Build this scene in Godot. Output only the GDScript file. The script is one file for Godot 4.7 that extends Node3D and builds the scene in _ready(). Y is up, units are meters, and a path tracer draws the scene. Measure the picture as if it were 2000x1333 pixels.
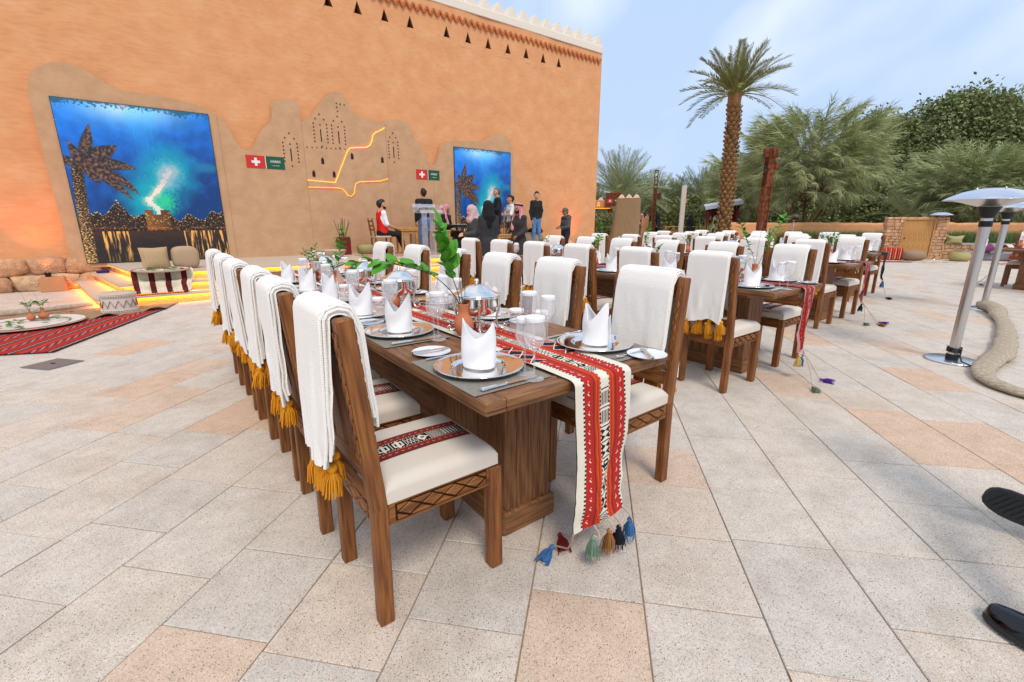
extends Node3D

# ---- frame of the place: D runs along the mud wall, T away from it ----
const A0 := Vector3(-10.96, 0, -6.803)
const D := Vector3(0.67944, 0, -0.73373)
const T := Vector3(0.73373, 0, 0.67944)
const TH := 0.823795
var M := {}
var used := {}
var rng := RandomNumberGenerator.new()
var meshes := {}

func W(s: float, t: float, h := 0.0) -> Vector3:
	return A0 + D * s + T * t + Vector3(0, h, 0)

# ---------------------------------------------------------------- mesh builder
class MB:
	var v := PackedVector3Array()
	var n := PackedVector3Array()
	var uv := PackedVector2Array()
	var c := PackedColorArray()
	var col := Color(1, 1, 1)
	var seed_ := 0
	func tri(a: Vector3, b: Vector3, d: Vector3, na: Vector3, nb: Vector3, nd: Vector3, ua := Vector2(), ub := Vector2(), ud := Vector2()) -> void:
		v.append(a); v.append(d); v.append(b)
		n.append(na); n.append(nd); n.append(nb)
		uv.append(ua); uv.append(ud); uv.append(ub)
		c.append(col); c.append(col); c.append(col)
	func flat(a: Vector3, b: Vector3, d: Vector3, ua := Vector2(), ub := Vector2(), ud := Vector2()) -> void:
		var m := (b - a).cross(d - a).normalized()
		tri(a, b, d, m, m, m, ua, ub, ud)
	func quad(a: Vector3, b: Vector3, d: Vector3, e: Vector3, ua := Vector2(0, 0), ub := Vector2(1, 0), ud := Vector2(1, 1), ue := Vector2(0, 1)) -> void:
		flat(a, b, d, ua, ub, ud)
		flat(a, d, e, ua, ud, ue)
	func face(pts: Array, out: Vector3, uvf: Callable) -> void:   # convex polygon, wound to look along out
		var m: Vector3 = (pts[1] - pts[0]).cross(pts[2] - pts[0])
		if m.dot(out) < 0.0:
			pts.reverse()
		for i in range(1, pts.size() - 1):
			flat(pts[0], pts[i], pts[i + 1], uvf.call(pts[0]), uvf.call(pts[i]), uvf.call(pts[i + 1]))
	func box(x: Transform3D, s: Vector3, bev := 0.0) -> void:
		var hs := s * 0.5
		var l := 0
		if s.y > s[l]: l = 1
		if s.z > s[l]: l = 2
		seed_ += 1
		var off := Vector2(fposmod(seed_ * 0.377 + s.x * 7.1, 1.0), fposmod(seed_ * 0.619 + s.z * 3.3, 1.0))
		var o := x.origin
		var b := x.basis
		for a in 3:
			var p := (a + 1) % 3
			var q := (a + 2) % 3
			var gu := p
			var gv := q
			if q == l: gu = q; gv = p
			for sg in [-1.0, 1.0]:
				var pts := []
				for k in [[-1, -1], [1, -1], [1, 1], [-1, 1]]:
					var w := Vector3()
					w[a] = hs[a] * sg
					w[p] = (hs[p] - bev) * k[0]
					w[q] = (hs[q] - bev) * k[1]
					pts.append(w)
				var out := Vector3(); out[a] = sg
				var m: Vector3 = (pts[1] - pts[0]).cross(pts[2] - pts[0])
				if m.dot(out) < 0.0: pts.reverse()
				var us := []
				for w in pts: us.append(Vector2(w[gu], w[gv] + w[a] * 0.3) + off)
				var nn := (b * out).normalized()
				tri(x * pts[0], x * pts[1], x * pts[2], nn, nn, nn, us[0], us[1], us[2])
				tri(x * pts[0], x * pts[2], x * pts[3], nn, nn, nn, us[0], us[2], us[3])
		if bev <= 0.0: return
		for a in 3:
			var p := (a + 1) % 3
			var q := (a + 2) % 3
			for sp in [-1.0, 1.0]:
				for sq in [-1.0, 1.0]:
					var e := []
					for k in [[-1.0, 0], [1.0, 0], [1.0, 1], [-1.0, 1]]:
						var w := Vector3()
						w[a] = (hs[a] - bev) * k[0]
						w[p] = (hs[p] - (bev if k[1] == 1 else 0.0)) * sp
						w[q] = (hs[q] - (bev if k[1] == 0 else 0.0)) * sq
						e.append(w)
					var out := Vector3(); out[p] = sp; out[q] = sq
					var m: Vector3 = (e[1] - e[0]).cross(e[2] - e[0])
					if m.dot(out) < 0.0: e.reverse()
					var us := []
					for w in e: us.append(Vector2(w[l], w[(l + 1) % 3] + w[(l + 2) % 3]) + off)
					var nn := (b * out.normalized()).normalized()
					tri(x * e[0], x * e[1], x * e[2], nn, nn, nn, us[0], us[1], us[2])
					tri(x * e[0], x * e[2], x * e[3], nn, nn, nn, us[0], us[2], us[3])
		for sx in [-1.0, 1.0]:
			for sy in [-1.0, 1.0]:
				for sz in [-1.0, 1.0]:
					var sg := Vector3(sx, sy, sz)
					var e := []
					for a in 3:
						var w := Vector3()
						for k in 3: w[k] = (hs[k] - (0.0 if k == a else bev)) * sg[k]
						e.append(w)
					if ((e[1] - e[0]).cross(e[2] - e[0])).dot(sg) < 0.0: e.reverse()
					flat(x * e[0], x * e[1], x * e[2], off, off, off)
	func bx(p: Vector3, s: Vector3, bev := 0.0) -> void:
		box(Transform3D(Basis(), p), s, bev)
	func bar(a: Vector3, b: Vector3, w: float, d: float, bev := 0.0, side := Vector3(0, 0, 1)) -> void:   # a box from a to b; w across side, d the other way
		var y := (b - a).normalized()
		var z := (side - y * side.dot(y)).normalized()
		var xx := y.cross(z)
		box(Transform3D(Basis(xx, y, z), (a + b) * 0.5), Vector3(d, (b - a).length(), w), bev)
	func lathe(prof: Array, segs := 24, x := Transform3D()) -> void:
		var rows := []
		var acc := 0.0
		for i in prof.size():
			var t0: Vector2 = prof[maxi(i - 1, 0)]
			var t1: Vector2 = prof[mini(i + 1, prof.size() - 1)]
			if i > 0: acc += (prof[i] - prof[i - 1]).length()
			var tn := (t1 - t0).normalized()
			var row := []
			for k in segs + 1:
				var a := TAU * k / segs
				var p := Vector3(prof[i].x * cos(a), prof[i].y, prof[i].x * sin(a))
				var m := Vector3(tn.y * cos(a), -tn.x, tn.y * sin(a))
				row.append([x * p, (x.basis * m).normalized(), Vector2(a / TAU * maxf(prof[i].x, 0.02) * TAU, acc)])
			rows.append(row)
		for i in rows.size() - 1:
			for k in segs:
				var a = rows[i][k]; var b = rows[i][k + 1]; var d = rows[i + 1][k + 1]; var e = rows[i + 1][k]
				if prof[i].x > 1e-5: tri(a[0], d[0], b[0], a[1], d[1], b[1], a[2], d[2], b[2])
				if prof[i + 1].x > 1e-5: tri(a[0], e[0], d[0], a[1], e[1], d[1], a[2], e[2], d[2])
	func tube(pts: Array, rad, segs := 8, caps := true) -> void:
		var rows := []
		var up := Vector3(0.13, 1, 0.07).normalized()
		var acc := 0.0
		for i in pts.size():
			var t: Vector3 = (pts[mini(i + 1, pts.size() - 1)] - pts[maxi(i - 1, 0)]).normalized()
			if absf(t.dot(up)) > 0.96: up = Vector3(1, 0.1, 0.2).normalized()
			var s := t.cross(up).normalized()
			up = s.cross(t).normalized()
			var r: float = rad[i] if rad is Array else rad
			if i > 0: acc += (pts[i] - pts[i - 1]).length()
			var row := []
			for k in segs + 1:
				var a := TAU * k / segs
				var m := s * cos(a) + up * sin(a)
				row.append([pts[i] + m * r, m, Vector2(acc, a / TAU * r * TAU)])
			rows.append(row)
		for i in rows.size() - 1:
			for k in segs:
				var a = rows[i][k]; var b = rows[i][k + 1]; var d = rows[i + 1][k + 1]; var e = rows[i + 1][k]
				tri(a[0], d[0], b[0], a[1], d[1], b[1], a[2], d[2], b[2])
				tri(a[0], e[0], d[0], a[1], e[1], d[1], a[2], e[2], d[2])
		if caps:
			for k in segs:
				flat(pts[0], rows[0][k][0], rows[0][k + 1][0])
				var z := rows.size() - 1
				flat(pts[z], rows[z][k + 1][0], rows[z][k][0])
	func sheet(rows: Array, th := 0.0, us := Vector2(1, 1), closed := false) -> void:   # rows of points; th > 0 gives it thickness with a rim
		var nr := rows.size()
		var nc: int = rows[0].size()
		var nm := []
		var uvs := []
		for i in nr:
			var r := []
			var ur := []
			for k in nc:
				var du: Vector3 = rows[i][mini(k + 1, nc - 1)] - rows[i][maxi(k - 1, 0)]
				var dv: Vector3 = rows[mini(i + 1, nr - 1)][k] - rows[maxi(i - 1, 0)][k]
				r.append(dv.cross(du).normalized())
				var prev: Vector2 = uvs[i - 1][k] if i > 0 else Vector2(0, 0)
				var vv: float = prev.y + ((rows[i][k] - rows[i - 1][k]).length() if i > 0 else 0.0)
				var pu: float = (ur[k - 1].x + (rows[i][k] - rows[i][k - 1]).length()) if k > 0 else 0.0
				ur.append(Vector2(pu, vv))
			nm.append(r)
			uvs.append(ur)
		for side in ([1.0, -1.0] if th > 0.0 else [1.0]):
			for i in nr - 1:
				for k in nc - 1:
					var q := []
					for g in [[i, k], [i, k + 1], [i + 1, k + 1], [i + 1, k]]:
						q.append([rows[g[0]][g[1]] + nm[g[0]][g[1]] * th * 0.5 * side, nm[g[0]][g[1]] * side, uvs[g[0]][g[1]] * us])
					if side > 0:
						tri(q[0][0], q[2][0], q[1][0], q[0][1], q[2][1], q[1][1], q[0][2], q[2][2], q[1][2])
						tri(q[0][0], q[3][0], q[2][0], q[0][1], q[3][1], q[2][1], q[0][2], q[3][2], q[2][2])
					else:
						tri(q[0][0], q[1][0], q[2][0], q[0][1], q[1][1], q[2][1], q[0][2], q[1][2], q[2][2])
						tri(q[0][0], q[2][0], q[3][0], q[0][1], q[2][1], q[3][1], q[0][2], q[2][2], q[3][2])
		if th > 0.0:
			var loop := []
			for k in nc: loop.append([0, k])
			for i in range(1, nr): loop.append([i, nc - 1])
			for k in range(nc - 2, -1, -1): loop.append([nr - 1, k])
			for i in range(nr - 2, 0, -1): loop.append([i, 0])
			for j in loop.size():
				var a = loop[j]
				var b = loop[(j + 1) % loop.size()]
				var pa: Vector3 = rows[a[0]][a[1]]; var pb: Vector3 = rows[b[0]][b[1]]
				var na: Vector3 = nm[a[0]][a[1]] * th * 0.5; var nb: Vector3 = nm[b[0]][b[1]] * th * 0.5
				var ua: Vector2 = uvs[a[0]][a[1]] * us; var ub: Vector2 = uvs[b[0]][b[1]] * us
				var out := (pb - pa).cross(na).normalized()
				var ma := pa - out * -th * 0.28; var mb_ := pb - out * -th * 0.28
				for w in [[na, Vector3(), pa, pb, ma, mb_, nb], [Vector3(), -na, ma, mb_, pa, pb, -nb]]:
					if w[0] == na:
						flat(pa + na, ma, mb_, ua, ua, ub); flat(pa + na, mb_, pb + nb, ua, ub, ub)
					else:
						flat(ma, pa - na, pb - nb, ua, ua, ub); flat(ma, pb - nb, mb_, ua, ub, ub)
	func prism(poly: PackedVector2Array, d: float, x := Transform3D(), bev := 0.0) -> void:   # polygon in the xy plane, front face at z = d
		var pl := poly
		var area := 0.0
		for i in pl.size():
			area += pl[i].cross(pl[(i + 1) % pl.size()])
		if area < 0.0: pl.reverse()
		var top := pl
		if bev > 0.0:
			var sh := Geometry2D.offset_polygon(pl, -bev)
			if sh.size() > 0 and sh[0].size() == pl.size():
				# match the start vertex
				var best := 0
				for i in sh[0].size():
					if sh[0][i].distance_to(pl[0]) < sh[0][best].distance_to(pl[0]): best = i
				var t2 := PackedVector2Array()
				for i in sh[0].size(): t2.append(sh[0][(i + best) % sh[0].size()])
				top = t2
		var ix := Geometry2D.triangulate_polygon(top)
		for i in range(0, ix.size(), 3):
			var a := top[ix[i]]; var b := top[ix[i + 1]]; var e := top[ix[i + 2]]
			if (b - a).cross(e - a) < 0.0:
				var sw := b; b = e; e = sw
			flat(x * Vector3(a.x, a.y, d), x * Vector3(b.x, b.y, d), x * Vector3(e.x, e.y, d), a, b, e)
			flat(x * Vector3(a.x, a.y, 0), x * Vector3(e.x, e.y, 0), x * Vector3(b.x, b.y, 0), a, e, b)
		var z1 := d - bev
		for i in pl.size():
			var a := pl[i]; var b := pl[(i + 1) % pl.size()]
			quad(x * Vector3(a.x, a.y, 0), x * Vector3(b.x, b.y, 0), x * Vector3(b.x, b.y, z1), x * Vector3(a.x, a.y, z1), a, b, b + Vector2(0, d), a + Vector2(0, d))
			if bev > 0.0 and top.size() == pl.size():
				var a2 := top[i]; var b2 := top[(i + 1) % pl.size()]
				quad(x * Vector3(a.x, a.y, z1), x * Vector3(b.x, b.y, z1), x * Vector3(b2.x, b2.y, d), x * Vector3(a2.x, a2.y, d), a, b, b2, a2)
	func blob(ctr: Vector3, r: Vector3, seg := 12, amp := 0.0, sd := 1, pw := 1.0) -> void:
		var nz := FastNoiseLite.new()
		nz.seed = sd
		nz.frequency = 0.9
		var rows := []
		var h := maxi(seg / 2, 4)
		for i in h + 1:
			var row := []
			for k in seg + 1:
				var la := PI * i / h - PI / 2
				var lo := TAU * (k % seg) / seg
				var u := Vector3(cos(la) * cos(lo), sin(la), cos(la) * sin(lo))
				if pw != 1.0:
					u = Vector3(signf(u.x) * pow(absf(u.x), pw), signf(u.y) * pow(absf(u.y), pw), signf(u.z) * pow(absf(u.z), pw))
				var k2 := 1.0 + amp * nz.get_noise_3dv(u * 2.0 + Vector3(sd, 0, 0))
				row.append(ctr + u * r * k2)
			rows.append(row)
		var nr := rows.size()
		var nm := []
		for i in nr:
			var r2 := []
			for k in seg + 1:
				var du: Vector3 = rows[i][(k + 1) % seg] - rows[i][(k - 1 + seg) % seg]
				var dv: Vector3 = rows[mini(i + 1, nr - 1)][k] - rows[maxi(i - 1, 0)][k]
				var m := dv.cross(du)
				if m.length() < 1e-9: m = rows[i][k] - ctr
				if m.dot(rows[i][k] - ctr) < 0: m = -m
				r2.append(m.normalized())
			nm.append(r2)
		for i in nr - 1:
			for k in seg:
				var ua := Vector2(k * 1.0 / seg * TAU * r.x, i * 1.0 / h * PI * r.y)
				var st := Vector2(TAU * r.x / seg, 0); var sv := Vector2(0, PI * r.y / h)
				tri(rows[i][k], rows[i + 1][k + 1], rows[i][k + 1], nm[i][k], nm[i + 1][k + 1], nm[i][k + 1], ua, ua + st + sv, ua + st)
				tri(rows[i][k], rows[i + 1][k], rows[i + 1][k + 1], nm[i][k], nm[i + 1][k], nm[i + 1][k + 1], ua, ua + sv, ua + st + sv)
	func add(o: MB, x := Transform3D()) -> void:
		var nb := x.basis.inverse().transposed()
		for i in o.v.size():
			v.append(x * o.v[i]); n.append((nb * o.n[i]).normalized()); uv.append(o.uv[i]); c.append(o.c[i])
	func mesh(m: Material) -> ArrayMesh:
		var a := []
		a.resize(Mesh.ARRAY_MAX)
		a[Mesh.ARRAY_VERTEX] = v
		a[Mesh.ARRAY_NORMAL] = n
		a[Mesh.ARRAY_TEX_UV] = uv
		a[Mesh.ARRAY_COLOR] = c
		var am := ArrayMesh.new()
		am.add_surface_from_arrays(Mesh.PRIMITIVE_TRIANGLES, a)
		am.surface_set_material(0, m)
		return am

# ---------------------------------------------------------------- naming
func numbered(called: String) -> String:
	if not used.has(called):
		used[called] = 0
		return called
	used[called] += 1
	return "%s_%03d" % [called, used[called]]

func tag(o: Node3D, label: String, category: String, group := "", kind := "") -> Node3D:
	o.set_meta("label", label)
	if category: o.set_meta("category", category)
	if group: o.set_meta("group", group)
	if kind: o.set_meta("kind", kind)
	return o

func thing(called: String, label: String, category: String, at := Vector3.ZERO, turn := 0.0, group := "") -> Node3D:
	var o := Node3D.new()
	o.name = numbered(called)
	o.position = at
	o.rotation.y = turn
	add_child(o)
	return tag(o, label, category, group)

func part(called: String, mb: MB, m: Material, parent: Node3D) -> MeshInstance3D:
	var o := MeshInstance3D.new()
	o.mesh = mb.mesh(m)
	o.name = called
	parent.add_child(o, true)
	return o

func partm(called: String, mesh: Mesh, parent: Node3D, x := Transform3D()) -> MeshInstance3D:
	var o := MeshInstance3D.new()
	o.mesh = mesh
	o.name = called
	o.transform = x
	parent.add_child(o, true)
	return o

func solo(called: String, mb: MB, m: Material, label: String, category: String, at := Vector3.ZERO, turn := 0.0, group := "") -> MeshInstance3D:
	var o := MeshInstance3D.new()
	o.mesh = mb.mesh(m)
	o.name = numbered(called)
	o.position = at
	o.rotation.y = turn
	add_child(o)
	tag(o, label, category, group)
	return o

func structure(called: String, mb: MB, m: Material) -> MeshInstance3D:
	var o := MeshInstance3D.new()
	o.mesh = mb.mesh(m)
	o.name = numbered(called)
	add_child(o)
	o.set_meta("kind", "structure")
	return o

func copy(o: Node3D, at: Vector3, turn: float, label: String, group := "") -> Node3D:
	var base := String(o.name)
	var rx := base.substr(base.length() - 4)
	if rx.begins_with("_") and rx.substr(1).is_valid_int(): base = base.substr(0, base.length() - 4)
	var r: Node3D = o.duplicate()
	r.name = numbered(base)
	add_child(r)
	r.position = at
	r.rotation = Vector3(0, turn, 0)
	r.set_meta("label", label)
	if group: r.set_meta("group", group)
	return r

func tf(p: Vector3, turn := 0.0, tilt := 0.0, roll := 0.0) -> Transform3D:
	return Transform3D(Basis.from_euler(Vector3(tilt, turn, roll)), p)

# ---------------------------------------------------------------- materials
func mat(nm: String, col: Color, rough := 0.85, metal := 0.0) -> StandardMaterial3D:
	var m := StandardMaterial3D.new()
	m.resource_name = nm
	m.albedo_color = col
	m.roughness = rough
	m.metallic = metal
	M[nm] = m
	return m

func noise_tex(seed_: int, freq: float, ramp: Array, size := 512, kind := FastNoiseLite.TYPE_SIMPLEX_SMOOTH, oct := 4) -> NoiseTexture2D:
	var nz := FastNoiseLite.new()
	nz.seed = seed_
	nz.frequency = freq
	nz.noise_type = kind
	nz.fractal_octaves = oct
	var t := NoiseTexture2D.new()
	t.width = size
	t.height = size
	t.seamless = true
	t.noise = nz
	if ramp.size() > 0:
		var g := Gradient.new()
		var os := PackedFloat32Array(); var cs := PackedColorArray()
		for r in ramp:
			os.append(r[0]); cs.append(r[1])
		g.offsets = os
		g.colors = cs
		t.color_ramp = g
	return t

func img_tex(im: Image) -> ImageTexture:
	return ImageTexture.create_from_image(im)

func stone_image() -> Image:
	var s := 1024
	var im := Image.create(s, s, false, Image.FORMAT_RGB8)
	var r := RandomNumberGenerator.new()
	r.seed = 5
	var nz := FastNoiseLite.new()
	nz.frequency = 0.006
	nz.fractal_octaves = 5
	for y in s:
		for x in s:
			var k := 0.85 + r.randf_range(-0.05, 0.05) + nz.get_noise_2d(x, y) * 0.05
			im.set_pixel(x, y, Color(k, k * 0.985, k * 0.955))
	for i in 40000:
		var x := r.randi() % s
		var y := r.randi() % s
		var q := r.randf()
		var col: Color
		if q < 0.22: col = Color(0.34, 0.29, 0.26)
		elif q < 0.42: col = Color(0.60, 0.56, 0.53)
		elif q < 0.62: col = Color(0.80, 0.66, 0.55)
		else: col = Color(0.96, 0.95, 0.93)
		var w := r.randi_range(1, 4 if q < 0.4 else 5)
		var h := r.randi_range(1, 4 if q < 0.4 else 5)
		for dy in h:
			for dx in w:
				if (dx == 0 or dx == w - 1) and (dy == 0 or dy == h - 1) and w > 2 and h > 2: continue
				var px := (x + dx) % s
				var py := (y + dy) % s
				im.set_pixel(px, py, im.get_pixel(px, py).lerp(col, 0.76))
	for i in 260:
		var x := r.randi() % s
		var y := r.randi() % s
		for dy in 5:
			for dx in 6:
				if Vector2(dx - 2.5, dy - 2).length() < r.randf_range(1.6, 2.8): im.set_pixel((x + dx) % s, (y + dy) % s, Color(0.13, 0.12, 0.12))
	return im

# woven band: motifs in black, white, red, drawn on a grid of threads
func motif(im: Image, x0: int, y0: int, w: int, h: int, k: int, fg: Color) -> void:
	for y in h:
		for x in w:
			var u := absf(x + 0.5 - w * 0.5) / (w * 0.5)
			var vv := (y + 0.5) / h
			var on := false
			match k:
				0: on = absf(fposmod(vv * 2.0, 1.0) - 0.5) * 2.0 < u                                   # hour-glass diamonds
				1: on = int(x / 3) % 2 == int(y / 3) % 2                                              # checks
				2: on = absf(u - absf(fposmod(vv * 3.0, 1.0) - 0.5) * 1.6) < 0.18                        # zigzag
				3: on = (absf(u - 0.55) < 0.14 and vv > 0.12 and vv < 0.88) or (absf(vv - 0.5) < 0.12) or (absf(vv - 0.16) < 0.07 and u < 0.6) or (absf(vv - 0.84) < 0.07 and u < 0.6)
				4: on = fposmod(vv * 5.0, 1.0) < 0.5 and u < 0.9
				5: on = u < 1.0 - absf(vv - 0.4) * 1.9 and not (u < 0.2 and vv > 0.3 and vv < 0.62) or (vv > 0.8 and u < 0.16)
				6: on = fposmod(x * 0.25, 1.0) < 0.5 and absf(vv - 0.5) < 0.4
				7: on = absf(fposmod(vv * 2.0 + u * 0.8, 1.0) - 0.5) < 0.2
			if on: im.set_pixel(x0 + x, y0 + y, fg)

func runner_image(band_only: bool, bright: bool) -> Image:
	var w := 160
	var h := 1024
	var im := Image.create(w, h, false, Image.FORMAT_RGB8)
	var r := RandomNumberGenerator.new()
	r.seed = 17
	var red := Color(0.72, 0.12, 0.08) if bright else Color(0.50, 0.11, 0.07)
	var org := Color(0.88, 0.27, 0.08) if bright else Color(0.62, 0.18, 0.08)
	var wht := Color(0.90, 0.87, 0.80)
	var blk := Color(0.07, 0.06, 0.08)
	for y in h:
		for x in w:
			var u := absf(x + 0.5 - w * 0.5)
			var col := wht
			var tooth := (y / 6) % 2 == 0
			if band_only:
				u *= 0.75
				if u < 24.0: col = blk
				elif u < 27.0: col = wht if tooth else blk
				elif u < 33.0: col = org
				elif u < 56.0: col = red
				else: col = blk if tooth else red
				if u >= 40.0 and u < 46.0:
					var q := fposmod(y / 26.0, 1.0)
					if (q > 0.2 and q < 0.5 and absf(u - 43.0 - (q - 0.35) * 12.0) < 1.5) or (q > 0.55 and q < 0.68 and absf(u - 42.5) < 1.3): col = Color(0.9, 0.75, 0.66)
			else:
				if u < 11.0: col = wht
				elif u < 13.0: col = blk if tooth else wht
				elif u < 29.0: col = org if int((u - 13.0) / 4.0) % 2 == 0 else org.darkened(0.28)
				elif u < 56.0: col = red if u > 32.0 else red.darkened(0.3)
				elif u < 60.0: col = blk if tooth else wht
				elif u > 78.0: col = blk
				if u >= 41.0 and u < 49.0:
					var q := fposmod(y / 26.0, 1.0)
					if (q > 0.2 and q < 0.5 and absf(u - 45.0 - (q - 0.35) * 16.0) < 1.7) or (q > 0.55 and q < 0.68 and absf(u - 44.0) < 1.5): col = Color(0.95, 0.85, 0.78)
			var th := 0.94 + 0.06 * (1.0 if (x + y) % 2 == 0 else 0.0) + r.randf_range(-0.04, 0.04)
			im.set_pixel(x, y, Color(col.r * th, col.g * th, col.b * th))
	var y := 4
	var cw := 22 if not band_only else 60
	var x0 := (w - cw) / 2
	while y < h - 70:
		var k := r.randi() % 8
		var hh := r.randi_range(26, 50) if not band_only else r.randi_range(40, 74)
		motif(im, x0, y, cw, hh, k, wht if band_only else blk)
		y += hh + 3
		for b in 3:
			for x in cw: im.set_pixel(x0 + x, y + b, wht if band_only else blk)
		y += 6
	if not band_only:                         # the crosswise block of dark and red triangles near the end
		for yy in range(150, 300):
			for x in w:
				var uu := absf(x + 0.5 - w * 0.5)
				if uu > 32.0 and uu < 76.0:
					var q := fposmod((yy - 150) / 50.0, 1.0)
					var a := absf(uu - 54.0) / 22.0
					var col := red
					if absf(q - 0.5) * 2.0 > a: col = blk
					if absf(absf(q - 0.5) * 2.0 - a) < 0.09: col = wht
					im.set_pixel(x, yy, col)
	return im

func rug_image(kind: int) -> Image:
	var w := 256
	var h := 256
	var im := Image.create(w, h, false, Image.FORMAT_RGB8)
	var r := RandomNumberGenerator.new()
	r.seed = 31 + kind
	for x in w:
		var stripe := x % 64
		for y in h:
			var col := Color(0.66, 0.09, 0.055)
			if kind == 0:
				if stripe < 4: col = Color(0.16, 0.06, 0.07)
				elif stripe < 8: col = Color(0.78, 0.70, 0.66) if (y / 5 + x) % 3 != 0 else Color(0.3, 0.1, 0.1)
				elif stripe < 11: col = Color(0.16, 0.06, 0.07)
				elif stripe > 30 and stripe < 42: col = Color(0.34, 0.09, 0.10) if (y / 7 + x / 3) % 3 != 0 else Color(0.72, 0.58, 0.55)
				elif stripe > 50 and stripe < 53: col = Color(0.85, 0.35, 0.15)
			elif kind == 1:        # broad maroon and cream stripes
				col = Color(0.87, 0.83, 0.72)
				if stripe < 20: col = Color(0.38, 0.07, 0.06)
				elif stripe < 23: col = Color(0.16, 0.06, 0.05)
			elif kind == 2:        # red, orange and white pouf cloth
				col = Color(0.70, 0.16, 0.07)
				if stripe > 6 and stripe < 22 and absf(fposmod(y / 20.0, 1.0) - 0.5) * 16.0 > absf(stripe - 14.0): col = Color(0.85, 0.78, 0.70)
				elif stripe > 30 and stripe < 38: col = Color(0.20, 0.08, 0.08)
				elif stripe > 46 and stripe < 52: col = Color(0.86, 0.45, 0.14)
			else:                  # red print with pale zigzags
				col = Color(0.66, 0.17, 0.12)
				if absf(fposmod(y / 32.0, 1.0) - 0.5) * 2.0 > absf(stripe - 32.0) / 30.0: col = Color(0.85, 0.74, 0.63)
				if stripe < 5: col = Color(0.15, 0.14, 0.2)
			var k := r.randf_range(0.88, 1.06)
			im.set_pixel(x, y, Color(col.r * k, col.g * k, col.b * k))
	return im

func weave_height(w: int, cell: int, deep: float, sd: int) -> Image:     # waffle or plain weave as grey relief
	var im := Image.create(w, w, false, Image.FORMAT_L8)
	var r := RandomNumberGenerator.new()
	r.seed = sd
	var jit := []
	for i in w / cell + 1: jit.append(r.randf_range(-0.12, 0.12))
	for y in w:
		for x in w:
			var cx := x / cell
			var cy := y / cell
			var u := (x % cell + 0.5) / cell
			var vv := (y % cell + 0.5) / cell
			var over := (cx + cy) % 2 == 0
			var k := sin(u * PI) * (1.0 if over else 0.45) * 0.6 + sin(vv * PI) * (0.45 if over else 1.0) * 0.4
			k += jit[cx] * 0.6 + jit[(cy * 7) % jit.size()] * 0.6
			im.set_pixel(x, y, Color(clampf(k * deep, 0, 1), 0, 0))
	return im

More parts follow.
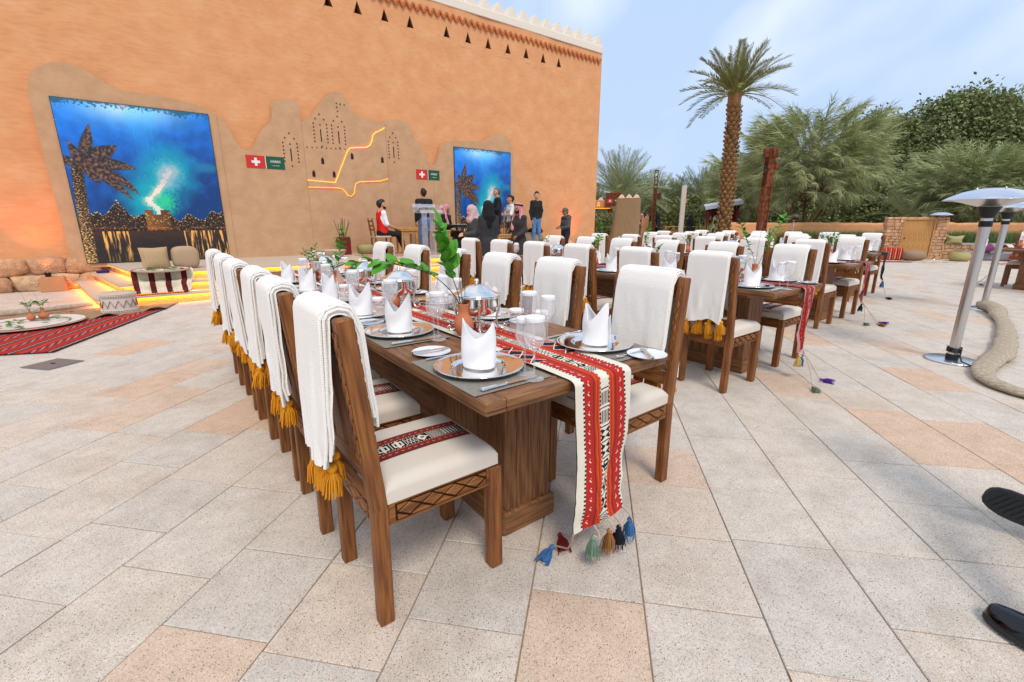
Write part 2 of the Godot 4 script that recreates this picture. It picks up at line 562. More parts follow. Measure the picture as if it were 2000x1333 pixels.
func screen_image() -> Image:      # the picture shown on the stage screens
	var w := 320
	var h := 390
	var im := Image.create(w, h, false, Image.FORMAT_RGB8)
	var nz := FastNoiseLite.new()
	nz.frequency = 0.02
	nz.seed = 3
	var nf := FastNoiseLite.new()
	nf.frequency = 0.11
	nf.seed = 9
	for y in h:
		for x in w:
			var u := x * 1.0 / w
			var q := y * 1.0 / h
			var nn := nz.get_noise_2d(x, y)
			var f := nf.get_noise_2d(x, y)
			var col := Color(0.08, 0.47, 0.90).lerp(Color(0.01, 0.20, 0.44), clampf(q * 1.4 + u * 0.35 - 0.1 + nn * 0.3, 0, 1))
			var gl := exp(-pow((u - 0.45) / 0.33, 2.0)) * exp(-pow(q / 0.11, 2.0))
			col = col.lerp(Color(0.75, 0.90, 1.0), gl)
			col = col.lerp(Color(0.25, 0.72, 1.0), clampf((0.13 - absf(u - 0.52 + q * 0.03)) / 0.05, 0, 1) * clampf(0.50 - q * 0.9, 0, 1) * (0.75 + 0.5 * nf.get_noise_2d(x * 1.6, 3.0)))
			# the shoal: turquoise cloud round a pale sand bank that runs up to the right
			var p := Vector2(u, q)
			var a := Vector2(0.47, 0.60); var b := Vector2(0.66, 0.40)
			var tt := clampf((p - a).dot(b - a) / (b - a).length_squared(), 0, 1)
			var dd := p.distance_to(a.lerp(b, tt)) + nn * 0.035
			col = col.lerp(Color(0.0, 0.62, 0.68), clampf(1.25 - dd / 0.19, 0, 0.95))
			col = col.lerp(Color(0.20, 0.80, 0.52), clampf(1.0 - p.distance_to(Vector2(0.58, 0.60)) / 0.11 + f * 0.6, 0, 0.8))
			col = col.lerp(Color(0.80, 0.76, 0.72), clampf(1.3 - (dd + f * 0.02) / (0.03 + 0.035 * absf(tt - 0.4)), 0, 0.55))
			col = col.lerp(Color(0.96, 0.84, 0.76), clampf(1.2 - (dd + f * 0.014) / (0.008 + 0.016 * absf(tt - 0.45)), 0, 0.9))
			var e := p.distance_to(Vector2(0.55, 0.42).lerp(Vector2(0.66, 0.42), 0.9))
			col = col.lerp(Color(0.62, 0.66, 0.74), clampf(1.0 - e / 0.13 + f * 0.4, 0, 0.5))
			var e2 := Vector2((u - 0.93) / 0.11, (q - 0.36) / 0.04).length()
			col = col.lerp(Color(0.10, 0.46, 0.62), clampf(1.2 - e2, 0, 0.8))
			var tail := absf(u - (0.49 + (q - 0.60) * 0.5 + sin(q * 60.0) * 0.012))
			if q > 0.57 and q < 0.71 and tail < 0.016 + absf(f) * 0.05: col = col.lerp(Color(0.95, 0.87, 0.78), 0.85)
			# hanging leaves along the top
			var lv := 0.020 + 0.045 * maxf(0.0, sin(u * 17.0 + 1.0)) * maxf(0.0, sin(u * 5.3 + 2.6)) + maxf(f, -0.1) * 0.06
			col = col.lerp(Color(0.12, 0.33, 0.42).lerp(Color(0.75, 0.50, 0.48), clampf(1.0 - absf(u - 0.42) / 0.05, 0, 0.6)), clampf((lv - q) / 0.02, 0, 0.85))
			# night shore: dark land rising at both ends, a lit tower, strings of lights and their reflections
			var hill := 0.70 - 0.09 * exp(-pow((u - 0.25) / 0.07, 2.0)) - 0.05 * exp(-pow((u - 1.0) / 0.08, 2.0)) + 0.018 * sin(u * 40.0) + nn * 0.03
			var land := clampf((q - hill) / 0.015, 0, 1)
			col = col.lerp(Color(0.075, 0.06, 0.055).lerp(Color(0.22, 0.12, 0.06), clampf(0.45 + f * 1.4, 0, 1)), land)
			if q > 0.655 and q < 0.79 and u > 0.43 and u < 0.60 and (q > 0.685 or u < 0.485 or u > 0.54): col = Color(0.52, 0.31, 0.12).lerp(Color(0.28, 0.17, 0.08), clampf((u - 0.43) * 5.0, 0, 1))
			var spark := nf.get_noise_2d(x * 1.7, y * 1.7 + 90.0)
			if q > hill and q < 0.80: col = col.lerp(Color(1.0, 0.80, 0.50), clampf((spark - 0.28 + 0.22 * exp(-pow((q - hill) / 0.018, 2.0))) * 4.0, 0, 0.95))
			col = col.lerp(Color(0.90, 0.45, 0.20), clampf(0.6 - absf(q - 0.775) / 0.012, 0, 1) * clampf(0.5 + nn * 2.0 + f, 0, 1))
			if q > 0.795:
				var st := nf.get_noise_2d(x * 1.3, y * 0.10 + 400.0)
				col = Color(0.24, 0.15, 0.10).lerp(Color(0.14, 0.115, 0.11), clampf((q - 0.795) / 0.09, 0, 1)).lerp(Color(0.34, 0.19, 0.10), clampf(nf.get_noise_2d(x * 0.3, y * 1.2) * 0.7, 0, 1))
				if u > 0.68 or (u > 0.13 and u < 0.30): col = col.lerp(Color(1.0, 0.72, 0.34), clampf((st - 0.02) * 3.4 * (1.3 - (q - 0.80) * (2.4 if u > 0.8 else 5.0)), 0, 0.9))
			# palm with a lit trunk on the left
			var tx := 0.045 + (0.62 - q) * 0.20 * clampf(0.66 - q, 0.0, 1.0) + (0.62 - q) * 0.04
			if q > 0.38:
				var tk := clampf((0.040 - absf(u - tx)) / 0.008, 0, 1)
				var bark := nf.get_noise_2d(x * 1.6 + y * 0.8, y * 2.2)
				col = col.lerp(Color(0.14, 0.09, 0.06).lerp(Color(0.95, 0.74, 0.45), clampf(bark * 1.5 + 0.05 + (q - 0.5) * 0.9 - (u - tx) * 4.0, 0, 1)), tk)
			var pc := Vector2(0.10, 0.40)
			var dp := (p - pc) * Vector2(1.0, 1.2)
			var rad := dp.length()
			for fr in [[-1.30, 0.34, 0.045, 0.0], [-0.82, 0.30, 0.065, 0.6], [-0.42, 0.34, 0.05, 1.2], [0.02, 0.38, 0.042, 1.4], [0.42, 0.36, 0.036, 0.8], [-1.75, 0.20, 0.04, -0.6], [-2.5, 0.18, 0.04, -1.2], [0.9, 0.16, 0.03, 0.3]]:
				var bend: float = fr[0] + rad * fr[3]
				var off := absf(wrapf(atan2(dp.y, dp.x) - bend, -PI, PI)) * rad
				var wd: float = fr[2] * sin(clampf(rad / fr[1], 0.05, 1.0) * PI * 0.9 + 0.25) + f * 0.008
				if rad < fr[1]: col = col.lerp(Color(0.13, 0.12, 0.13).lerp(Color(0.58, 0.36, 0.24), clampf(0.5 + f * 1.3 - off * 10.0, 0, 1)), clampf((wd - off) / 0.010, 0, 0.95))
			im.set_pixel(x, y, col)
	var r := RandomNumberGenerator.new()
	r.seed = 77
	for i in 26: im.set_pixel(r.randi() % w, int(r.randf() * h * 0.66), Color(0.75, 0.95, 1))
	return im

func stain(m: StandardMaterial3D, tx: Texture2D, sc: Vector3) -> void:     # faint wear laid over the whole surface
	m.detail_enabled = true
	m.detail_blend_mode = BaseMaterial3D.BLEND_MODE_MUL
	m.detail_albedo = tx
	m.detail_uv_layer = BaseMaterial3D.DETAIL_UV_2
	m.uv2_triplanar = true
	m.uv2_world_triplanar = true
	m.uv2_scale = sc

func make_materials() -> void:
	var m: StandardMaterial3D
	# timber
	for k in [["wood", Color(0.34, 0.19, 0.085), Color(0.50, 0.30, 0.135), Color(0.61, 0.40, 0.20)], ["table_wood", Color(0.34, 0.22, 0.125), Color(0.50, 0.335, 0.20), Color(0.61, 0.44, 0.285)], ["pale_wood", Color(0.62, 0.42, 0.22), Color(0.74, 0.54, 0.30), Color(0.82, 0.64, 0.40)]]:
		m = mat(k[0], Color(1, 1, 1), 0.52)
		m.albedo_texture = noise_tex(11, 0.012, [[0.0, k[1]], [0.30, k[1].lerp(k[2], 0.55)], [0.50, k[2]], [0.72, k[2].lerp(k[3], 0.45)], [1.0, k[3]]], 512, FastNoiseLite.TYPE_SIMPLEX_SMOOTH, 5)
		m.uv1_scale = Vector3(0.55, 7.0, 1)
		m.heightmap_enabled = true
		m.heightmap_texture = noise_tex(12, 0.03, [], 256)
		m.heightmap_scale = 0.06
		m.metallic_specular = 0.45
	mat("groove", Color(0.30, 0.18, 0.085), 0.8)
	mat("worn_wood", Color(0.72, 0.50, 0.28), 0.7)
	# paving
	var st := img_tex(stone_image())
	var dirt := noise_tex(26, 0.02, [[0.0, Color(0.93, 0.915, 0.90)], [0.30, Color(0.975, 0.97, 0.965)], [0.55, Color(1, 1, 1)], [1.0, Color(1, 1, 1)]], 512, FastNoiseLite.TYPE_SIMPLEX_SMOOTH, 6)
	for k in [["slab_a", Color(0.945, 0.915, 0.885)], ["slab_b", Color(0.95, 0.91, 0.87)], ["slab_c", Color(0.925, 0.90, 0.875)], ["slab_d", Color(0.955, 0.90, 0.85)], ["slab_peach", Color(0.955, 0.865, 0.79)], ["slab_peach_b", Color(0.955, 0.84, 0.75)]]:
		m = mat(k[0], k[1], 0.82)
		m.albedo_texture = st
		m.uv1_scale = Vector3(1.25, 1.25, 1)
		m.heightmap_enabled = true
		m.heightmap_texture = st
		m.heightmap_scale = 0.05
		stain(m, dirt, Vector3(0.22, 0.22, 0.22))
	m = mat("grout", Color(0.68, 0.60, 0.51), 0.95)
	m = mat("ground", Color(0.80, 0.75, 0.68), 0.95)
	m.albedo_texture = noise_tex(2, 0.02, [[0, Color(0.86, 0.82, 0.76)], [1, Color(1, 1, 1)]])
	m.uv1_triplanar = true
	m.uv1_world_triplanar = true
	m.uv1_scale = Vector3(0.2, 0.2, 0.2)
	# earth plaster
	m = mat("plaster", Color(1, 1, 1), 0.93)
	m.albedo_texture = noise_tex(21, 0.006, [[0.1, Color(0.85, 0.60, 0.41)], [0.42, Color(0.87, 0.625, 0.43)], [0.6, Color(0.875, 0.635, 0.44)], [0.9, Color(0.885, 0.66, 0.475)]], 1024, FastNoiseLite.TYPE_SIMPLEX_SMOOTH, 6)
	m.uv1_triplanar = true
	m.uv1_scale = Vector3(0.22, 0.3, 0.22)
	m.heightmap_enabled = true
	m.heightmap_texture = noise_tex(22, 0.05, [], 512, FastNoiseLite.TYPE_SIMPLEX_SMOOTH, 5)
	m.heightmap_scale = 0.3
	stain(m, noise_tex(25, 0.035, [[0.0, Color(0.94, 0.925, 0.91)], [0.33, Color(0.98, 0.975, 0.97)], [0.55, Color(1, 1, 1)], [1.0, Color(1, 1, 1)]], 512, FastNoiseLite.TYPE_SIMPLEX_SMOOTH, 6), Vector3(0.28, 0.75, 0.28))
	m = mat("tan_panel", Color(1, 1, 1), 0.9)
	m.albedo_texture = noise_tex(23, 0.012, [[0.1, Color(0.745, 0.585, 0.44)], [0.5, Color(0.775, 0.61, 0.46)], [0.9, Color(0.79, 0.635, 0.485)]])
	m.uv1_triplanar = true
	m.uv1_scale = Vector3(0.4, 0.4, 0.4)
	m.heightmap_enabled = true
	m.heightmap_texture = M.plaster.heightmap_texture
	m.heightmap_scale = 0.35
	m = mat("stage_floor", Color(0.80, 0.73, 0.64), 0.75)
	m.albedo_texture = noise_tex(24, 0.03, [[0, Color(0.9, 0.9, 0.9)], [1, Color(1, 1, 1)]])
	m.uv1_triplanar = true
	mat("tan_box", Color(0.72, 0.53, 0.37), 0.85)
	m = mat("white_lime", Color(0.90, 0.86, 0.80), 0.9)
	m.heightmap_enabled = true
	m.heightmap_texture = M.plaster.heightmap_texture
	m.heightmap_scale = 0.6
	m.uv1_triplanar = true
	mat("zigzag", Color(0.72, 0.40, 0.20), 0.9)
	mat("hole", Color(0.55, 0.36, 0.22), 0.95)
	mat("dark_hole", Color(0.20, 0.12, 0.09), 0.95)
	for k in [["rubble_a", Color(0.84, 0.66, 0.50)], ["rubble_b", Color(0.79, 0.62, 0.48)], ["rubble_c", Color(0.87, 0.72, 0.57)]]:
		m = mat(k[0], k[1], 0.95)
		m.albedo_texture = noise_tex(31, 0.03, [[0.1, Color(0.85, 0.83, 0.80)], [0.8, Color(1, 1, 1)]], 256)
		m.uv1_triplanar = true
		m.heightmap_enabled = true
		m.heightmap_texture = M.plaster.heightmap_texture
		m.heightmap_scale = 1.5
	# cloth
	m = mat("throw", Color(0.955, 0.94, 0.915), 0.95)
	m.heightmap_enabled = true
	m.heightmap_texture = img_tex(weave_height(256, 8, 0.8, 4))
	m.heightmap_scale = 0.24
	m.uv1_scale = Vector3(4.4, 4.4, 1)
	m.rim_enabled = true; m.rim = 0.3
	m = mat("linen", Color(0.85, 0.81, 0.755), 0.95)
	m.heightmap_enabled = true
	m.heightmap_texture = img_tex(weave_height(256, 4, 0.7, 6))
	m.heightmap_scale = 0.06
	m.uv1_scale = Vector3(5.0, 5.0, 1)
	m = mat("napkin", Color(0.93, 0.93, 0.94), 0.85)
	m = mat("yarn", Color(0.83, 0.55, 0.06), 0.95)
	for k in [["yarn_blue", Color(0.25, 0.45, 0.66)], ["yarn_navy", Color(0.06, 0.06, 0.13)], ["yarn_green", Color(0.45, 0.56, 0.47)], ["yarn_red", Color(0.55, 0.12, 0.08)], ["yarn_ochre", Color(0.62, 0.42, 0.22)], ["yarn_purple", Color(0.38, 0.20, 0.60)], ["yarn_cream", Color(0.85, 0.72, 0.42)], ["cord", Color(0.75, 0.66, 0.60)]]:
		mat(k[0], k[1], 0.95)
	m = mat("runner", Color(1, 1, 1), 0.95)
	m.albedo_texture = img_tex(runner_image(false, true))
	m.heightmap_enabled = true
	m.heightmap_texture = img_tex(weave_height(256, 4, 0.8, 8))
	m.heightmap_scale = 0.05
	m = mat("runner_dark", Color(0.85, 0.62, 0.66), 0.95)
	m.albedo_texture = M.runner.albedo_texture
	m = mat("runner_navy", Color(0.16, 0.16, 0.26), 0.95)
	m.albedo_texture = M.runner.albedo_texture
	m = mat("seat_band", Color(1, 1, 1), 0.95)
	m.albedo_texture = img_tex(runner_image(true, false))
	m = mat("placemat", Color(0.50, 0.50, 0.44), 0.9)
	m.heightmap_enabled = true
	m.heightmap_texture = img_tex(weave_height(128, 8, 0.9, 12))
	m.heightmap_scale = 0.10
	m.albedo_texture = noise_tex(52, 0.05, [[0.0, Color(0.47, 0.455, 0.43)], [1.0, Color(0.60, 0.585, 0.555)]], 128)
	m.albedo_color = Color(1.0, 0.99, 0.96)
	m.uv1_scale = Vector3(16, 16, 1)
	for k in 4:
		m = mat("rug_%d" % k, Color(1, 1, 1), 0.97)
		m.albedo_texture = img_tex(rug_image(k))
		m.uv1_scale = Vector3(1.35, 1.35, 1) if k == 0 else (Vector3(1.1, 1.1, 1) if k == 1 else Vector3(1.8, 1.8, 1))
	m = mat("burlap", Color(0.66, 0.55, 0.42), 0.97)
	m.heightmap_enabled = true
	m.heightmap_texture = img_tex(weave_height(128, 4, 0.9, 13))
	m.heightmap_scale = 0.15
	m.uv1_scale = Vector3(6, 6, 1)
	m.albedo_texture = noise_tex(51, 0.02, [[0.1, Color(0.80, 0.78, 0.74)], [0.8, Color(1, 1, 1)]], 256)
	m = mat("burlap_grey", Color(0.74, 0.68, 0.60), 0.97)
	m.albedo_texture = M.burlap.albedo_texture
	m.heightmap_enabled = true
	m.heightmap_texture = M.burlap.heightmap_texture
	m.heightmap_scale = 0.15
	m.uv1_scale = Vector3(5, 5, 1)
	mat("sofa", Color(0.55, 0.53, 0.55), 0.95)
	mat("pouf", Color(0.58, 0.49, 0.40), 0.95)
	mat("cushion", Color(0.72, 0.60, 0.45), 0.95)
	mat("cushion_b", Color(0.70, 0.59, 0.47), 0.9)
	mat("ikat", Color(0.45, 0.20, 0.38), 0.95)
	M.cushion.heightmap_enabled = true
	M.cushion.heightmap_texture = img_tex(weave_height(128, 16, 0.9, 15))
	M.cushion.heightmap_scale = 0.8
	M.cushion.uv1_scale = Vector3(3, 3, 1)
	# basket work
	m = mat("wicker", Color(0.80, 0.72, 0.62), 0.9)
	m.heightmap_enabled = true
	m.heightmap_texture = img_tex(weave_height(128, 8, 0.9, 16))
	m.heightmap_scale = 0.5
	m.uv1_scale = Vector3(5, 5, 1)
	mat("wicker_white", Color(0.84, 0.79, 0.75), 0.9)
	mat("wicker_brown", Color(0.58, 0.45, 0.30), 0.9)
	mat("palm_basket", Color(0.66, 0.62, 0.42), 0.9)
	# tableware
	mat("silver", Color(0.93, 0.92, 0.90), 0.07, 1.0)
	mat("steel", Color(0.86, 0.85, 0.83), 0.16, 1.0)
	mat("porcelain", Color(0.88, 0.90, 0.93), 0.12)
	mat("paper", Color(0.92, 0.92, 0.92), 0.8)
	mat("terracotta", Color(0.76, 0.46, 0.31), 0.85)
	m = mat("glass", Color(1, 1, 1, 0.10), 0.02)
	m.transparency = BaseMaterial3D.TRANSPARENCY_ALPHA
	m.metallic_specular = 0.7
	m = mat("acrylic", Color(0.92, 0.96, 1, 0.22), 0.03)
	m.transparency = BaseMaterial3D.TRANSPARENCY_ALPHA
	# metal and lamps
	m = mat("brushed", Color(0.80, 0.79, 0.78), 0.28, 1.0)
	mat("hood", Color(0.86, 0.87, 0.89), 0.22, 1.0)
	mat("black_plastic", Color(0.05, 0.05, 0.055), 0.45)
	mat("black_gloss", Color(0.02, 0.02, 0.03), 0.12)
	mat("rubber", Color(0.16, 0.17, 0.18), 0.8)
	m = mat("corten", Color(1, 1, 1), 0.9)
	m.albedo_texture = noise_tex(61, 0.03, [[0.1, Color(0.27, 0.13, 0.07)], [0.5, Color(0.44, 0.22, 0.10)], [0.9, Color(0.56, 0.31, 0.14)]], 256)
	m.uv1_triplanar = true
	m = mat("led", Color(1.0, 0.62, 0.15), 0.6)
	m.emission_enabled = true
	m.emission = Color(1.0, 0.56, 0.10)
	m.emission_energy_multiplier = 4.0
	m = mat("led_small", Color(1.0, 0.62, 0.15), 0.6)
	m.emission_enabled = true
	m.emission = Color(1.0, 0.62, 0.16)
	m.emission_energy_multiplier = 2.2
	m = mat("screen", Color(0.02, 0.02, 0.02), 0.3)
	m.emission_enabled = true
	m.emission = Color(1, 1, 1)
	m.emission_operator = BaseMaterial3D.EMISSION_OP_MULTIPLY
	m.emission_texture = img_tex(screen_image())
	m.emission_energy_multiplier = 0.9
	mat("flag_red", Color(0.80, 0.17, 0.13), 0.7)
	mat("flag_green", Color(0.03, 0.33, 0.22), 0.7)
	mat("flag_white", Color(0.92, 0.92, 0.90), 0.7)
	# greenery
	for k in [["leaf_bright", Color(0.30, 0.58, 0.10), Color(0.16, 0.32, 0.04)], ["leaf_mid", Color(0.25, 0.44, 0.15), Color(0.09, 0.18, 0.04)], ["leaf_dark", Color(0.53, 0.57, 0.37), Color(0.20, 0.24, 0.11)], ["leaf_olive", Color(0.47, 0.50, 0.29), Color(0.14, 0.17, 0.07)], ["leaf_grey", Color(0.47, 0.50, 0.36), Color(0.10, 0.11, 0.06)], ["frond", Color(0.50, 0.50, 0.28), Color(0.14, 0.15, 0.06)], ["frond_grey", Color(0.58, 0.61, 0.45), Color(0.16, 0.18, 0.11)], ["needle", Color(0.68, 0.71, 0.52), Color(0.32, 0.35, 0.21)], ["grass", Color(0.36, 0.46, 0.22), Color(0.10, 0.15, 0.05)]]:
		m = mat(k[0], k[1], 0.6)
		m.backlight_enabled = true
		m.backlight = k[2]
		m.vertex_color_use_as_albedo = true
	mat("stem", Color(0.20, 0.24, 0.10), 0.8)
	mat("twig", Color(0.25, 0.17, 0.10), 0.9)
	m = mat("bark", Color(1, 1, 1), 0.95)
	m.albedo_texture = noise_tex(71, 0.03, [[0.1, Color(0.28, 0.20, 0.12)], [0.6, Color(0.46, 0.35, 0.22)], [0.9, Color(0.60, 0.48, 0.32)]], 256)
	m.uv1_triplanar = true
	m = mat("boot", Color(1, 1, 1), 0.95)
	m.albedo_texture = noise_tex(72, 0.05, [[0.1, Color(0.36, 0.24, 0.14)], [0.5, Color(0.56, 0.41, 0.25)], [0.9, Color(0.70, 0.54, 0.35)]], 256)
	m.uv1_triplanar = true
	m.uv1_scale = Vector3(2, 2, 2)
	mat("green_stalk", Color(0.50, 0.46, 0.20), 0.8)
	# people
	m = mat("person", Color(1, 1, 1), 0.85)
	m.vertex_color_use_as_albedo = true
	mat("hair", Color(0.045, 0.035, 0.03), 0.6)
	mat("hair_brown", Color(0.11, 0.07, 0.045), 0.6)
	mat("hair_grey", Color(0.35, 0.34, 0.33), 0.7)
	mat("eye", Color(0.03, 0.02, 0.02), 0.3)
	m = mat("ghutra", Color(1, 1, 1), 0.9)
	var im := Image.create(64, 64, false, Image.FORMAT_RGB8)
	for y in 64:
		for x in 64:
			im.set_pixel(x, y, Color(0.70, 0.16, 0.20) if (x / 4 + y / 4) % 2 == 0 or (x % 16 < 3) else Color(0.93, 0.86, 0.87))
	m.albedo_texture = img_tex(im)
	m.uv1_triplanar = true
	m.uv1_scale = Vector3(5, 5, 5)
	mat("hijab_pink", Color(0.78, 0.66, 0.66), 0.9)
	mat("black_cloth", Color(0.035, 0.035, 0.042), 0.9)
	mat("charcoal", Color(0.13, 0.125, 0.135), 0.9)
	mat("trouser", Color(0.02, 0.02, 0.03), 0.8)
	m = mat("camo", Color(1, 1, 1), 0.9)
	m.albedo_texture = noise_tex(81, 0.06, [[0.3, Color(0.16, 0.15, 0.14)], [0.5, Color(0.52, 0.48, 0.42)], [0.8, Color(0.3, 0.29, 0.27)]], 128)
	m.uv1_triplanar = true
	m.uv1_scale = Vector3(3, 3, 3)
	mat("red_paint", Color(0.42, 0.06, 0.04), 0.6)
	mat("awning", Color(0.78, 0.80, 0.84), 0.8)
	mat("blue_cloth", Color(0.10, 0.10, 0.45), 0.8)
	mat("drain", Color(0.52, 0.52, 0.52), 0.5, 0.6)

# ---------------------------------------------------------------- camera, sky, light
func setup_view() -> void:
	var cam := Camera3D.new()
	cam.name = "camera"
	cam.position = Vector3(0, 1.31, 0)
	cam.rotation = Vector3(-0.25579, 0.17406, 0)
	cam.fov = 73.04
	cam.near = 0.05
	cam.far = 900.0
	add_child(cam)
	cam.current = true
	var e := Environment.new()
	e.background_mode = Environment.BG_SKY
	e.tonemap_mode = Environment.TONE_MAPPER_LINEAR
	e.tonemap_exposure = 1.30
	e.sdfgi_enabled = true
	e.ssao_enabled = true
	e.ssil_enabled = true
	var sky := Sky.new()
	var sm := PanoramaSkyMaterial.new()
	sm.panorama = ImageTexture.create_from_image(sky_image())
	sky.sky_material = sm
	e.sky = sky
	var we := WorldEnvironment.new()
	we.name = "world"
	we.environment = e
	add_child(we)
	var sun := DirectionalLight3D.new()
	sun.name = "sun"
	sun.light_energy = 0.5
	sun.light_color = Color(1.0, 0.95, 0.89)
	sun.light_angular_distance = 18.0
	sun.shadow_enabled = true
	add_child(sun)
	sun.look_at_from_position(Vector3(3, 9, 6), Vector3(0, 0, 0))

func sky_image() -> Image:
	var w := 1024
	var h := 512
	var im := Image.create(w, h, false, Image.FORMAT_RGBF)
	var nz := FastNoiseLite.new()
	nz.seed = 14
	nz.frequency = 0.8
	nz.fractal_octaves = 4
	for y in h:
		var el := PI * (0.5 - (y + 0.5) / h)
		for x in w:
			var az := TAU * (x + 0.5) / w
			var col: Vector3
			if el >= 0.0:
				var k := sin(el)
				col = Vector3(0.465, 0.59, 0.79).lerp(Vector3(0.39, 0.53, 0.79), pow(k, 0.6))
				var dir := Vector3(cos(el) * sin(az), sin(el), cos(el) * cos(az))
				var q := dir / (dir.y + 0.28)
				var c := nz.get_noise_3d(q.x * 1.3 + q.z * 0.5, q.z * 0.45 - q.x * 0.2, 3.0) + 0.5 * nz.get_noise_3d(q.x * 3.0 + 9.0, q.z * 1.3, 7.0)
				var cl := clampf(c * 1.9 + 0.30 + k * 0.45, 0.0, 1.0) * smoothstep(0.02, 0.45, k)
				col = col.lerp(Vector3(0.74, 0.79, 0.86), cl * 0.9)
			else:
				col = Vector3(0.34, 0.31, 0.28)
			im.set_pixel(x, y, Color(col.x, col.y, col.z))
	return im

# ---------------------------------------------------------------- ground and paving
func in_view(p: Vector3) -> bool:
	var b := Basis.from_euler(Vector3(-0.25579, 0.17406, 0))
	var q := b.inverse() * (p - Vector3(0, 1.31, 0))
	if q.z > -0.3: return false
	var x := q.x / -q.z * 900.0
	var y := -q.y / -q.z * 900.0
	return absf(x) < 1060.0 and absf(y) < 730.0

func build_ground() -> void:
	var g := MB.new()
	for i in 12:
		for k in 12:
			var x0 := -300.0 + i * 50.0; var z0 := -300.0 + k * 50.0
			g.quad(Vector3(x0, -0.014, z0), Vector3(x0, -0.014, z0 + 50), Vector3(x0 + 50, -0.014, z0 + 50), Vector3(x0 + 50, -0.014, z0))
	structure("ground", g, M.ground)
	var bed := MB.new()
	bed.quad(Vector3(-17, -0.009, -30), Vector3(-17, -0.009, 3), Vector3(23, -0.009, 3), Vector3(23, -0.009, -30))
	var pave := structure("plaza_paving", bed, M.grout)
	# measured joints of the courses near the camera: course number -> z of its joints
	var known := {0: [-1.4, -1.8], 1: [-1.41, -1.8, -2.2], 2: [-1.22, -1.82, -2.22], 3: [-1.44, -1.83, -2.43], 4: [-1.84, -2.24, -2.64], 5: [-2.67], -1: [-1.2], -2: [-1.4], -3: [-1.03, -1.41], -4: [-1.24, -1.81], -5: [-1.44, -1.82], -6: [-1.92]}
	var peach := [Vector2(0.49, -2.6), Vector2(1.58, -3.65), Vector2(2.04, -3.43), Vector2(2.8, -4.03), Vector2(2.25, -2.69), Vector2(2.46, -5.48), Vector2(-1.19, -0.91), Vector2(0.02, -1.24), Vector2(-3.11, -2.62), Vector2(-3.57, -3.3), Vector2(-3.74, -3.58), Vector2(-4.89, -3.93), Vector2(5.61, -10.56), Vector2(4.12, -6.22), Vector2(-1.94, -2.78), Vector2(-2.23, -2.47), Vector2(4.6, -8.3), Vector2(5.3, -7.2), Vector2(7.2, -12.2), Vector2(3.4, -5.2)]
	var r := RandomNumberGenerator.new()
	r.seed = 4
	var slabs := []
	for c in range(-42, 57):
		var x0 := -0.174 + 0.4 * c
		var zs := []
		if known.has(c):
			var kz: Array = known[c]
			var z: float = kz[0]
			while z < 2.6:
				z += [0.4, 0.6, 0.4, 0.8][r.randi() % 4]
				zs.push_front(z)
			zs.append_array(kz)
		else:
			zs.append(2.6 + r.randf() * 0.4)
		while zs[-1] > -30.0:
			zs.append(zs[-1] - [0.4, 0.6, 0.4, 0.6, 0.8][r.randi() % 5])
		for i in zs.size() - 1:
			var a: float = zs[i]; var b: float = zs[i + 1]
			var ctr := Vector3(x0 + 0.2, 0, (a + b) * 0.5)
			var rel := ctr - A0
			if rel.dot(T) < -0.2 and rel.dot(D) < 17.0: continue       # under the building
			var k := r.randf()
			var mt := "slab_a"
			if k > 0.86: mt = "slab_d"
			elif k > 0.62: mt = "slab_b"
			elif k > 0.40: mt = "slab_c"
			if k > 0.955 and ctr.length() > 6.0: mt = "slab_peach"
			for p in peach:
				if p.x > x0 and p.x < x0 + 0.4 and p.y < a and p.y > b: mt = "slab_peach" if k < 0.6 else "slab_peach_b"
			slabs.append([ctr, a - b, mt, ctr.distance_to(Vector3(0, 1.31, 0)) + (0.0 if in_view(ctr) else 1000.0)])
	slabs.sort_custom(func(p, q): return p[3] < q[3])
	var rest := {}
	for i in slabs.size():
		var s = slabs[i]
		var gap := 0.005
		var drop := r.randf_range(-0.0012, 0.0008)
		if i < 300:
			var b := MB.new()
			b.seed_ = i
			b.bx(Vector3(0, -0.012, 0), Vector3(0.4 - gap, 0.024, s[1] - gap), 0.0025)
			for j in b.uv.size(): b.uv[j] += Vector2(i * 0.37, i * 0.73)
			partm("slab", b.mesh(M[s[2]]), pave, Transform3D(Basis(), s[0] + Vector3(0, drop, 0)))
		else:
			if not rest.has(s[2]): rest[s[2]] = MB.new()
			var q: MB = rest[s[2]]
			var u := Vector2(i * 0.37, i * 0.73)
			var hx := 0.2 - gap * 0.5; var hz: float = s[1] * 0.5 - gap * 0.5
			var o: Vector3 = s[0] + Vector3(0, drop, 0)
			q.quad(o + Vector3(-hx, 0, -hz), o + Vector3(-hx, 0, hz), o + Vector3(hx, 0, hz), o + Vector3(hx, 0, -hz), u, u + Vector2(0, s[1]), u + Vector2(0.4, s[1]), u + Vector2(0.4, 0))
			for e in [[Vector3(-hx, 0, hz), Vector3(hx, 0, hz)], [Vector3(hx, 0, -hz), Vector3(-hx, 0, -hz)], [Vector3(hx, 0, hz), Vector3(hx, 0, -hz)], [Vector3(-hx, 0, -hz), Vector3(-hx, 0, hz)]]:
				q.quad(o + e[0] - Vector3(0, 0.012, 0), o + e[1] - Vector3(0, 0.012, 0), o + e[1], o + e[0], u, u, u, u)
	for k in rest:
		var o := part("far_slabs", rest[k], M[k], pave)
		o.set_meta("kind", "stuff")
	# metal drain cover let into the paving on the left
	var b := MB.new()
	b.bx(Vector3(0, 0.004, 0), Vector3(0.34, 0.008, 0.30), 0.002)
	b.bx(Vector3(0, 0.007, 0), Vector3(0.30, 0.008, 0.26), 0.002)
	var dr := thing("drain_cover", "square grey metal drain cover in the paving beside the red rug", "drain cover", W(1.52, 6.76, 0.0), -0.05)
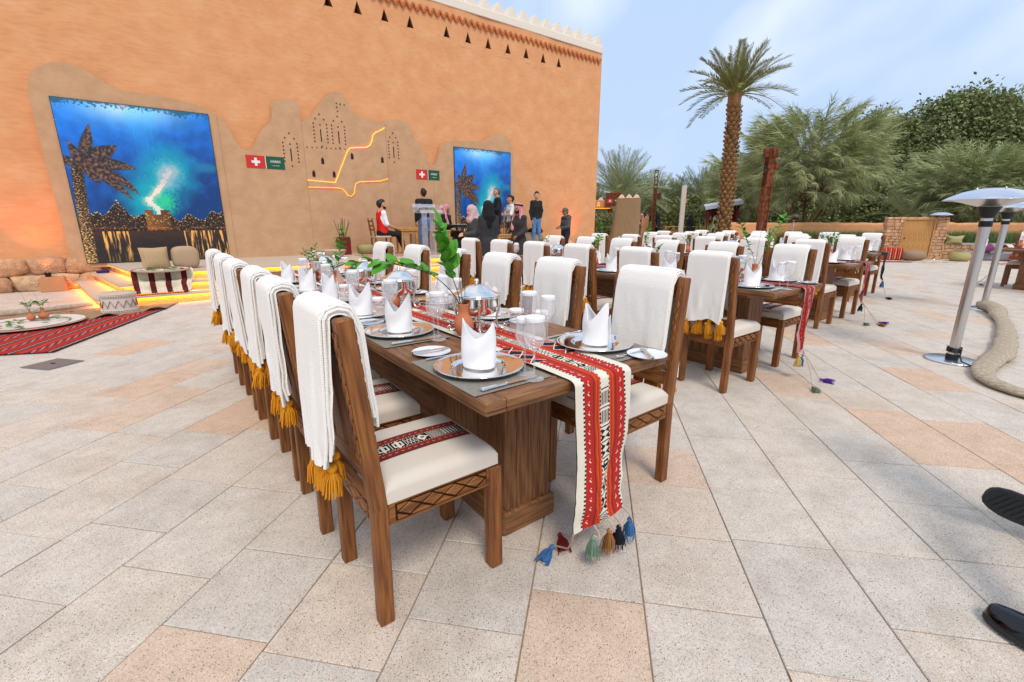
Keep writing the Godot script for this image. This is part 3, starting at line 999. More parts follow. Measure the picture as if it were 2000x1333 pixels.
	part("frame", b, M.drain, dr)
	b = MB.new()
	b.bx(Vector3(0, 0.013, 0), Vector3(0.05, 0.004, 0.02), 0.001)
	part("handle", b, M.rubber, dr)

# ---------------------------------------------------------------- the mud-plastered building
func build_building() -> void:
	var o := thing("mud_building", "tall ochre mud-plastered building wall with white saw-tooth parapet", "building", W(0, 0), TH)
	# local x runs along the wall, y up, z towards the plaza
	var L0 := -9.0
	var L1 := 16.08
	var top := 7.02
	var wall := MB.new()
	# front face as a grid with a slight unevenness; triangular vents are cut as deep recesses
	var vents := []
	for s in [3.05, 3.75, 4.45, 5.15, 5.9, 6.6, 7.3, 8.0, 8.7, 9.79, 10.49, 11.2, 11.92, 12.62, 13.33, 14.03]: vents.append(s)
	var nz := FastNoiseLite.new()
	nz.seed = 6
	nz.frequency = 0.35
	var f := func(x: float, y: float) -> Vector3: return Vector3(x, y, nz.get_noise_2d(x * 2.0, y * 2.0) * 0.03)
	var rows := []
	for i in 26:
		var row := []
		for k in 64: row.append(f.call(L0 + (L1 - L0) * k / 63.0, 6.1 * i / 25.0))
		rows.append(row)
	rows.reverse()
	wall.sheet(rows)
	# the strip that holds the vents
	var xs := [L0]
	for s in vents: xs.append(s - 0.13); xs.append(s + 0.13)
	xs.append(L1)
	var y0 := 6.1; var ya := 6.24; var yb := 6.52; var y1 := top
	for i in xs.size() - 1:
		var a: float = xs[i]; var b: float = xs[i + 1]
		var n0: Vector3 = f.call(a, 6.1) * Vector3(1, 0, 1); var n1: Vector3 = f.call(b, 6.1) * Vector3(1, 0, 1)
		var up := Vector3.UP
		if i % 2 == 0:
			wall.quad(n0 + up * y0, n1 + up * y0, n1 + up * y1, n0 + up * y1)
		else:
			var c := (n0 + n1) * 0.5
			var l := n0.lerp(n1, 0.1); var rr := n0.lerp(n1, 0.9)
			wall.quad(n0 + up * y0, n1 + up * y0, rr + up * ya, l + up * ya)
			wall.quad(n0 + up * y0, l + up * ya, c + up * yb, n0 + up * y1)
			wall.quad(n1 + up * y1, c + up * yb, rr + up * ya, n1 + up * y0)
			wall.flat(n0 + up * y1, c + up * yb, n1 + up * y1)
	# body behind
	var bk := -14.0
	wall.quad(Vector3(L1, 0, 0), Vector3(L1, 0, bk), Vector3(L1, top, bk), Vector3(L1, top, 0))
	wall.quad(Vector3(L1, 0, bk), Vector3(L0, 0, bk), Vector3(L0, top, bk), Vector3(L1, top, bk))
	wall.quad(Vector3(L0, 0, bk), Vector3(L0, 0, 0), Vector3(L0, top, 0), Vector3(L0, top, bk))
	wall.quad(Vector3(L0, top - 0.02, 0), Vector3(L1, top - 0.02, 0), Vector3(L1, top - 0.02, bk), Vector3(L0, top - 0.02, bk))
	part("wall", wall, M.plaster, o)
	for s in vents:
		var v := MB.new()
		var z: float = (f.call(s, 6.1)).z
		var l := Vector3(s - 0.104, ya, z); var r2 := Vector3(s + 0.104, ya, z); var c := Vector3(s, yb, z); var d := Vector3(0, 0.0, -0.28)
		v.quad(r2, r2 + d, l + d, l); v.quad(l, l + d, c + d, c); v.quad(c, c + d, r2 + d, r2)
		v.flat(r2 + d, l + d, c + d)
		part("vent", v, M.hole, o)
	# raised zigzag course under the parapet
	var zz := MB.new()
	var x := -2.0
	while x < L1 - 0.2:
		zz.bar(Vector3(x, 6.83, 0.035), Vector3(x + 0.10, 6.67, 0.035), 0.035, 0.045, 0.0)
		zz.bar(Vector3(x + 0.10, 6.67, 0.036), Vector3(x + 0.20, 6.83, 0.036), 0.035, 0.045, 0.0)
		x += 0.20
	part("zigzag_course", zz, M.zigzag, o)
	# white lime parapet with stepped pointed merlons
	var pr := MB.new()
	pr.box(tf(Vector3((L0 + L1) * 0.5, top + 0.10, -0.20)), Vector3(L1 - L0 + 0.03, 0.22, 0.46), 0.015)
	part("parapet", pr, M.white_lime, o)
	var md := MB.new()
	var pl := PackedVector2Array([Vector2(-0.21, 0), Vector2(0.21, 0), Vector2(0.16, 0.10), Vector2(0.10, 0.17), Vector2(0.055, 0.29), Vector2(0.03, 0.315), Vector2(-0.03, 0.315), Vector2(-0.055, 0.29), Vector2(-0.10, 0.17), Vector2(-0.16, 0.10)])
	md.prism(pl, 0.34, Transform3D(), 0.03)
	var mm := md.mesh(M.white_lime)
	x = 6.4
	while x < L1 - 0.1:
		partm("merlon", mm, o, tf(Vector3(x, top + 0.205, -0.35)))
		x += 0.475
	# rough stone plinth: a course of big rounded stones on a course of smaller
	var r := RandomNumberGenerator.new()
	r.seed = 8
	for row in 2:
		var sx := -2.6 + row * 0.3
		while sx < 15.6:
			var ln := r.randf_range(0.45, 0.95)
			if sx > 1.35 and sx + ln < 11.8 and row >= 0:
				sx += ln
				continue
			var b := MB.new()
			b.blob(Vector3.ZERO, Vector3(ln * 0.53, 0.17, 0.14), 12, 0.30, r.randi() % 999, 0.55)
			partm("stone", b.mesh(M[["rubble_a", "rubble_b", "rubble_c"][r.randi() % 3]]), o, tf(Vector3(sx + ln * 0.5, 0.15 + row * 0.31, 0.07 - row * 0.03)))
			sx += ln
	var pb := MB.new()
	pb.box(tf(Vector3((L0 + L1) * 0.5, 0.30, 0.0)), Vector3(L1 - L0, 0.62, 0.10), 0.02)
	part("plinth", pb, M.rubble_b, o)

# ---------------------------------------------------------------- stage backdrop, screens, flags
func build_backdrop() -> void:
	var zf := 0.16
	var o := thing("stage_backdrop", "tan cut-out stage backdrop shaped like an old mud-brick skyline", "backdrop", W(0, 0), TH)
	var raw := [1.10, 0.40, 1.07, 2.25, 1.06, 3.55, 1.12, 3.80, 1.25, 3.97, 1.43, 4.07, 1.62, 4.12, 1.80, 4.08, 2.07, 3.96, 2.25, 3.80, 2.45, 3.755, 2.82, 3.76, 3.3, 3.72, 3.58, 3.67, 3.84, 3.60, 4.02, 3.46, 4.13, 3.28, 4.22, 3.05, 4.32, 2.88, 4.41, 2.83, 4.50, 2.85, 4.58, 2.95, 4.66, 3.10, 4.76, 3.27, 4.85, 3.38, 5.0, 3.51, 5.03, 3.60, 5.05, 3.85, 5.11, 3.95, 5.25, 4.02, 5.45, 4.05, 5.58, 4.03, 5.645, 3.92, 5.66, 3.58, 5.80, 3.66, 5.95, 3.78, 6.12, 4.00, 6.29, 4.21, 6.42, 4.32, 6.55, 4.36, 6.66, 4.33, 6.76, 4.25, 6.85, 4.10, 6.95, 3.93, 7.12, 3.84, 7.45, 3.80, 7.72, 3.78, 7.84, 3.89, 8.10, 3.92, 8.40, 3.875, 8.50, 3.72, 8.585, 3.51, 8.76, 3.35, 8.85, 3.18, 8.93, 3.01, 9.03, 2.84, 9.12, 2.80, 9.21, 2.86, 9.30, 3.05, 9.40, 3.32, 9.50, 3.45, 9.66, 3.52, 10.2, 3.58, 10.9, 3.64, 11.10, 3.76, 11.28, 3.86, 11.48, 3.90, 11.68, 3.87, 11.84, 3.75, 11.98, 3.53, 12.06, 2.6, 12.08, 0.40]
	var poly := PackedVector2Array()
	for i in range(0, raw.size(), 2): poly.append(Vector2(raw[i], raw[i + 1]))
	var b := MB.new()
	b.prism(poly, zf - 0.02, tf(Vector3(0, 0, 0.03)), 0.012)
	part("panel", b, M.tan_panel, o)
	# thin seams between the sheets of the backdrop
	b = MB.new()
	for s in [[5.66, 0.5, 3.57], [7.75, 0.5, 3.76], [3.94, 0.5, 3.5], [9.12, 0.5, 2.78]]:
		b.box(tf(Vector3(s[0], (s[1] + s[2]) * 0.5, zf + 0.0115)), Vector3(0.012, s[2] - s[1], 0.003))
	part("seam", b, M.tan_box, o)
	# raised lower map sheet, whose edges hold the strip lights
	var z2 := zf + 0.012
	var mapp := PackedVector2Array([Vector2(5.67, 2.115), Vector2(6.35, 2.125), Vector2(6.50, 2.11), Vector2(6.58, 2.03), Vector2(6.63, 1.95), Vector2(6.70, 1.93), Vector2(6.77, 2.0), Vector2(6.80, 2.14), Vector2(6.84, 2.25), Vector2(6.95, 2.30), Vector2(7.5, 2.34), Vector2(7.73, 2.41), Vector2(7.73, 3.66), Vector2(7.62, 3.58), Vector2(7.48, 3.52), Vector2(7.41, 3.45), Vector2(7.37, 3.30), Vector2(7.30, 3.19), Vector2(7.20, 3.13), Vector2(6.90, 3.10), Vector2(6.78, 3.08), Vector2(6.70, 2.98), Vector2(6.33, 2.23), Vector2(5.67, 2.26)])
	b = MB.new()
	b.prism(mapp, 0.035, tf(Vector3(0, 0, z2)), 0.008)
	part("map_sheet", b, M.tan_panel, o)
	var strips := [[[5.67, 2.268], [6.325, 2.238], [6.69, 2.99], [6.77, 3.09], [6.90, 3.112], [7.20, 3.142], [7.295, 3.20], [7.36, 3.31], [7.40, 3.46], [7.475, 3.53], [7.61, 3.592], [7.73, 3.67]], [[5.67, 2.105], [6.35, 2.115], [6.49, 2.10], [6.57, 2.02], [6.625, 1.94], [6.70, 1.918], [6.782, 1.995], [6.812, 2.14], [6.85, 2.24], [6.955, 2.29], [7.505, 2.33], [7.735, 2.40]]]
	for s in strips:
		b = MB.new()
		var pts := []
		for q in s: pts.append(Vector3(q[0], q[1], z2 + 0.012))
		b.tube(pts, 0.0075, 6)
		part("led_strip", b, M.led_small, o)
	# patterns of small triangular and slit openings
	var zt := zf + 0.012
	for g in [[5.36, 3.30, 1.0], [6.09, 3.80, 1.0], [6.52, 3.80, 1.0], [7.95, 3.57, 0.85]]:
		var k: float = g[2]
		var pts2 := [[0, 0], [-0.10 * k, -0.11], [0.10 * k, -0.11]]
		for i in 6: pts2.append([-0.155 * k, -0.22 - i * 0.083]); pts2.append([0.155 * k, -0.22 - i * 0.083])
		pts2.append([0, -0.24]); pts2.append([0, -0.74])
		for q in pts2:
			var t := MB.new()
			t.prism(PackedVector2Array([Vector2(-0.021, -0.018), Vector2(0.021, -0.018), Vector2(0, 0.024)]), 0.004, tf(Vector3(g[0] + q[0], g[1] + q[1] * 0.98, zt)))
			part("vent", t, M.dark_hole, o)
		var sl := MB.new()
		sl.box(tf(Vector3(g[0], g[1] - 0.48, zt + 0.002)), Vector3(0.024, 0.28, 0.004))
		part("slit", sl, M.dark_hole, o)
	for q in [[6.53, 4.12], [6.62, 4.115], [6.72, 4.11], [6.53, 4.03], [6.54, 3.94]]:
		var t := MB.new()
		t.prism(PackedVector2Array([Vector2(-0.02, -0.017), Vector2(0.02, -0.017), Vector2(0, 0.022)]), 0.004, tf(Vector3(q[0], q[1] - 0.02, zt)))
		part("vent", t, M.dark_hole, o)
	for i in 9:
		var t := MB.new()
		t.prism(PackedVector2Array([Vector2(-0.018, -0.016), Vector2(0.018, -0.016), Vector2(0, 0.02)]), 0.004, tf(Vector3(5.74 + i * 0.113, 3.03 + i * 0.004, zt)))
		part("vent", t, M.dark_hole, o)
	for q in [[6.07, 2.74, 0], [6.80, 2.90, 1], [7.60, 2.87, 1], [5.83, 2.43, 0], [6.32, 2.44, 0]]:
		var t := MB.new()
		t.prism(PackedVector2Array([Vector2(-0.035, -0.075), Vector2(0.035, -0.075), Vector2(0.035, 0.03), Vector2(0, 0.085), Vector2(-0.035, 0.03)]), 0.006, tf(Vector3(q[0], q[1], zt + (0.035 if q[2] else 0.0))))
		part("window_niche", t, M.dark_hole, o)
	# screens
	for s in [[1.335, 3.775, 0.49, 3.50, "large glowing stage screen on the left showing a blue lagoon and a palm"], [9.81, 11.865, 0.49, 3.385, "glowing stage screen on the right, partly hidden behind standing men"]]:
		var sc := thing("led_screen", s[4], "screen", W(0, 0), TH, "stage screens")
		b = MB.new()
		b.box(tf(Vector3((s[0] + s[1]) * 0.5, (s[2] + s[3]) * 0.5, zf + 0.028)), Vector3(s[1] - s[0] + 0.02, s[3] - s[2] + 0.02, 0.03), 0.004)
		part("case", b, M.black_plastic, sc)
		b = MB.new()
		var z := zf + 0.046
		b.quad(Vector3(s[0], s[2], z), Vector3(s[1], s[2], z), Vector3(s[1], s[3], z), Vector3(s[0], s[3], z), Vector2(0, 1), Vector2(1, 1), Vector2(1, 0), Vector2(0, 0))
		part("picture", b, M.screen, sc)
		var al := AreaLight3D.new()
		al.name = "screen_light"
		al.area_size = Vector2(s[1] - s[0], s[3] - s[2])
		al.light_color = Color(0.45, 0.65, 1.0)
		al.light_energy = 0.25
		al.area_range = 14.0
		al.shadow_enabled = true
		al.position = Vector3((s[0] + s[1]) * 0.5, (s[2] + s[3]) * 0.5, z + 0.02)
		al.rotation.y = PI
		sc.add_child(al)
	# flags
	for q in [[4.385, 2.475, 0.395, 0.275, "left"], [8.575, 2.435, 0.36, 0.265, "right"]]:
		flag_red(Vector3(0, 0, 0), q[0], q[1], q[2], q[3], zf + 0.014, "red flag with a white cross, on the %s end of the backdrop" % ("screen" if q[4] == "left" else "far"))
		flag_green(q[0] + q[2] + 0.014, q[1], q[2], q[3], zf + 0.014, "green flag with white script and sword, %s" % ("beside the large screen" if q[4] == "left" else "nearer the far screen"))

func flag_red(_o: Vector3, x: float, y: float, w: float, h: float, z: float, label: String) -> void:
	var o := thing("cross_flag", label, "flag", W(0, 0), TH, "flags on the backdrop")
	var b := MB.new()
	b.box(tf(Vector3(x + w * 0.5, y + h * 0.5, z)), Vector3(w, h, 0.008))
	part("field", b, M.flag_red, o)
	b = MB.new()
	var k := h * 0.19
	b.box(tf(Vector3(x + w * 0.5, y + h * 0.5, z + 0.006)), Vector3(k * 3.3, k, 0.006))
	b.box(tf(Vector3(x + w * 0.5, y + h * 0.5, z + 0.0062)), Vector3(k, k * 3.3, 0.006))
	part("cross", b, M.flag_white, o)
	b = MB.new()
	b.box(tf(Vector3(x + w + 0.007, y + h * 0.5, z)), Vector3(0.013, h, 0.008))
	part("border", b, M.flag_white, o)

func flag_green(x: float, y: float, w: float, h: float, z: float, label: String, tn := TH, at := Vector3.INF) -> void:
	var o := thing("script_flag", label, "flag", W(0, 0) if at == Vector3.INF else at, tn, "flags on the backdrop")
	var b := MB.new()
	b.box(tf(Vector3(x + w * 0.5, y + h * 0.5, z)), Vector3(w, h, 0.008))
	part("field", b, M.flag_green, o)
	# flowing script in two woven lines, and the sword under it
	b = MB.new()
	var c := Vector3(x + w * 0.5, y + h * 0.60, z + 0.006)
	for i in 9:
		var px := (i - 4) * w * 0.062
		b.bar(c + Vector3(px, -h * 0.055, 0), c + Vector3(px + w * 0.012, h * (0.13 if i % 2 == 0 else 0.075), 0), 0.003, w * 0.016)
		var arc := []
		for j in 6: arc.append(c + Vector3(px - w * 0.02 + w * 0.055 * j / 5.0, -h * 0.05 - sin(j / 5.0 * PI) * h * 0.045 * (1 if i % 3 != 1 else -1), 0))
		b.tube(arc, w * 0.0085, 4)
	b.tube([c + Vector3(-w * 0.22, h * 0.02, 0), c + Vector3(-w * 0.05, h * 0.045, 0), c + Vector3(w * 0.22, h * 0.02, 0)], w * 0.008, 4)
	part("script", b, M.flag_white, o)
	b = MB.new()
	var c2 := Vector3(x + w * 0.5, y + h * 0.27, z + 0.006)
	b.tube([c2 + Vector3(-w * 0.22, h * 0.03, 0), c2 + Vector3(-w * 0.1, 0, 0), c2 + Vector3(w * 0.2, 0, 0)], [w * 0.004, w * 0.010, w * 0.010], 4)
	b.bar(c2 + Vector3(w * 0.16, -h * 0.04, 0), c2 + Vector3(w * 0.16, h * 0.04, 0), 0.004, w * 0.012)
	part("sword", b, M.flag_white, o)

# ---------------------------------------------------------------- stage with lit steps
func slab_poly(b: MB, x0a: float, x0b: float, zb: float, x1: float, y0: float, y1: float, za := 0.10) -> void:   # plan: left edge slants from x0a at the wall to x0b at the front
	var p := [Vector3(x0a, 0, za), Vector3(x0b, 0, zb), Vector3(x1, 0, zb), Vector3(x1, 0, za)]
	var u := Vector3.UP
	b.quad(p[0] + u * y1, p[1] + u * y1, p[2] + u * y1, p[3] + u * y1)
	b.quad(p[3] + u * y0, p[2] + u * y0, p[1] + u * y0, p[0] + u * y0)
	for i in 4:
		var a: Vector3 = p[i]; var e: Vector3 = p[(i + 1) % 4]
		b.quad(a + u * y0, e + u * y0, e + u * y1, a + u * y1)

func build_stage() -> void:
	var o := thing("stage", "low wide stage with warm-lit steps along its front and left side", "stage", W(0, 0), TH)
	var ht := 0.155
	var e := [[1.07, 1.62, 3.40], [1.33, 1.90, 3.08], [1.60, 2.15, 2.76]]
	for i in 3:
		var b := MB.new()
		slab_poly(b, e[i][0] + 0.05, e[i][1] + 0.05, e[i][2] - 0.05, 12.9 - 0.05, ht * i + 0.001, ht * (i + 1) - 0.028)
		part("riser", b, M.tan_panel, o)
		b = MB.new()
		slab_poly(b, e[i][0], e[i][1], e[i][2], 12.9, ht * (i + 1) - 0.03, ht * (i + 1) + (0.004 if i == 2 else 0.0))
		part("stage_floor" if i == 2 else "tread", b, M.stage_floor, o)
		b = MB.new()
		var y: float = ht * (i + 1) - 0.045
		b.bar(Vector3(e[i][1] + 0.03, y + 0.009, e[i][2] - 0.026), Vector3(12.8, y + 0.009, e[i][2] - 0.026), 0.012, 0.012)
		b.bar(Vector3(e[i][0] + 0.026, y + 0.009, 0.16), Vector3(e[i][1] + 0.026, y + 0.009, e[i][2] - 0.05), 0.012, 0.012, 0.0, Vector3(1, 0, 0))
		part("led_strip", b, M.led, o)
		for sp in [[(e[i][1] + 12.8) * 0.5, e[i][2] - 0.02, 12.8 - e[i][1], 0.0], [(e[i][0] + e[i][1]) * 0.5 + 0.02, e[i][2] * 0.5, e[i][2] - 0.2, -PI / 2 + 0.165]]:
			var al := AreaLight3D.new()
			al.name = "step_light"
			al.area_size = Vector2(sp[2], 0.018)
			al.light_color = Color(1.0, 0.56, 0.12)
			al.area_range = 6.0
			al.light_energy = 0.75 * sp[2] / 3.0
			al.shadow_enabled = true
			al.position = Vector3(sp[0], y, sp[1])
			al.rotation = Vector3(-PI / 2 + 0.2, sp[3], 0)
			o.add_child(al, true)
	# uplight boxes against the wall and their lamps
	var b := MB.new()
	b.bx(Vector3(0, 0.135, 0), Vector3(0.36, 0.27, 0.24), 0.01)
	solo("uplight_box", b, M.tan_box, "tan box hiding an uplight at the foot of the wall, left of the screen", "box", W(0.80, 0.38), TH)
	for q in [[0.74, 0.27, 1.6, 0.275, "on the tan box at the left"], [14.75, 0.46, 1.6, 0.0, "on the ground near the building's right corner"]]:
		var lamp := thing("uplight", "small black uplight lamp %s" % q[4], "lamp", W(q[0], q[1], q[3]), TH)
		b = MB.new()
		b.lathe([Vector2(0, 0.0), Vector2(0.045, 0.0), Vector2(0.045, 0.075), Vector2(0.036, 0.078), Vector2(0.036, 0.07), Vector2(0, 0.07)], 18)
		part("housing", b, M.black_plastic, lamp)
		b = MB.new()
		b.lathe([Vector2(0.035, 0.0715), Vector2(0.02, 0.075), Vector2(0, 0.0755)], 18)
		part("lens", b, M.led, lamp)
		var sp := SpotLight3D.new()
		sp.name = numbered("uplight_beam")
		sp.position = W(q[0], q[1], q[3] + 0.10)
		add_child(sp)
		sp.look_at(W(q[0] - 0.12, 0.05, 2.4))
		sp.light_color = Color(1.0, 0.36, 0.12)
		sp.light_energy = q[2] * 1.1
		sp.spot_angle = 36.0
		sp.spot_angle_attenuation = 0.9
		sp.spot_range = 9.0
		sp.light_size = 0.06
		sp.shadow_enabled = true

# ---------------------------------------------------------------- chairs and throws
func diamonds(b: MB, x: Transform3D, w: float, h: float, n: int) -> void:    # carved lattice: raised lozenges and half lozenges, local x by y, proud along z
	var cw := w / n
	var g := 0.0035
	for i in n:
		var c := -w * 0.5 + cw * (i + 0.5)
		var rh := PackedVector2Array([Vector2(c - cw * 0.5 + g * 1.5, 0), Vector2(c, -h * 0.5 + g), Vector2(c + cw * 0.5 - g * 1.5, 0), Vector2(c, h * 0.5 - g)])
		b.prism(rh, 0.005, x, 0.0025)
	for i in n + 1:
		var c := -w * 0.5 + cw * i
		for s in [-1.0, 1.0]:
			var l := maxf(c - cw * 0.5 + g * 2.0, -w * 0.5)
			var r := minf(c + cw * 0.5 - g * 2.0, w * 0.5)
			var tr := PackedVector2Array([Vector2(l, s * h * 0.5), Vector2(r, s * h * 0.5), Vector2(c, s * g * 1.6)])
			b.prism(tr, 0.005, x, 0.0)

func make_chair() -> Node3D:       # local: +x is the front, z the width; the back posts stand at x = 0
	var o := thing("dining_chair", "", "chair", Vector3.ZERO, 0.0, "carved wooden dining chairs at the long tables")
	var wz := 0.185
	for s in [-1.0, 1.0]:
		var b := MB.new()
		b.seed_ = 3 if s < 0 else 8
		b.bar(Vector3(0.005, 0, wz * s), Vector3(0.012, 0.44, wz * s), 0.045, 0.05, 0.004)
		b.bar(Vector3(0.0118, 0.43, wz * s), Vector3(-0.045, 1.05, wz * s), 0.0452, 0.0502, 0.005)
		var p := part("back_post", b, M.wood, o)
		b = MB.new()      # lattice carved into the face that looks at the sitter and into the back face
		for f in [1.0, -1.0]:
			var tilt := atan2(0.057, 0.62)
			var bs := Basis(Vector3(0, 0, 1), tilt) * Basis(Vector3(0, 1, 0), PI / 2 * f) * Basis(Vector3(0, 0, 1), PI / 2)
			diamonds(b, Transform3D(bs, Vector3(-0.0245 + 0.0246 * f * cos(tilt), 0.81, wz * s)), 0.40, 0.030, 7)
		part("carving", b, M.wood, p).set_meta("kind", "stuff")
		b = MB.new()
		b.seed_ = 13 if s < 0 else 19
		b.bar(Vector3(0.452, 0, wz * s), Vector3(0.448, 0.435, wz * s), 0.05, 0.052, 0.004)
		part("leg", b, M.wood, o)
		b = MB.new()
		b.bx(Vector3(0.235, 0.405, (wz + 0.004) * s), Vector3(0.395, 0.082, 0.026), 0.002)
		var r := part("side_rail", b, M.wood, o)
		b = MB.new()
		diamonds(b, tf(Vector3(0.235, 0.405, (wz + 0.0168) * s), 0.0 if s > 0 else PI), 0.34, 0.050, 4)
		part("carving", b, M.wood, r).set_meta("kind", "stuff")
		b = MB.new()
		b.bx(Vector3(0.235, 0.405, (wz + 0.0165) * s), Vector3(0.352, 0.062, 0.001), 0.0)
		part("groove", b, M.groove, r)
	for q in [[0.455, "front_rail"], [0.008, "back_rail"]]:
		var b := MB.new()
		b.bx(Vector3(q[0], 0.405, 0), Vector3(0.026, 0.082, wz * 2 - 0.04), 0.002)
		var r := part(q[1], b, M.wood, o)
		b = MB.new()
		diamonds(b, tf(Vector3(q[0] + (0.0132 if q[0] > 0.2 else -0.0132), 0.405, 0), PI / 2 if q[0] > 0.2 else -PI / 2), 0.28, 0.05, 3)
		part("carving", b, M.wood, r).set_meta("kind", "stuff")
	var b2 := MB.new()
	b2.bar(Vector3(-0.0435, 1.0, -wz + 0.02), Vector3(-0.0435, 1.0, wz - 0.02), 0.032, 0.09, 0.003, Vector3(1, 0, 0))
	part("top_rail", b2, M.wood, o)
	b2 = MB.new()
	b2.bar(Vector3(0.0, 0.55, -wz + 0.02), Vector3(0.0, 0.55, wz - 0.02), 0.026, 0.06, 0.003, Vector3(1, 0, 0))
	part("lower_back_rail", b2, M.wood, o)
	for z in [-0.07, 0.07]:
		b2 = MB.new()
		b2.bar(Vector3(-0.002, 0.57, z), Vector3(-0.040, 0.97, z), 0.10, 0.016, 0.002)
		part("back_slat", b2, M.wood, o)
	# upholstered seat with a woven band across its middle
	var rows := []
	var h := 0.072
	b2 = MB.new()
	var seat := func(u: float, vv: float, lift: float) -> Vector3:
		var ex := clampf((absf(u) - 0.40) / 0.10, 0, 1); var ez := clampf((absf(vv) - 0.40) / 0.10, 0, 1)
		var y := h * (0.50 + 0.50 * sqrt(maxf(0.0, 1.0 - ex * ex)) * sqrt(maxf(0.0, 1.0 - ez * ez)) + 0.12 * cos(u * PI) * cos(vv * PI))
		return Vector3(0.247 + u * 0.43, 0.446 + y + lift, vv * 0.405)
	var us := [-0.5, -0.5, -0.5, -0.4985, -0.492, -0.48, -0.46, -0.43, -0.39, -0.3, -0.15, 0.0]
	for i in range(10, -1, -1): us.append(-us[i])
	for i in 23:
		var row := []
		for k in 23:
			var q: Vector3 = seat.call(us[i], us[k], 0.0)
			var low := mini(mini(i, 22 - i), mini(k, 22 - k))
			if low < 2: q.y = lerpf(0.442, q.y, low * 0.5)
			row.append(q)
		rows.append(row)
	b2.sheet(rows)
	var cu := part("seat", b2, M.linen, o)
	b2 = MB.new()
	rows = []
	for i in 13:
		var row := []
		for k in 5: row.append(seat.call(-0.49 + i / 12.0 * 0.985, -0.17 + k / 4.0 * 0.34, 0.0025))
		rows.append(row)
	b2.sheet(rows, 0.002)
	for j in b2.uv.size(): b2.uv[j] = Vector2(b2.uv[j].x / 0.14, b2.uv[j].y / 0.95 + 0.05)
	part("woven_band", b2, M.seat_band, cu)
	return o

func tassel_mesh(mt: Material, ln := 0.075, r := 0.017, sd := 1) -> ArrayMesh:   # hangs down from the origin
	var b := MB.new()
	var g := RandomNumberGenerator.new()
	g.seed = sd
	b.lathe([Vector2(0.0, 0.0), Vector2(0.009, -0.003), Vector2(0.012, -0.011), Vector2(0.009, -0.019), Vector2(0.007, -0.022), Vector2(0.011, -0.03), Vector2(r * 0.8, -ln * 0.8), Vector2(0.0, -ln * 0.86)], 9)
	for i in 22:
		var a := TAU * i / 22.0 + g.randf_range(-0.1, 0.1)
		var k := r * g.randf_range(0.85, 1.15)
		var d := Vector3(cos(a), 0, sin(a))
		b.tube([d * 0.0075 + Vector3(0, -0.022, 0), d * k * 0.85 + Vector3(0, -ln * 0.5, 0), d * k * g.randf_range(0.9, 1.2) + Vector3(0, -ln * g.randf_range(0.92, 1.06), 0)], [0.0022, 0.0027, 0.0022], 3, false)
	return b.mesh(mt)

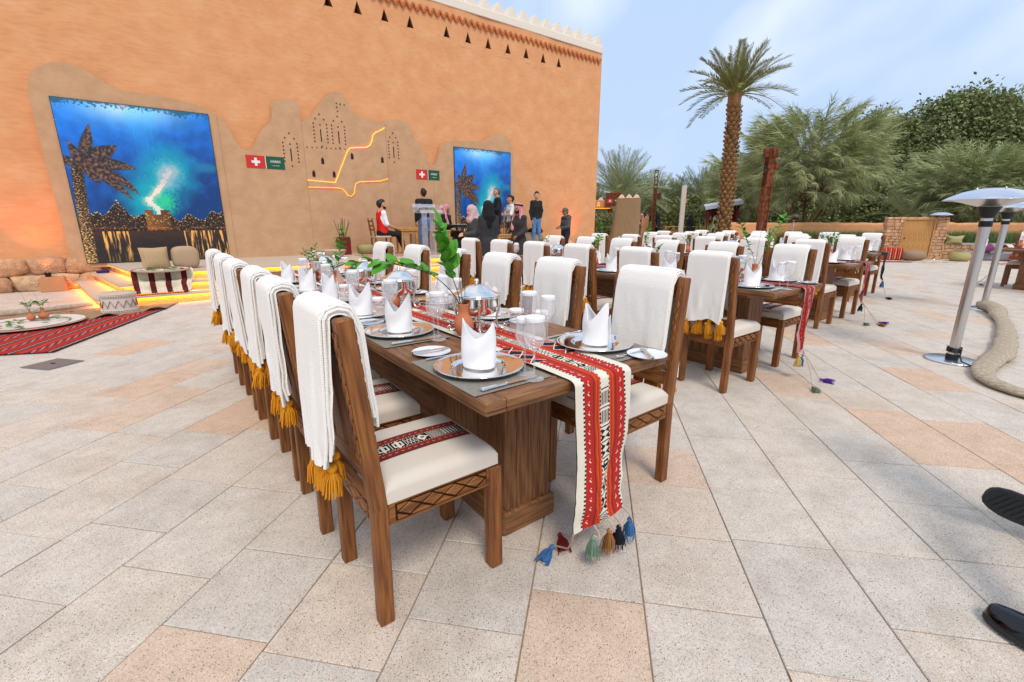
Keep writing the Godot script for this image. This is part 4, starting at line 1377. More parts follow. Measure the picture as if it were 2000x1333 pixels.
func make_throw(vr: int) -> Node3D:      # folded white throw over a chair back; same frame as the chair
	var o := thing("throw_blanket", "", "blanket", Vector3.ZERO, 0.0, "white tasselled throws on the chair backs")
	var g := RandomNumberGenerator.new()
	g.seed = 100 + vr
	var nz := FastNoiseLite.new()
	nz.seed = 40 + vr
	nz.frequency = 1.6
	var b := MB.new()
	var inner_len: float = [0.36, 0.30, 0.40, 0.33, 0.38][vr]
	var outer_len: float = [0.47, 0.43, 0.49, 0.45, 0.48][vr]
	var pinch: float = [0.24, 0.10, 0.02, 0.16, 0.06][vr]
	var half: float = [0.150, 0.158, 0.162, 0.146, 0.155][vr]
	for L in 3:
		var off := 0.007 + L * 0.0108
		var il := inner_len - (2 - L) * 0.035
		var ol := outer_len - (2 - L) * 0.022
		# profile: up the sitter's side, over the rail, down the outside
		var prof := []
		var n1 := 12
		for i in n1:
			var q := i / float(n1)
			var y := 1.048 - il * (1.0 - q)
			prof.append(Vector2(-0.028 + (1.048 - y) * 0.092 + 0.024 + off * 0.75, y))
		for i in 9:
			var a := PI * i / 8.0
			prof.append(Vector2(-0.044 + cos(a) * (0.022 + off), 1.048 + sin(a) * (0.010 + off)))
		for i in range(1, n1 + 3):
			var q := i / float(n1 + 2)
			prof.append(Vector2(-0.044 - (0.022 + off) - sin(q * 1.6) * 0.012 + q * 0.018 * vr * 0.5, 1.048 - ol * q))
		var rows := []
		for i in prof.size():
			var row := []
			var down := clampf((1.03 - prof[i].y) / 0.48, 0, 1)
			var outer: bool = i > n1 + 4
			for k in 19:
				var u := k / 18.0 * 2.0 - 1.0
				var hw := half - L * 0.003
				var z := u * hw * (1.0 - (pinch if outer else pinch * 0.25) * down * down)
				z += (0.012 * down * sin(vr * 2.1 + 1.0)) if outer else 0.0
				var rip := (nz.get_noise_3d(u * 0.9, prof[i].y * 1.1 + (3.0 if outer else 0.0), L * 0.15) * 0.024 + nz.get_noise_3d(u * 2.6 + 9.0, prof[i].y * 3.4, 4.0) * 0.009) * down
				rip += (sin(u * 7.0 + vr * 2.0) * 0.010 * down * down * (1.0 + pinch * 3.0) if outer else 0.0)
				var edge := pow(absf(u), 8.0) * 0.006
				var xx: float = prof[i].x + (rip if not outer else -absf(rip) * 0.9 - rip * 0.4)
				var yy: float = prof[i].y - edge + (nz.get_noise_2d(u * 1.2, 7.0) * 0.02 * down)
				if outer and pinch > 0.0: yy -= (0.018 * cos(u * 2.4 + vr) * down * down)
				row.append(Vector3(xx, yy, z))
			rows.append(row)
		b.sheet(rows, 0.0095)
		if L == 2 or L == 1:      # stitched hem along the outer edge
			for k in [0, 18]:
				var pts := []
				for i in range(0, rows.size(), 2): pts.append(rows[i][k])
				b.tube(pts, 0.0052, 6)
	var f := part("folded_cloth", b, M.throw, o)
	var nt: int = [5, 5, 4, 5, 4][vr]
	for i in nt:
		var u := (i + 0.5) / nt * 2.0 - 1.0
		var zz := u * half * (1.0 - pinch)
		var t := partm("tassel", meshes["tassel_%d" % (i % 3)], o, Transform3D(Basis.from_euler(Vector3(g.randf_range(-0.2, 0.2), g.randf() * 6.0, g.randf_range(-0.2, 0.2))).scaled(Vector3(1.45, 1.45, 1.45)), Vector3(-0.086 - g.randf() * 0.02 + outer_len * 0.02 * vr, 1.048 - outer_len + 0.008 - g.randf() * 0.012, zz + g.randf_range(-0.01, 0.01))))
		if g.randf() < 0.6:
			partm("tassel", meshes["tassel_%d" % ((i + 1) % 3)], o, Transform3D(Basis.from_euler(Vector3(g.randf_range(-0.2, 0.2), g.randf() * 6.0, 0)).scaled(Vector3(1.4, 1.4, 1.4)), Vector3(-0.07, 1.048 - outer_len + 0.024, zz + g.randf_range(-0.03, 0.03))))
	return o

# ---------------------------------------------------------------- tables
func make_table(ln: float) -> Node3D:     # local x across (0.915), z along from 0 (near end) back to -ln
	var o := thing("long_table", "", "table", Vector3.ZERO, TH, "long wooden dining tables")
	var w := 0.915
	for i in 5:
		var b := MB.new()
		b.seed_ = i * 3
		var bw := (w - 0.16) / 5.0
		b.bx(Vector3(-w * 0.5 + 0.08 + bw * (i + 0.5), 0.764, -ln * 0.5), Vector3(bw - 0.0015, 0.03, ln - 0.16), 0.0012)
		part("plank", b, M.table_wood, o)
	for s in [-1.0, 1.0]:
		var b := MB.new()
		b.seed_ = 20 + int(s)
		b.bx(Vector3((w * 0.5 - 0.04) * s, 0.7655, -ln * 0.5), Vector3(0.08, 0.031, ln - 0.002), 0.004)
		b.bx(Vector3((w * 0.5 - 0.045) * s, 0.742, -ln * 0.5), Vector3(0.078, 0.018, ln - 0.014), 0.004)
		part("edge_board", b, M.table_wood, o)
		b = MB.new()
		b.seed_ = 27 + int(s)
		var z := -0.04 if s > 0 else -ln + 0.04
		b.bx(Vector3(0, 0.7652, z), Vector3(w - 0.162, 0.0312, 0.08), 0.004)
		b.bx(Vector3(0, 0.742, z + 0.005 * s * -1), Vector3(w - 0.17, 0.018, 0.078), 0.004)
		part("end_board", b, M.table_wood, o)
		# pedestal of boards on a plinth
		b = MB.new()
		var pz := -0.30 - 0.32 if s > 0 else -ln + 0.62
		b.seed_ = 40 + int(s)
		b.bx(Vector3(-0.028, 0.40, pz), Vector3(0.25, 0.66, 0.60), 0.003)
		var pd := part("pedestal", b, M.table_wood, o)
		b = MB.new()
		b.seed_ = 50 + int(s)
		b.bx(Vector3(-0.028, 0.055, pz), Vector3(0.29, 0.11, 0.64), 0.008)
		part("plinth", b, M.table_wood, pd)
		b = MB.new()
		for k in 3: b.bx(Vector3(-0.028 - 0.063 + 0.063 * k, 0.42, pz + 0.3005), Vector3(0.002, 0.60, 0.001))
		for k in 5:
			b.bx(Vector3(-0.028 - 0.1253, 0.42, pz - 0.2 + 0.1 * k), Vector3(0.001, 0.60, 0.002))
			b.bx(Vector3(-0.028 + 0.1253, 0.42, pz - 0.2 + 0.1 * k), Vector3(0.001, 0.60, 0.002))
		part("board_joint", b, M.groove, pd)
	var b := MB.new()
	b.bx(Vector3(-0.028, 0.40, -ln * 0.5), Vector3(0.17, 0.64, ln - 1.86), 0.002)
	part("spine_panel", b, M.table_wood, o)
	b = MB.new()
	b.bx(Vector3(0, 0.715, -ln * 0.5), Vector3(0.70, 0.035, ln - 0.5), 0.002)
	part("apron", b, M.table_wood, o)
	return o

func make_runner(ln: float, hang: float, mt: Material, vr: int, label: String, at: Vector3, turn: float) -> Node3D:   # same frame as the table
	var o := thing("table_runner", label, "runner", at, turn, "woven table runners")
	var nz := FastNoiseLite.new()
	nz.seed = 60 + vr
	nz.frequency = 2.2
	var pts := []
	var top := 0.7845
	for i in 12: pts.append([-hang * (1.0 - i / 12.0), 1])
	var rows := []
	var hw: float = [0.147, 0.10, 0.085, 0.10][vr % 4]
	var n := 26
	for i in n + 1:             # hanging end, from the bottom up
		var q := i / float(n)
		var row := []
		for k in 9:
			var u := k / 8.0 * 2.0 - 1.0
			var y := top - 0.020 - hang * (1.0 - q)
			var dn := 1.0 - q
			var shrink: float = 1.0 - [0.16, 0.62, 0.75, 0.5][vr % 4] * dn
			var x: float = u * hw * shrink + [0.02, 0.0, 0.0, 0.0][vr % 4] * dn + 0.012 * sin(dn * 5.0 + vr) * dn
			var z := 0.030 + nz.get_noise_2d(u * 0.35 + vr, dn * 0.7) * 0.05 * dn + sin(u * (2.5 + vr) + 0.7) * 0.012 * dn
			row.append(Vector3(x + 0.045 * q * 0.0, y - 0.035 * (0.5 - u * 0.5) * dn * dn, z))
		rows.append(row)
	for i in 5:                 # round the edge
		var a := PI * 0.5 * (i + 1) / 5.0
		var row := []
		for k in 9:
			var u := k / 8.0 * 2.0 - 1.0
			row.append(Vector3(u * hw, top - 0.020 + sin(a) * 0.020, 0.030 - (1.0 - cos(a)) * 0.030))
		rows.append(row)
	var m := int(ln / 0.12)
	for i in range(1, m + 1):
		var q := i / float(m)
		var row := []
		for k in 9:
			var u := k / 8.0 * 2.0 - 1.0
			var wide: float = lerpf(hw, 0.155, clampf(q * 3.0, 0, 1))
			row.append(Vector3(u * wide + 0.012 * sin(q * 9.0 + vr), top + 0.0012 + 0.0035 * absf(nz.get_noise_2d(u, q * 6.0)), -q * (ln - 0.02)))
		rows.append(row)
	var b := MB.new()
	b.sheet(rows, 0.004)
	for j in b.uv.size():
		b.uv[j] = Vector2(clampf(b.uv[j].x / (hw * 2.0), 0.01, 0.99), b.uv[j].y / 1.5 + 0.10 - hang / 1.5 - (0.147 if vr == 0 else 0.0))
	part("cloth", b, mt, o)
	# corded tassels at the hanging corners
	var low: float = top - 0.02 - hang
	var sets := [[["yarn_blue", 0.03, -0.15, 0.16, 1.2, true], ["yarn_red", 0.04, -0.19, 0.10, 1.0, true], ["yarn_green", -0.035, 0.075, 0.0, 0.2, false], ["yarn_ochre", 0.02, -0.005, 0.0, 0.3, false], ["yarn_navy", 0.085, 0.02, 0.0, 0.1, false], ["yarn_blue", 0.125, -0.07, 0.0, 0.0, false]], [["yarn_cream", 0.02, 0.02, 0.0, 0.1, false], ["yarn_blue", 0.05, -0.01, 0.0, 0.2, false], ["yarn_purple", 0.05, 0.16, 0.12, 1.4, true], ["yarn_green", -0.22, 0.20, 0.10, 1.4, true]], [["yarn_navy", 0.03, 0.0, 0.0, 0.1, false], ["yarn_purple", 0.10, 0.20, 0.1, 1.4, true], ["yarn_ochre", -0.05, 0.22, 0.1, 1.3, true], ["yarn_green", -0.12, 0.10, 0.05, 1.2, true]], [["yarn_blue", 0.04, 0.0, 0, 0.1, false], ["yarn_red", 0.0, 0.05, 0, 0.2, false], ["yarn_navy", -0.06, 0.12, 0.1, 1.3, true]]]
	var st: Array = sets[vr % 4]
	var g := RandomNumberGenerator.new()
	g.seed = vr
	for i in st.size():
		var q = st[i]
		var root: Vector3 = rows[0][clampi(int((i + 0.5) / st.size() * 9), 0, 8)]
		var end: Vector3
		var turn2: Basis
		if q[5]:
			end = Vector3(root.x + q[1], 0.022, 0.03 + q[2])
			turn2 = Basis.from_euler(Vector3(PI * 0.46, (atan2(q[1], q[2]) if vr > 0 else -1.2 + i * 0.7) + PI, 0))
		else:
			end = Vector3(root.x + q[1] * 0.3, maxf(root.y - 0.02 - i * 0.008, 0.10), root.z + 0.012)
			turn2 = Basis.from_euler(Vector3(0.06, 0, 0.04 * (i - 2)))
		var mid: Vector3 = root.lerp(end, 0.55) + Vector3(0.015, -0.03, 0.02)
		if q[5]: mid.y = maxf(mid.y, 0.03)
		var cb := MB.new()
		cb.tube([root, root.lerp(mid, 0.5) + Vector3(0.004, 0, 0.004), mid, mid.lerp(end, 0.5), end], 0.0035, 5)
		part("cord", cb, M.cord, o)
		partm("tassel", tassel_mesh(M[q[0]], 0.105, 0.024, 7 + i), o, Transform3D(turn2, end))
	return o

# ---------------------------------------------------------------- tableware prototypes
func make_wares() -> Dictionary:
	var P := {}
	var b := MB.new()
	b.lathe([Vector2(0.0, 0.004), Vector2(0.085, 0.004), Vector2(0.092, 0.007), Vector2(0.098, 0.012), Vector2(0.104, 0.014), Vector2(0.150, 0.016), Vector2(0.157, 0.019), Vector2(0.163, 0.0195), Vector2(0.166, 0.017), Vector2(0.160, 0.013), Vector2(0.100, 0.006), Vector2(0.092, 0.0), Vector2(0.0, 0.0)], 48)
	P.charger = b.mesh(M.silver)
	# folded napkin: a standing bishop's hat with two points
	for nv in 4:
		b = MB.new()
		var rows := []
		var n := 30
		for i in 10:
			var row := []
			for k in n + 1:
				var a := TAU * k / n
				var c := cos(a)
				var q := i / 9.0
				var hgt: float = [0.104, 0.098, 0.110, 0.100][nv] + [0.075, 0.080, 0.062, 0.07][nv] * pow(absf(c), [1.6, 1.3, 2.0, 1.7][nv]) * ([1.0, 0.86, 1.05, 1.1][nv] if c > 0 else [0.92, 1.05, 0.9, 0.8][nv])
				var rx := lerpf(0.058, 0.067, sin(q * 2.6)) * (1.0 - 0.10 * q)
				var rz := lerpf(0.047, 0.040, q) * (1.0 - 0.45 * q * absf(c))
				row.append(Vector3(c * rx, 0.006 + hgt * q, sin(a) * rz + 0.004 * sin(q * 7.0 + a * 2.0 + nv * 1.7) + 0.003 * sin(a * 5.0 + nv * 2.0 + q * 4.0) * q))
			rows.append(row)
		b.sheet(rows, 0.003)
		var fold := []
		for i in 9:
			var q := i / 8.0
			var row := []
			for k in 7:
				var u := k / 6.0
				row.append(Vector3(lerpf(-0.056, 0.054, u), 0.010 + lerpf(0.125 * (1.0 - u) * q, 0.112 * q, u * u), 0.0475 - q * 0.006 - absf(u - 0.5) * 0.028 + 0.0015))
			fold.append(row)
		b.sheet(fold, 0.0025)
		P["napkin_%d" % nv] = b.mesh(M.napkin)
	b = MB.new()
	b.lathe([Vector2(0.0, 0.004), Vector2(0.05, 0.004), Vector2(0.056, 0.007), Vector2(0.078, 0.013), Vector2(0.080, 0.012), Vector2(0.057, 0.003), Vector2(0.048, 0.0), Vector2(0.0, 0.0)], 36)
	P.bread_plate = b.mesh(M.porcelain)
	# knives and fork lie along x
	b = MB.new()
	knife(b, 0.235)
	P.knife = b.mesh(M.steel)
	b = MB.new()
	knife(b, 0.165)
	P.butter_knife = b.mesh(M.steel)
	b = MB.new()
	b.tube([Vector3(-0.105, 0.005, 0), Vector3(-0.06, 0.006, 0), Vector3(0.02, 0.006, 0), Vector3(0.055, 0.005, 0)], [0.0055, 0.0045, 0.0028, 0.0045], 8)
	b.bx(Vector3(0.068, 0.0055, 0), Vector3(0.026, 0.003, 0.021), 0.001)
	for z in [-0.0085, -0.0028, 0.0028, 0.0085]: b.bx(Vector3(0.098, 0.007, z), Vector3(0.036, 0.0025, 0.0026), 0.0)
	P.fork = b.mesh(M.steel)
	for q in [["wine_glass", 0.20, 0.034], ["water_glass", 0.215, 0.038]]:
		b = MB.new()
		var h: float = q[1]; var r: float = q[2]
		b.lathe([Vector2(0.0, 0.0), Vector2(0.034, 0.001), Vector2(0.034, 0.002), Vector2(0.012, 0.005), Vector2(0.0042, 0.010), Vector2(0.0034, 0.03), Vector2(0.0036, h * 0.44), Vector2(0.008, h * 0.47), Vector2(r * 0.72, h * 0.56), Vector2(r, h * 0.68), Vector2(r * 0.97, h * 0.80), Vector2(r * 0.80, h), Vector2(r * 0.80 - 0.0012, h), Vector2(r * 0.96 - 0.0012, h * 0.80), Vector2(r - 0.0013, h * 0.68), Vector2(r * 0.70, h * 0.565), Vector2(0.004, h * 0.485), Vector2(0.0, h * 0.483)], 28)
		P[q[0]] = b.mesh(M.glass)
		b = MB.new()
		b.lathe([Vector2(0, h + 0.0045), Vector2(r * 0.86, h + 0.004), Vector2(r * 0.90, h), Vector2(r * 0.88, h - 0.012), Vector2(r * 0.86, h - 0.012)], 24)
		P[q[0] + "_cap"] = b.mesh(M.paper)
	b = MB.new()
	var pr := []
	for i in 7: pr.append([Vector3(-0.225, 0.0, -0.16 + i * 0.32 / 6), Vector3(0.225, 0, -0.16 + i * 0.32 / 6)])
	b.bx(Vector3(0, 0.0012, 0), Vector3(0.45, 0.0024, 0.32), 0.0008)
	P.placemat = b.mesh(M.placemat)
	# terracotta vase
	b = MB.new()
	b.lathe([Vector2(0.0, 0.0), Vector2(0.022, 0.0), Vector2(0.028, 0.004), Vector2(0.042, 0.03), Vector2(0.047, 0.052), Vector2(0.043, 0.075), Vector2(0.030, 0.095), Vector2(0.024, 0.108), Vector2(0.023, 0.125), Vector2(0.0265, 0.148), Vector2(0.0265, 0.152), Vector2(0.0235, 0.152), Vector2(0.019, 0.125), Vector2(0.019, 0.10), Vector2(0.0, 0.09)], 32)
	P.vase = b.mesh(M.terracotta)
	return P

func knife(b: MB, ln: float) -> void:
	var hl := ln * 0.42
	b.box(tf(Vector3(-ln * 0.5 + hl * 0.5, 0.006, 0)), Vector3(hl, 0.009, 0.017), 0.004)
	b.box(tf(Vector3(-ln * 0.5 + 0.012, 0.006, 0)), Vector3(0.024, 0.010, 0.021), 0.0045)
	b.box(tf(Vector3(-ln * 0.5 + hl + 0.004, 0.006, 0)), Vector3(0.010, 0.011, 0.013), 0.003)
	var z := ln * 0.5
	var x0 := -ln * 0.5 + hl + 0.008
	b.prism(PackedVector2Array([Vector2(x0, -0.006), Vector2(z - 0.02, -0.010), Vector2(z - 0.004, -0.006), Vector2(z, 0.004), Vector2(z - 0.01, 0.0085), Vector2(x0, 0.007)]), 0.002, Transform3D(Basis(Vector3(1, 0, 0), PI / 2), Vector3(0, 0.007, 0)))

func make_urn() -> Node3D:        # silver lidded warmer on curled legs with a burner under it
	var o := thing("silver_warmer", "", "serving dish", Vector3.ZERO, 0, "silver warmers down the tables")
	var b := MB.new()
	b.lathe([Vector2(0.0, 0.068), Vector2(0.035, 0.069), Vector2(0.068, 0.075), Vector2(0.086, 0.086), Vector2(0.094, 0.100), Vector2(0.097, 0.115), Vector2(0.098, 0.148), Vector2(0.102, 0.150), Vector2(0.1025, 0.156), Vector2(0.095, 0.157), Vector2(0.09, 0.156)], 40)
	var bw := part("bowl", b, M.silver, o)
	b = MB.new()
	b.lathe([Vector2(0.103, 0.157), Vector2(0.104, 0.161), Vector2(0.098, 0.165), Vector2(0.080, 0.170), Vector2(0.065, 0.178), Vector2(0.045, 0.192), Vector2(0.030, 0.199), Vector2(0.012, 0.202), Vector2(0.0, 0.2025)], 40)
	var ld := part("lid", b, M.silver, o)
	b = MB.new()
	b.lathe([Vector2(0.006, 0.201), Vector2(0.005, 0.207), Vector2(0.009, 0.211), Vector2(0.011, 0.217), Vector2(0.008, 0.224), Vector2(0.0, 0.227)], 14)
	part("knob", b, M.silver, ld)
	for k in 4:
		var a := TAU * (k + 0.5) / 4.0
		var d := Vector3(cos(a), 0, sin(a))
		b = MB.new()
		var pts := [d * 0.098 + Vector3(0, 0.150, 0), d * 0.102 + Vector3(0, 0.125, 0), d * 0.094 + Vector3(0, 0.09, 0), d * 0.085 + Vector3(0, 0.055, 0), d * 0.086 + Vector3(0, 0.028, 0), d * 0.096 + Vector3(0, 0.010, 0), d * 0.112 + Vector3(0, 0.005, 0), d * 0.126 + Vector3(0, 0.010, 0), d * 0.129 + Vector3(0, 0.020, 0), d * 0.121 + Vector3(0, 0.025, 0), d * 0.116 + Vector3(0, 0.018, 0)]
		b.tube(pts, [0.005, 0.006, 0.0055, 0.005, 0.005, 0.005, 0.0048, 0.0045, 0.004, 0.0035, 0.003], 8)
		part("leg", b, M.silver, o)
	b = MB.new()
	b.lathe([Vector2(0, 0.0), Vector2(0.030, 0.0), Vector2(0.033, 0.004), Vector2(0.033, 0.036), Vector2(0.028, 0.040), Vector2(0.012, 0.041), Vector2(0.0, 0.040)], 24)
	part("burner", b, M.steel, o)
	b = MB.new()
	for k in 4:
		var a := TAU * (k + 0.5) / 4.0
		b.tube([Vector3(0, 0.014, 0), Vector3(cos(a), 0, sin(a)) * 0.086 + Vector3(0, 0.040, 0)], 0.0028, 6)
	part("brace", b, M.silver, o)
	return o

# leafy branch: stem polyline with big oval leaves in pairs, every leaf a mesh of its own
func leaf_mesh(ln: float, wd: float, curl: float, mt: Material) -> ArrayMesh:   # grows along +x, faces up
	var b := MB.new()
	var rows := []
	for i in 8:
		var q := i / 7.0
		var w := wd * 0.5 * pow(sin(PI * pow(q, 0.75)), 0.8) + 0.0004
		var row := []
		for k in 5:
			var u := k / 4.0 * 2.0 - 1.0
			row.append(Vector3(q * ln, absf(u) * w * 0.28 - curl * q * q * ln, u * w))
		rows.append(row)
	b.col = Color(1, 1, 1)
	b.sheet(rows, 0.0006)
	return b.mesh(mt)

func branch(o: Node3D, pts: Array, n: int, ln: float, lm: Array, sd: int, from := 0.35, thick := 0.0026) -> void:
	var g := RandomNumberGenerator.new()
	g.seed = sd
	var cv := Curve3D.new()
	for p in pts: cv.add_point(p)
	var L := cv.get_baked_length()
	var dense := []
	for i in 17: dense.append(cv.sample_baked(L * i / 16.0, true))
	var b := MB.new()
	var rad := []
	for i in 17: rad.append(thick * (1.0 - 0.6 * i / 16.0))
	b.tube(dense, rad, 6)
	var st := part("branch", b, M.stem, o)
	for i in n:
		var q := from + (1.0 - from) * (i + 0.3) / n
		var p := cv.sample_baked(L * q, true)
		var d := (cv.sample_baked(minf(L, L * q + 0.01), true) - cv.sample_baked(maxf(0, L * q - 0.01), true)).normalized()
		var side := d.cross(Vector3(0.1, 1, 0.2)).normalized().rotated(d, (PI if i % 2 else 0.0) + g.randf_range(-0.7, 0.7))
		var dir := (side * g.randf_range(0.75, 1.0) + d * g.randf_range(0.5, 0.9) + Vector3(0, g.randf_range(-0.15, 0.25), 0)).normalized()
		if i == n - 1: dir = d
		var nn := (Vector3(0, 1, 0) - dir * dir.y + side * 0.2 + Vector3(g.randf_range(-0.4, 0.4), 0, g.randf_range(-0.4, 0.4))).normalized()
		var z := dir.cross(nn).normalized()
		nn = z.cross(dir)
		var k := ln * g.randf_range(0.75, 1.15) * (0.7 + 0.5 * sin(PI * clampf((i + 1.0) / n, 0.1, 0.85)))
		partm("leaf", lm[g.randi() % lm.size()], st, Transform3D(Basis(dir * k, nn * k, z * k), p))

# ---------------------------------------------------------------- laying the tables
const ORD := ["first", "second", "third", "fourth", "fifth", "sixth"]

func build_tables() -> void:
	for k in 3: meshes["tassel_%d" % k] = tassel_mesh(M.yarn, [0.085, 0.075, 0.092][k], [0.017, 0.019, 0.016][k], k + 2)
	for k in 2:
		meshes["leaf_b%d" % k] = leaf_mesh(1.0, 0.60 + k * 0.08, 0.10 + k * 0.18, M.leaf_bright)
		meshes["leaf_m%d" % k] = leaf_mesh(1.0, 0.44 + k * 0.06, 0.15 + k * 0.2, M.leaf_mid)
	var chair0 := make_chair()
	var throws := []
	for k in 5: throws.append(make_throw(k))
	var urn0 := make_urn()
	var P := make_wares()
	var first := {"chair": true, "t0": true, "t1": true, "t2": true, "t3": true, "t4": true, "urn": true}
	var tabs := [
		{"c": 3.622, "t": 11.60, "ln": 4.45, "n": "nearest table", "off": 0.755, "L": [11.21, 10.61, 10.09, 9.50, 8.93, 8.28], "R": [11.24, 10.55, 9.97, 9.28, 8.58, 7.80], "full": 2},
		{"c": 6.57, "t": 11.12, "ln": 4.45, "n": "second table", "off": 0.735, "L": [10.77, 10.08, 9.38, 8.70, 8.06, 7.38], "R": [10.70, 10.02, 9.33, 8.64, 7.98, 7.30], "full": 2},
		{"c": 9.62, "t": 10.64, "ln": 4.45, "n": "third table", "off": 0.73, "L": [10.30, 9.60, 8.92, 8.22, 7.55, 6.85], "R": [10.25, 9.55, 8.88, 8.20, 7.50, 6.82], "full": 1},
		{"c": 12.25, "t": 10.14, "ln": 4.45, "n": "fourth table", "off": 0.73, "L": [9.80, 9.10, 8.42, 7.74, 7.05, 6.35], "R": [9.75, 9.05, 8.40, 7.72, 7.02, 6.33], "full": 1},
	]
	var rr := RandomNumberGenerator.new()
	rr.seed = 21
	var tb0 := make_table(4.45)
	for ti in tabs.size():
		var q = tabs[ti]
		var tl: String = ["long wooden table nearest the camera, laid with silver chargers and a red runner", "second long wooden table, its narrow red runner hanging to the paving", "third long wooden table from the camera, red and white runner at its end", "fourth and farthest long wooden table, dark runner over its end"][ti]
		if ti == 0:
			tb0.position = W(q.c, q.t); tb0.set_meta("label", tl)
		else: copy(tb0, W(q.c, q.t), TH, tl)
		make_runner(q.ln, [0.56, 0.50, 0.46, 0.42][ti], [M.runner, M.runner_dark, M.runner_dark, M.runner_navy][ti], ti, ["bright red and white woven runner with coloured tassels on the nearest table", "dark red woven runner bunched narrow at the end of the second table", "red and pale woven runner on the third table, tassels on the paving", "dark navy woven runner hanging off the end of the fourth table"][ti], W(q.c + [0.03, 0.10, 0.12, 0.12][ti], q.t), TH)
		for side in 2:
			var ts: Array = q.L if side == 0 else q.R
			var sn := "left" if side == 0 else "right"
			for i in ts.size():
				var sx: float = q.c + (-q.off if side == 0 else q.off) + rr.randf_range(-0.012, 0.012)
				var turn := TH + (0.0 if side == 0 else PI) + rr.randf_range(-0.03, 0.03)
				var pos := W(sx, ts[i])
				var where := "%s from near end, %s side of %s" % [ORD[i], sn, q.n]
				var lab := "carved wooden chair, " + where
				if first.chair:
					first.chair = false
					chair0.position = pos; chair0.rotation.y = turn; chair0.set_meta("label", lab)
				else: copy(chair0, pos, turn, lab)
				var vr: int = [0, 3, 1, 4, 2, 1][(i + ti * 2) % 6] if side == 0 else [2, 4, 1, 3, 2, 4][(i + ti) % 6]
				if ti == 1 and side == 0 and i == 0: vr = 2
				var bl := "white throw on the chair %s" % where
				if first["t%d" % vr]:
					first["t%d" % vr] = false
					throws[vr].position = pos; throws[vr].rotation.y = turn; throws[vr].set_meta("label", bl)
				else: copy(throws[vr], pos, turn, bl)
				lay(P, q, side, i, ts[i], sn, rr)
		# centre pieces
		var us: Array = [[-0.80, 0.035], [-1.62, 0.0], [-2.35, 0.02], [-3.2, 0.0]] if ti == 0 else ([[-0.55, -0.08], [-1.75, 0.0], [-2.9, 0.0]] if ti < 3 else [[-0.7, 0.0], [-2.2, 0.0]])
		for i in us.size():
			var p := W(q.c + us[i][1], q.t + us[i][0], 0.788)
			var lab := "silver lidded warmer, %s from the near end of the %s" % [ORD[i], q.n]
			if first.urn:
				first.urn = false
				urn0.scale = Vector3.ONE * 1.12; urn0.position = p; urn0.rotation.y = TH + 0.3; urn0.set_meta("label", lab)
			else: copy(urn0, p, TH + 0.3 + i, lab).scale = Vector3.ONE * 1.12
		build_vases(P, q, ti)
	# candle jars, carafe and capped tumblers on the nearest table
	var b := MB.new()
	b.lathe([Vector2(0, 0.002), Vector2(0.040, 0.002), Vector2(0.042, 0.0), Vector2(0.043, 0.23), Vector2(0.041, 0.23), Vector2(0.040, 0.006), Vector2(0, 0.006)], 28)
	solo("hurricane_glass", b, M.glass, "tall straight clear glass cylinder standing mid-way down the nearest table", "glass vase", W(3.50, 9.02, 0.786))
	b = MB.new()
	b.lathe([Vector2(0, 0), Vector2(0.036, 0.0), Vector2(0.038, 0.004), Vector2(0.030, 0.10), Vector2(0.014, 0.16), Vector2(0.012, 0.20), Vector2(0.015, 0.205), Vector2(0.0, 0.205)], 24)
	solo("water_carafe", b, M.glass, "clear water bottle beside the tall glass cylinder on the nearest table", "bottle", W(3.45, 9.35, 0.786))
	var k := 0
	for q in [[3.80, 10.93], [3.86, 11.04], [3.74, 10.30], [3.86, 10.22], [3.40, 10.20], [3.42, 9.55], [3.78, 9.62], [3.44, 8.45], [3.52, 8.15], [3.66, 7.75]]:
		var o := thing("capped_tumbler", "upturned tumbler under a white paper cap, %s on the nearest table" % ["nearest on the right", "second on the right", "third on the right", "fourth on the right", "nearest on the left", "second on the left", "fifth on the right", "third on the left", "fourth on the left", "farthest of all"][k], "glass", W(q[0], q[1], 0.787), 0.0, "capped tumblers on the nearest table")
		b = MB.new()
		b.lathe([Vector2(0.030, 0.0), Vector2(0.034, 0.05), Vector2(0.033, 0.105), Vector2(0.0, 0.106), Vector2(0.0, 0.104), Vector2(0.0315, 0.103), Vector2(0.0325, 0.05), Vector2(0.029, 0.0)], 24)
		part("tumbler", b, M.glass, o)
		b = MB.new()
		b.lathe([Vector2(0.0, 0.111), Vector2(0.036, 0.110), Vector2(0.037, 0.104), Vector2(0.0365, 0.094), Vector2(0.035, 0.094)], 24)
		part("paper_cap", b, M.paper, o)
		k += 1

func single(P: Dictionary, key: String, called: String, label: String, cat: String, p: Vector3, turn: float, group: String) -> void:
	var o := MeshInstance3D.new()
	o.mesh = P[key]
	o.name = numbered(called)
	o.position = p
	o.rotation.y = turn
	add_child(o)
	tag(o, label, cat, group)

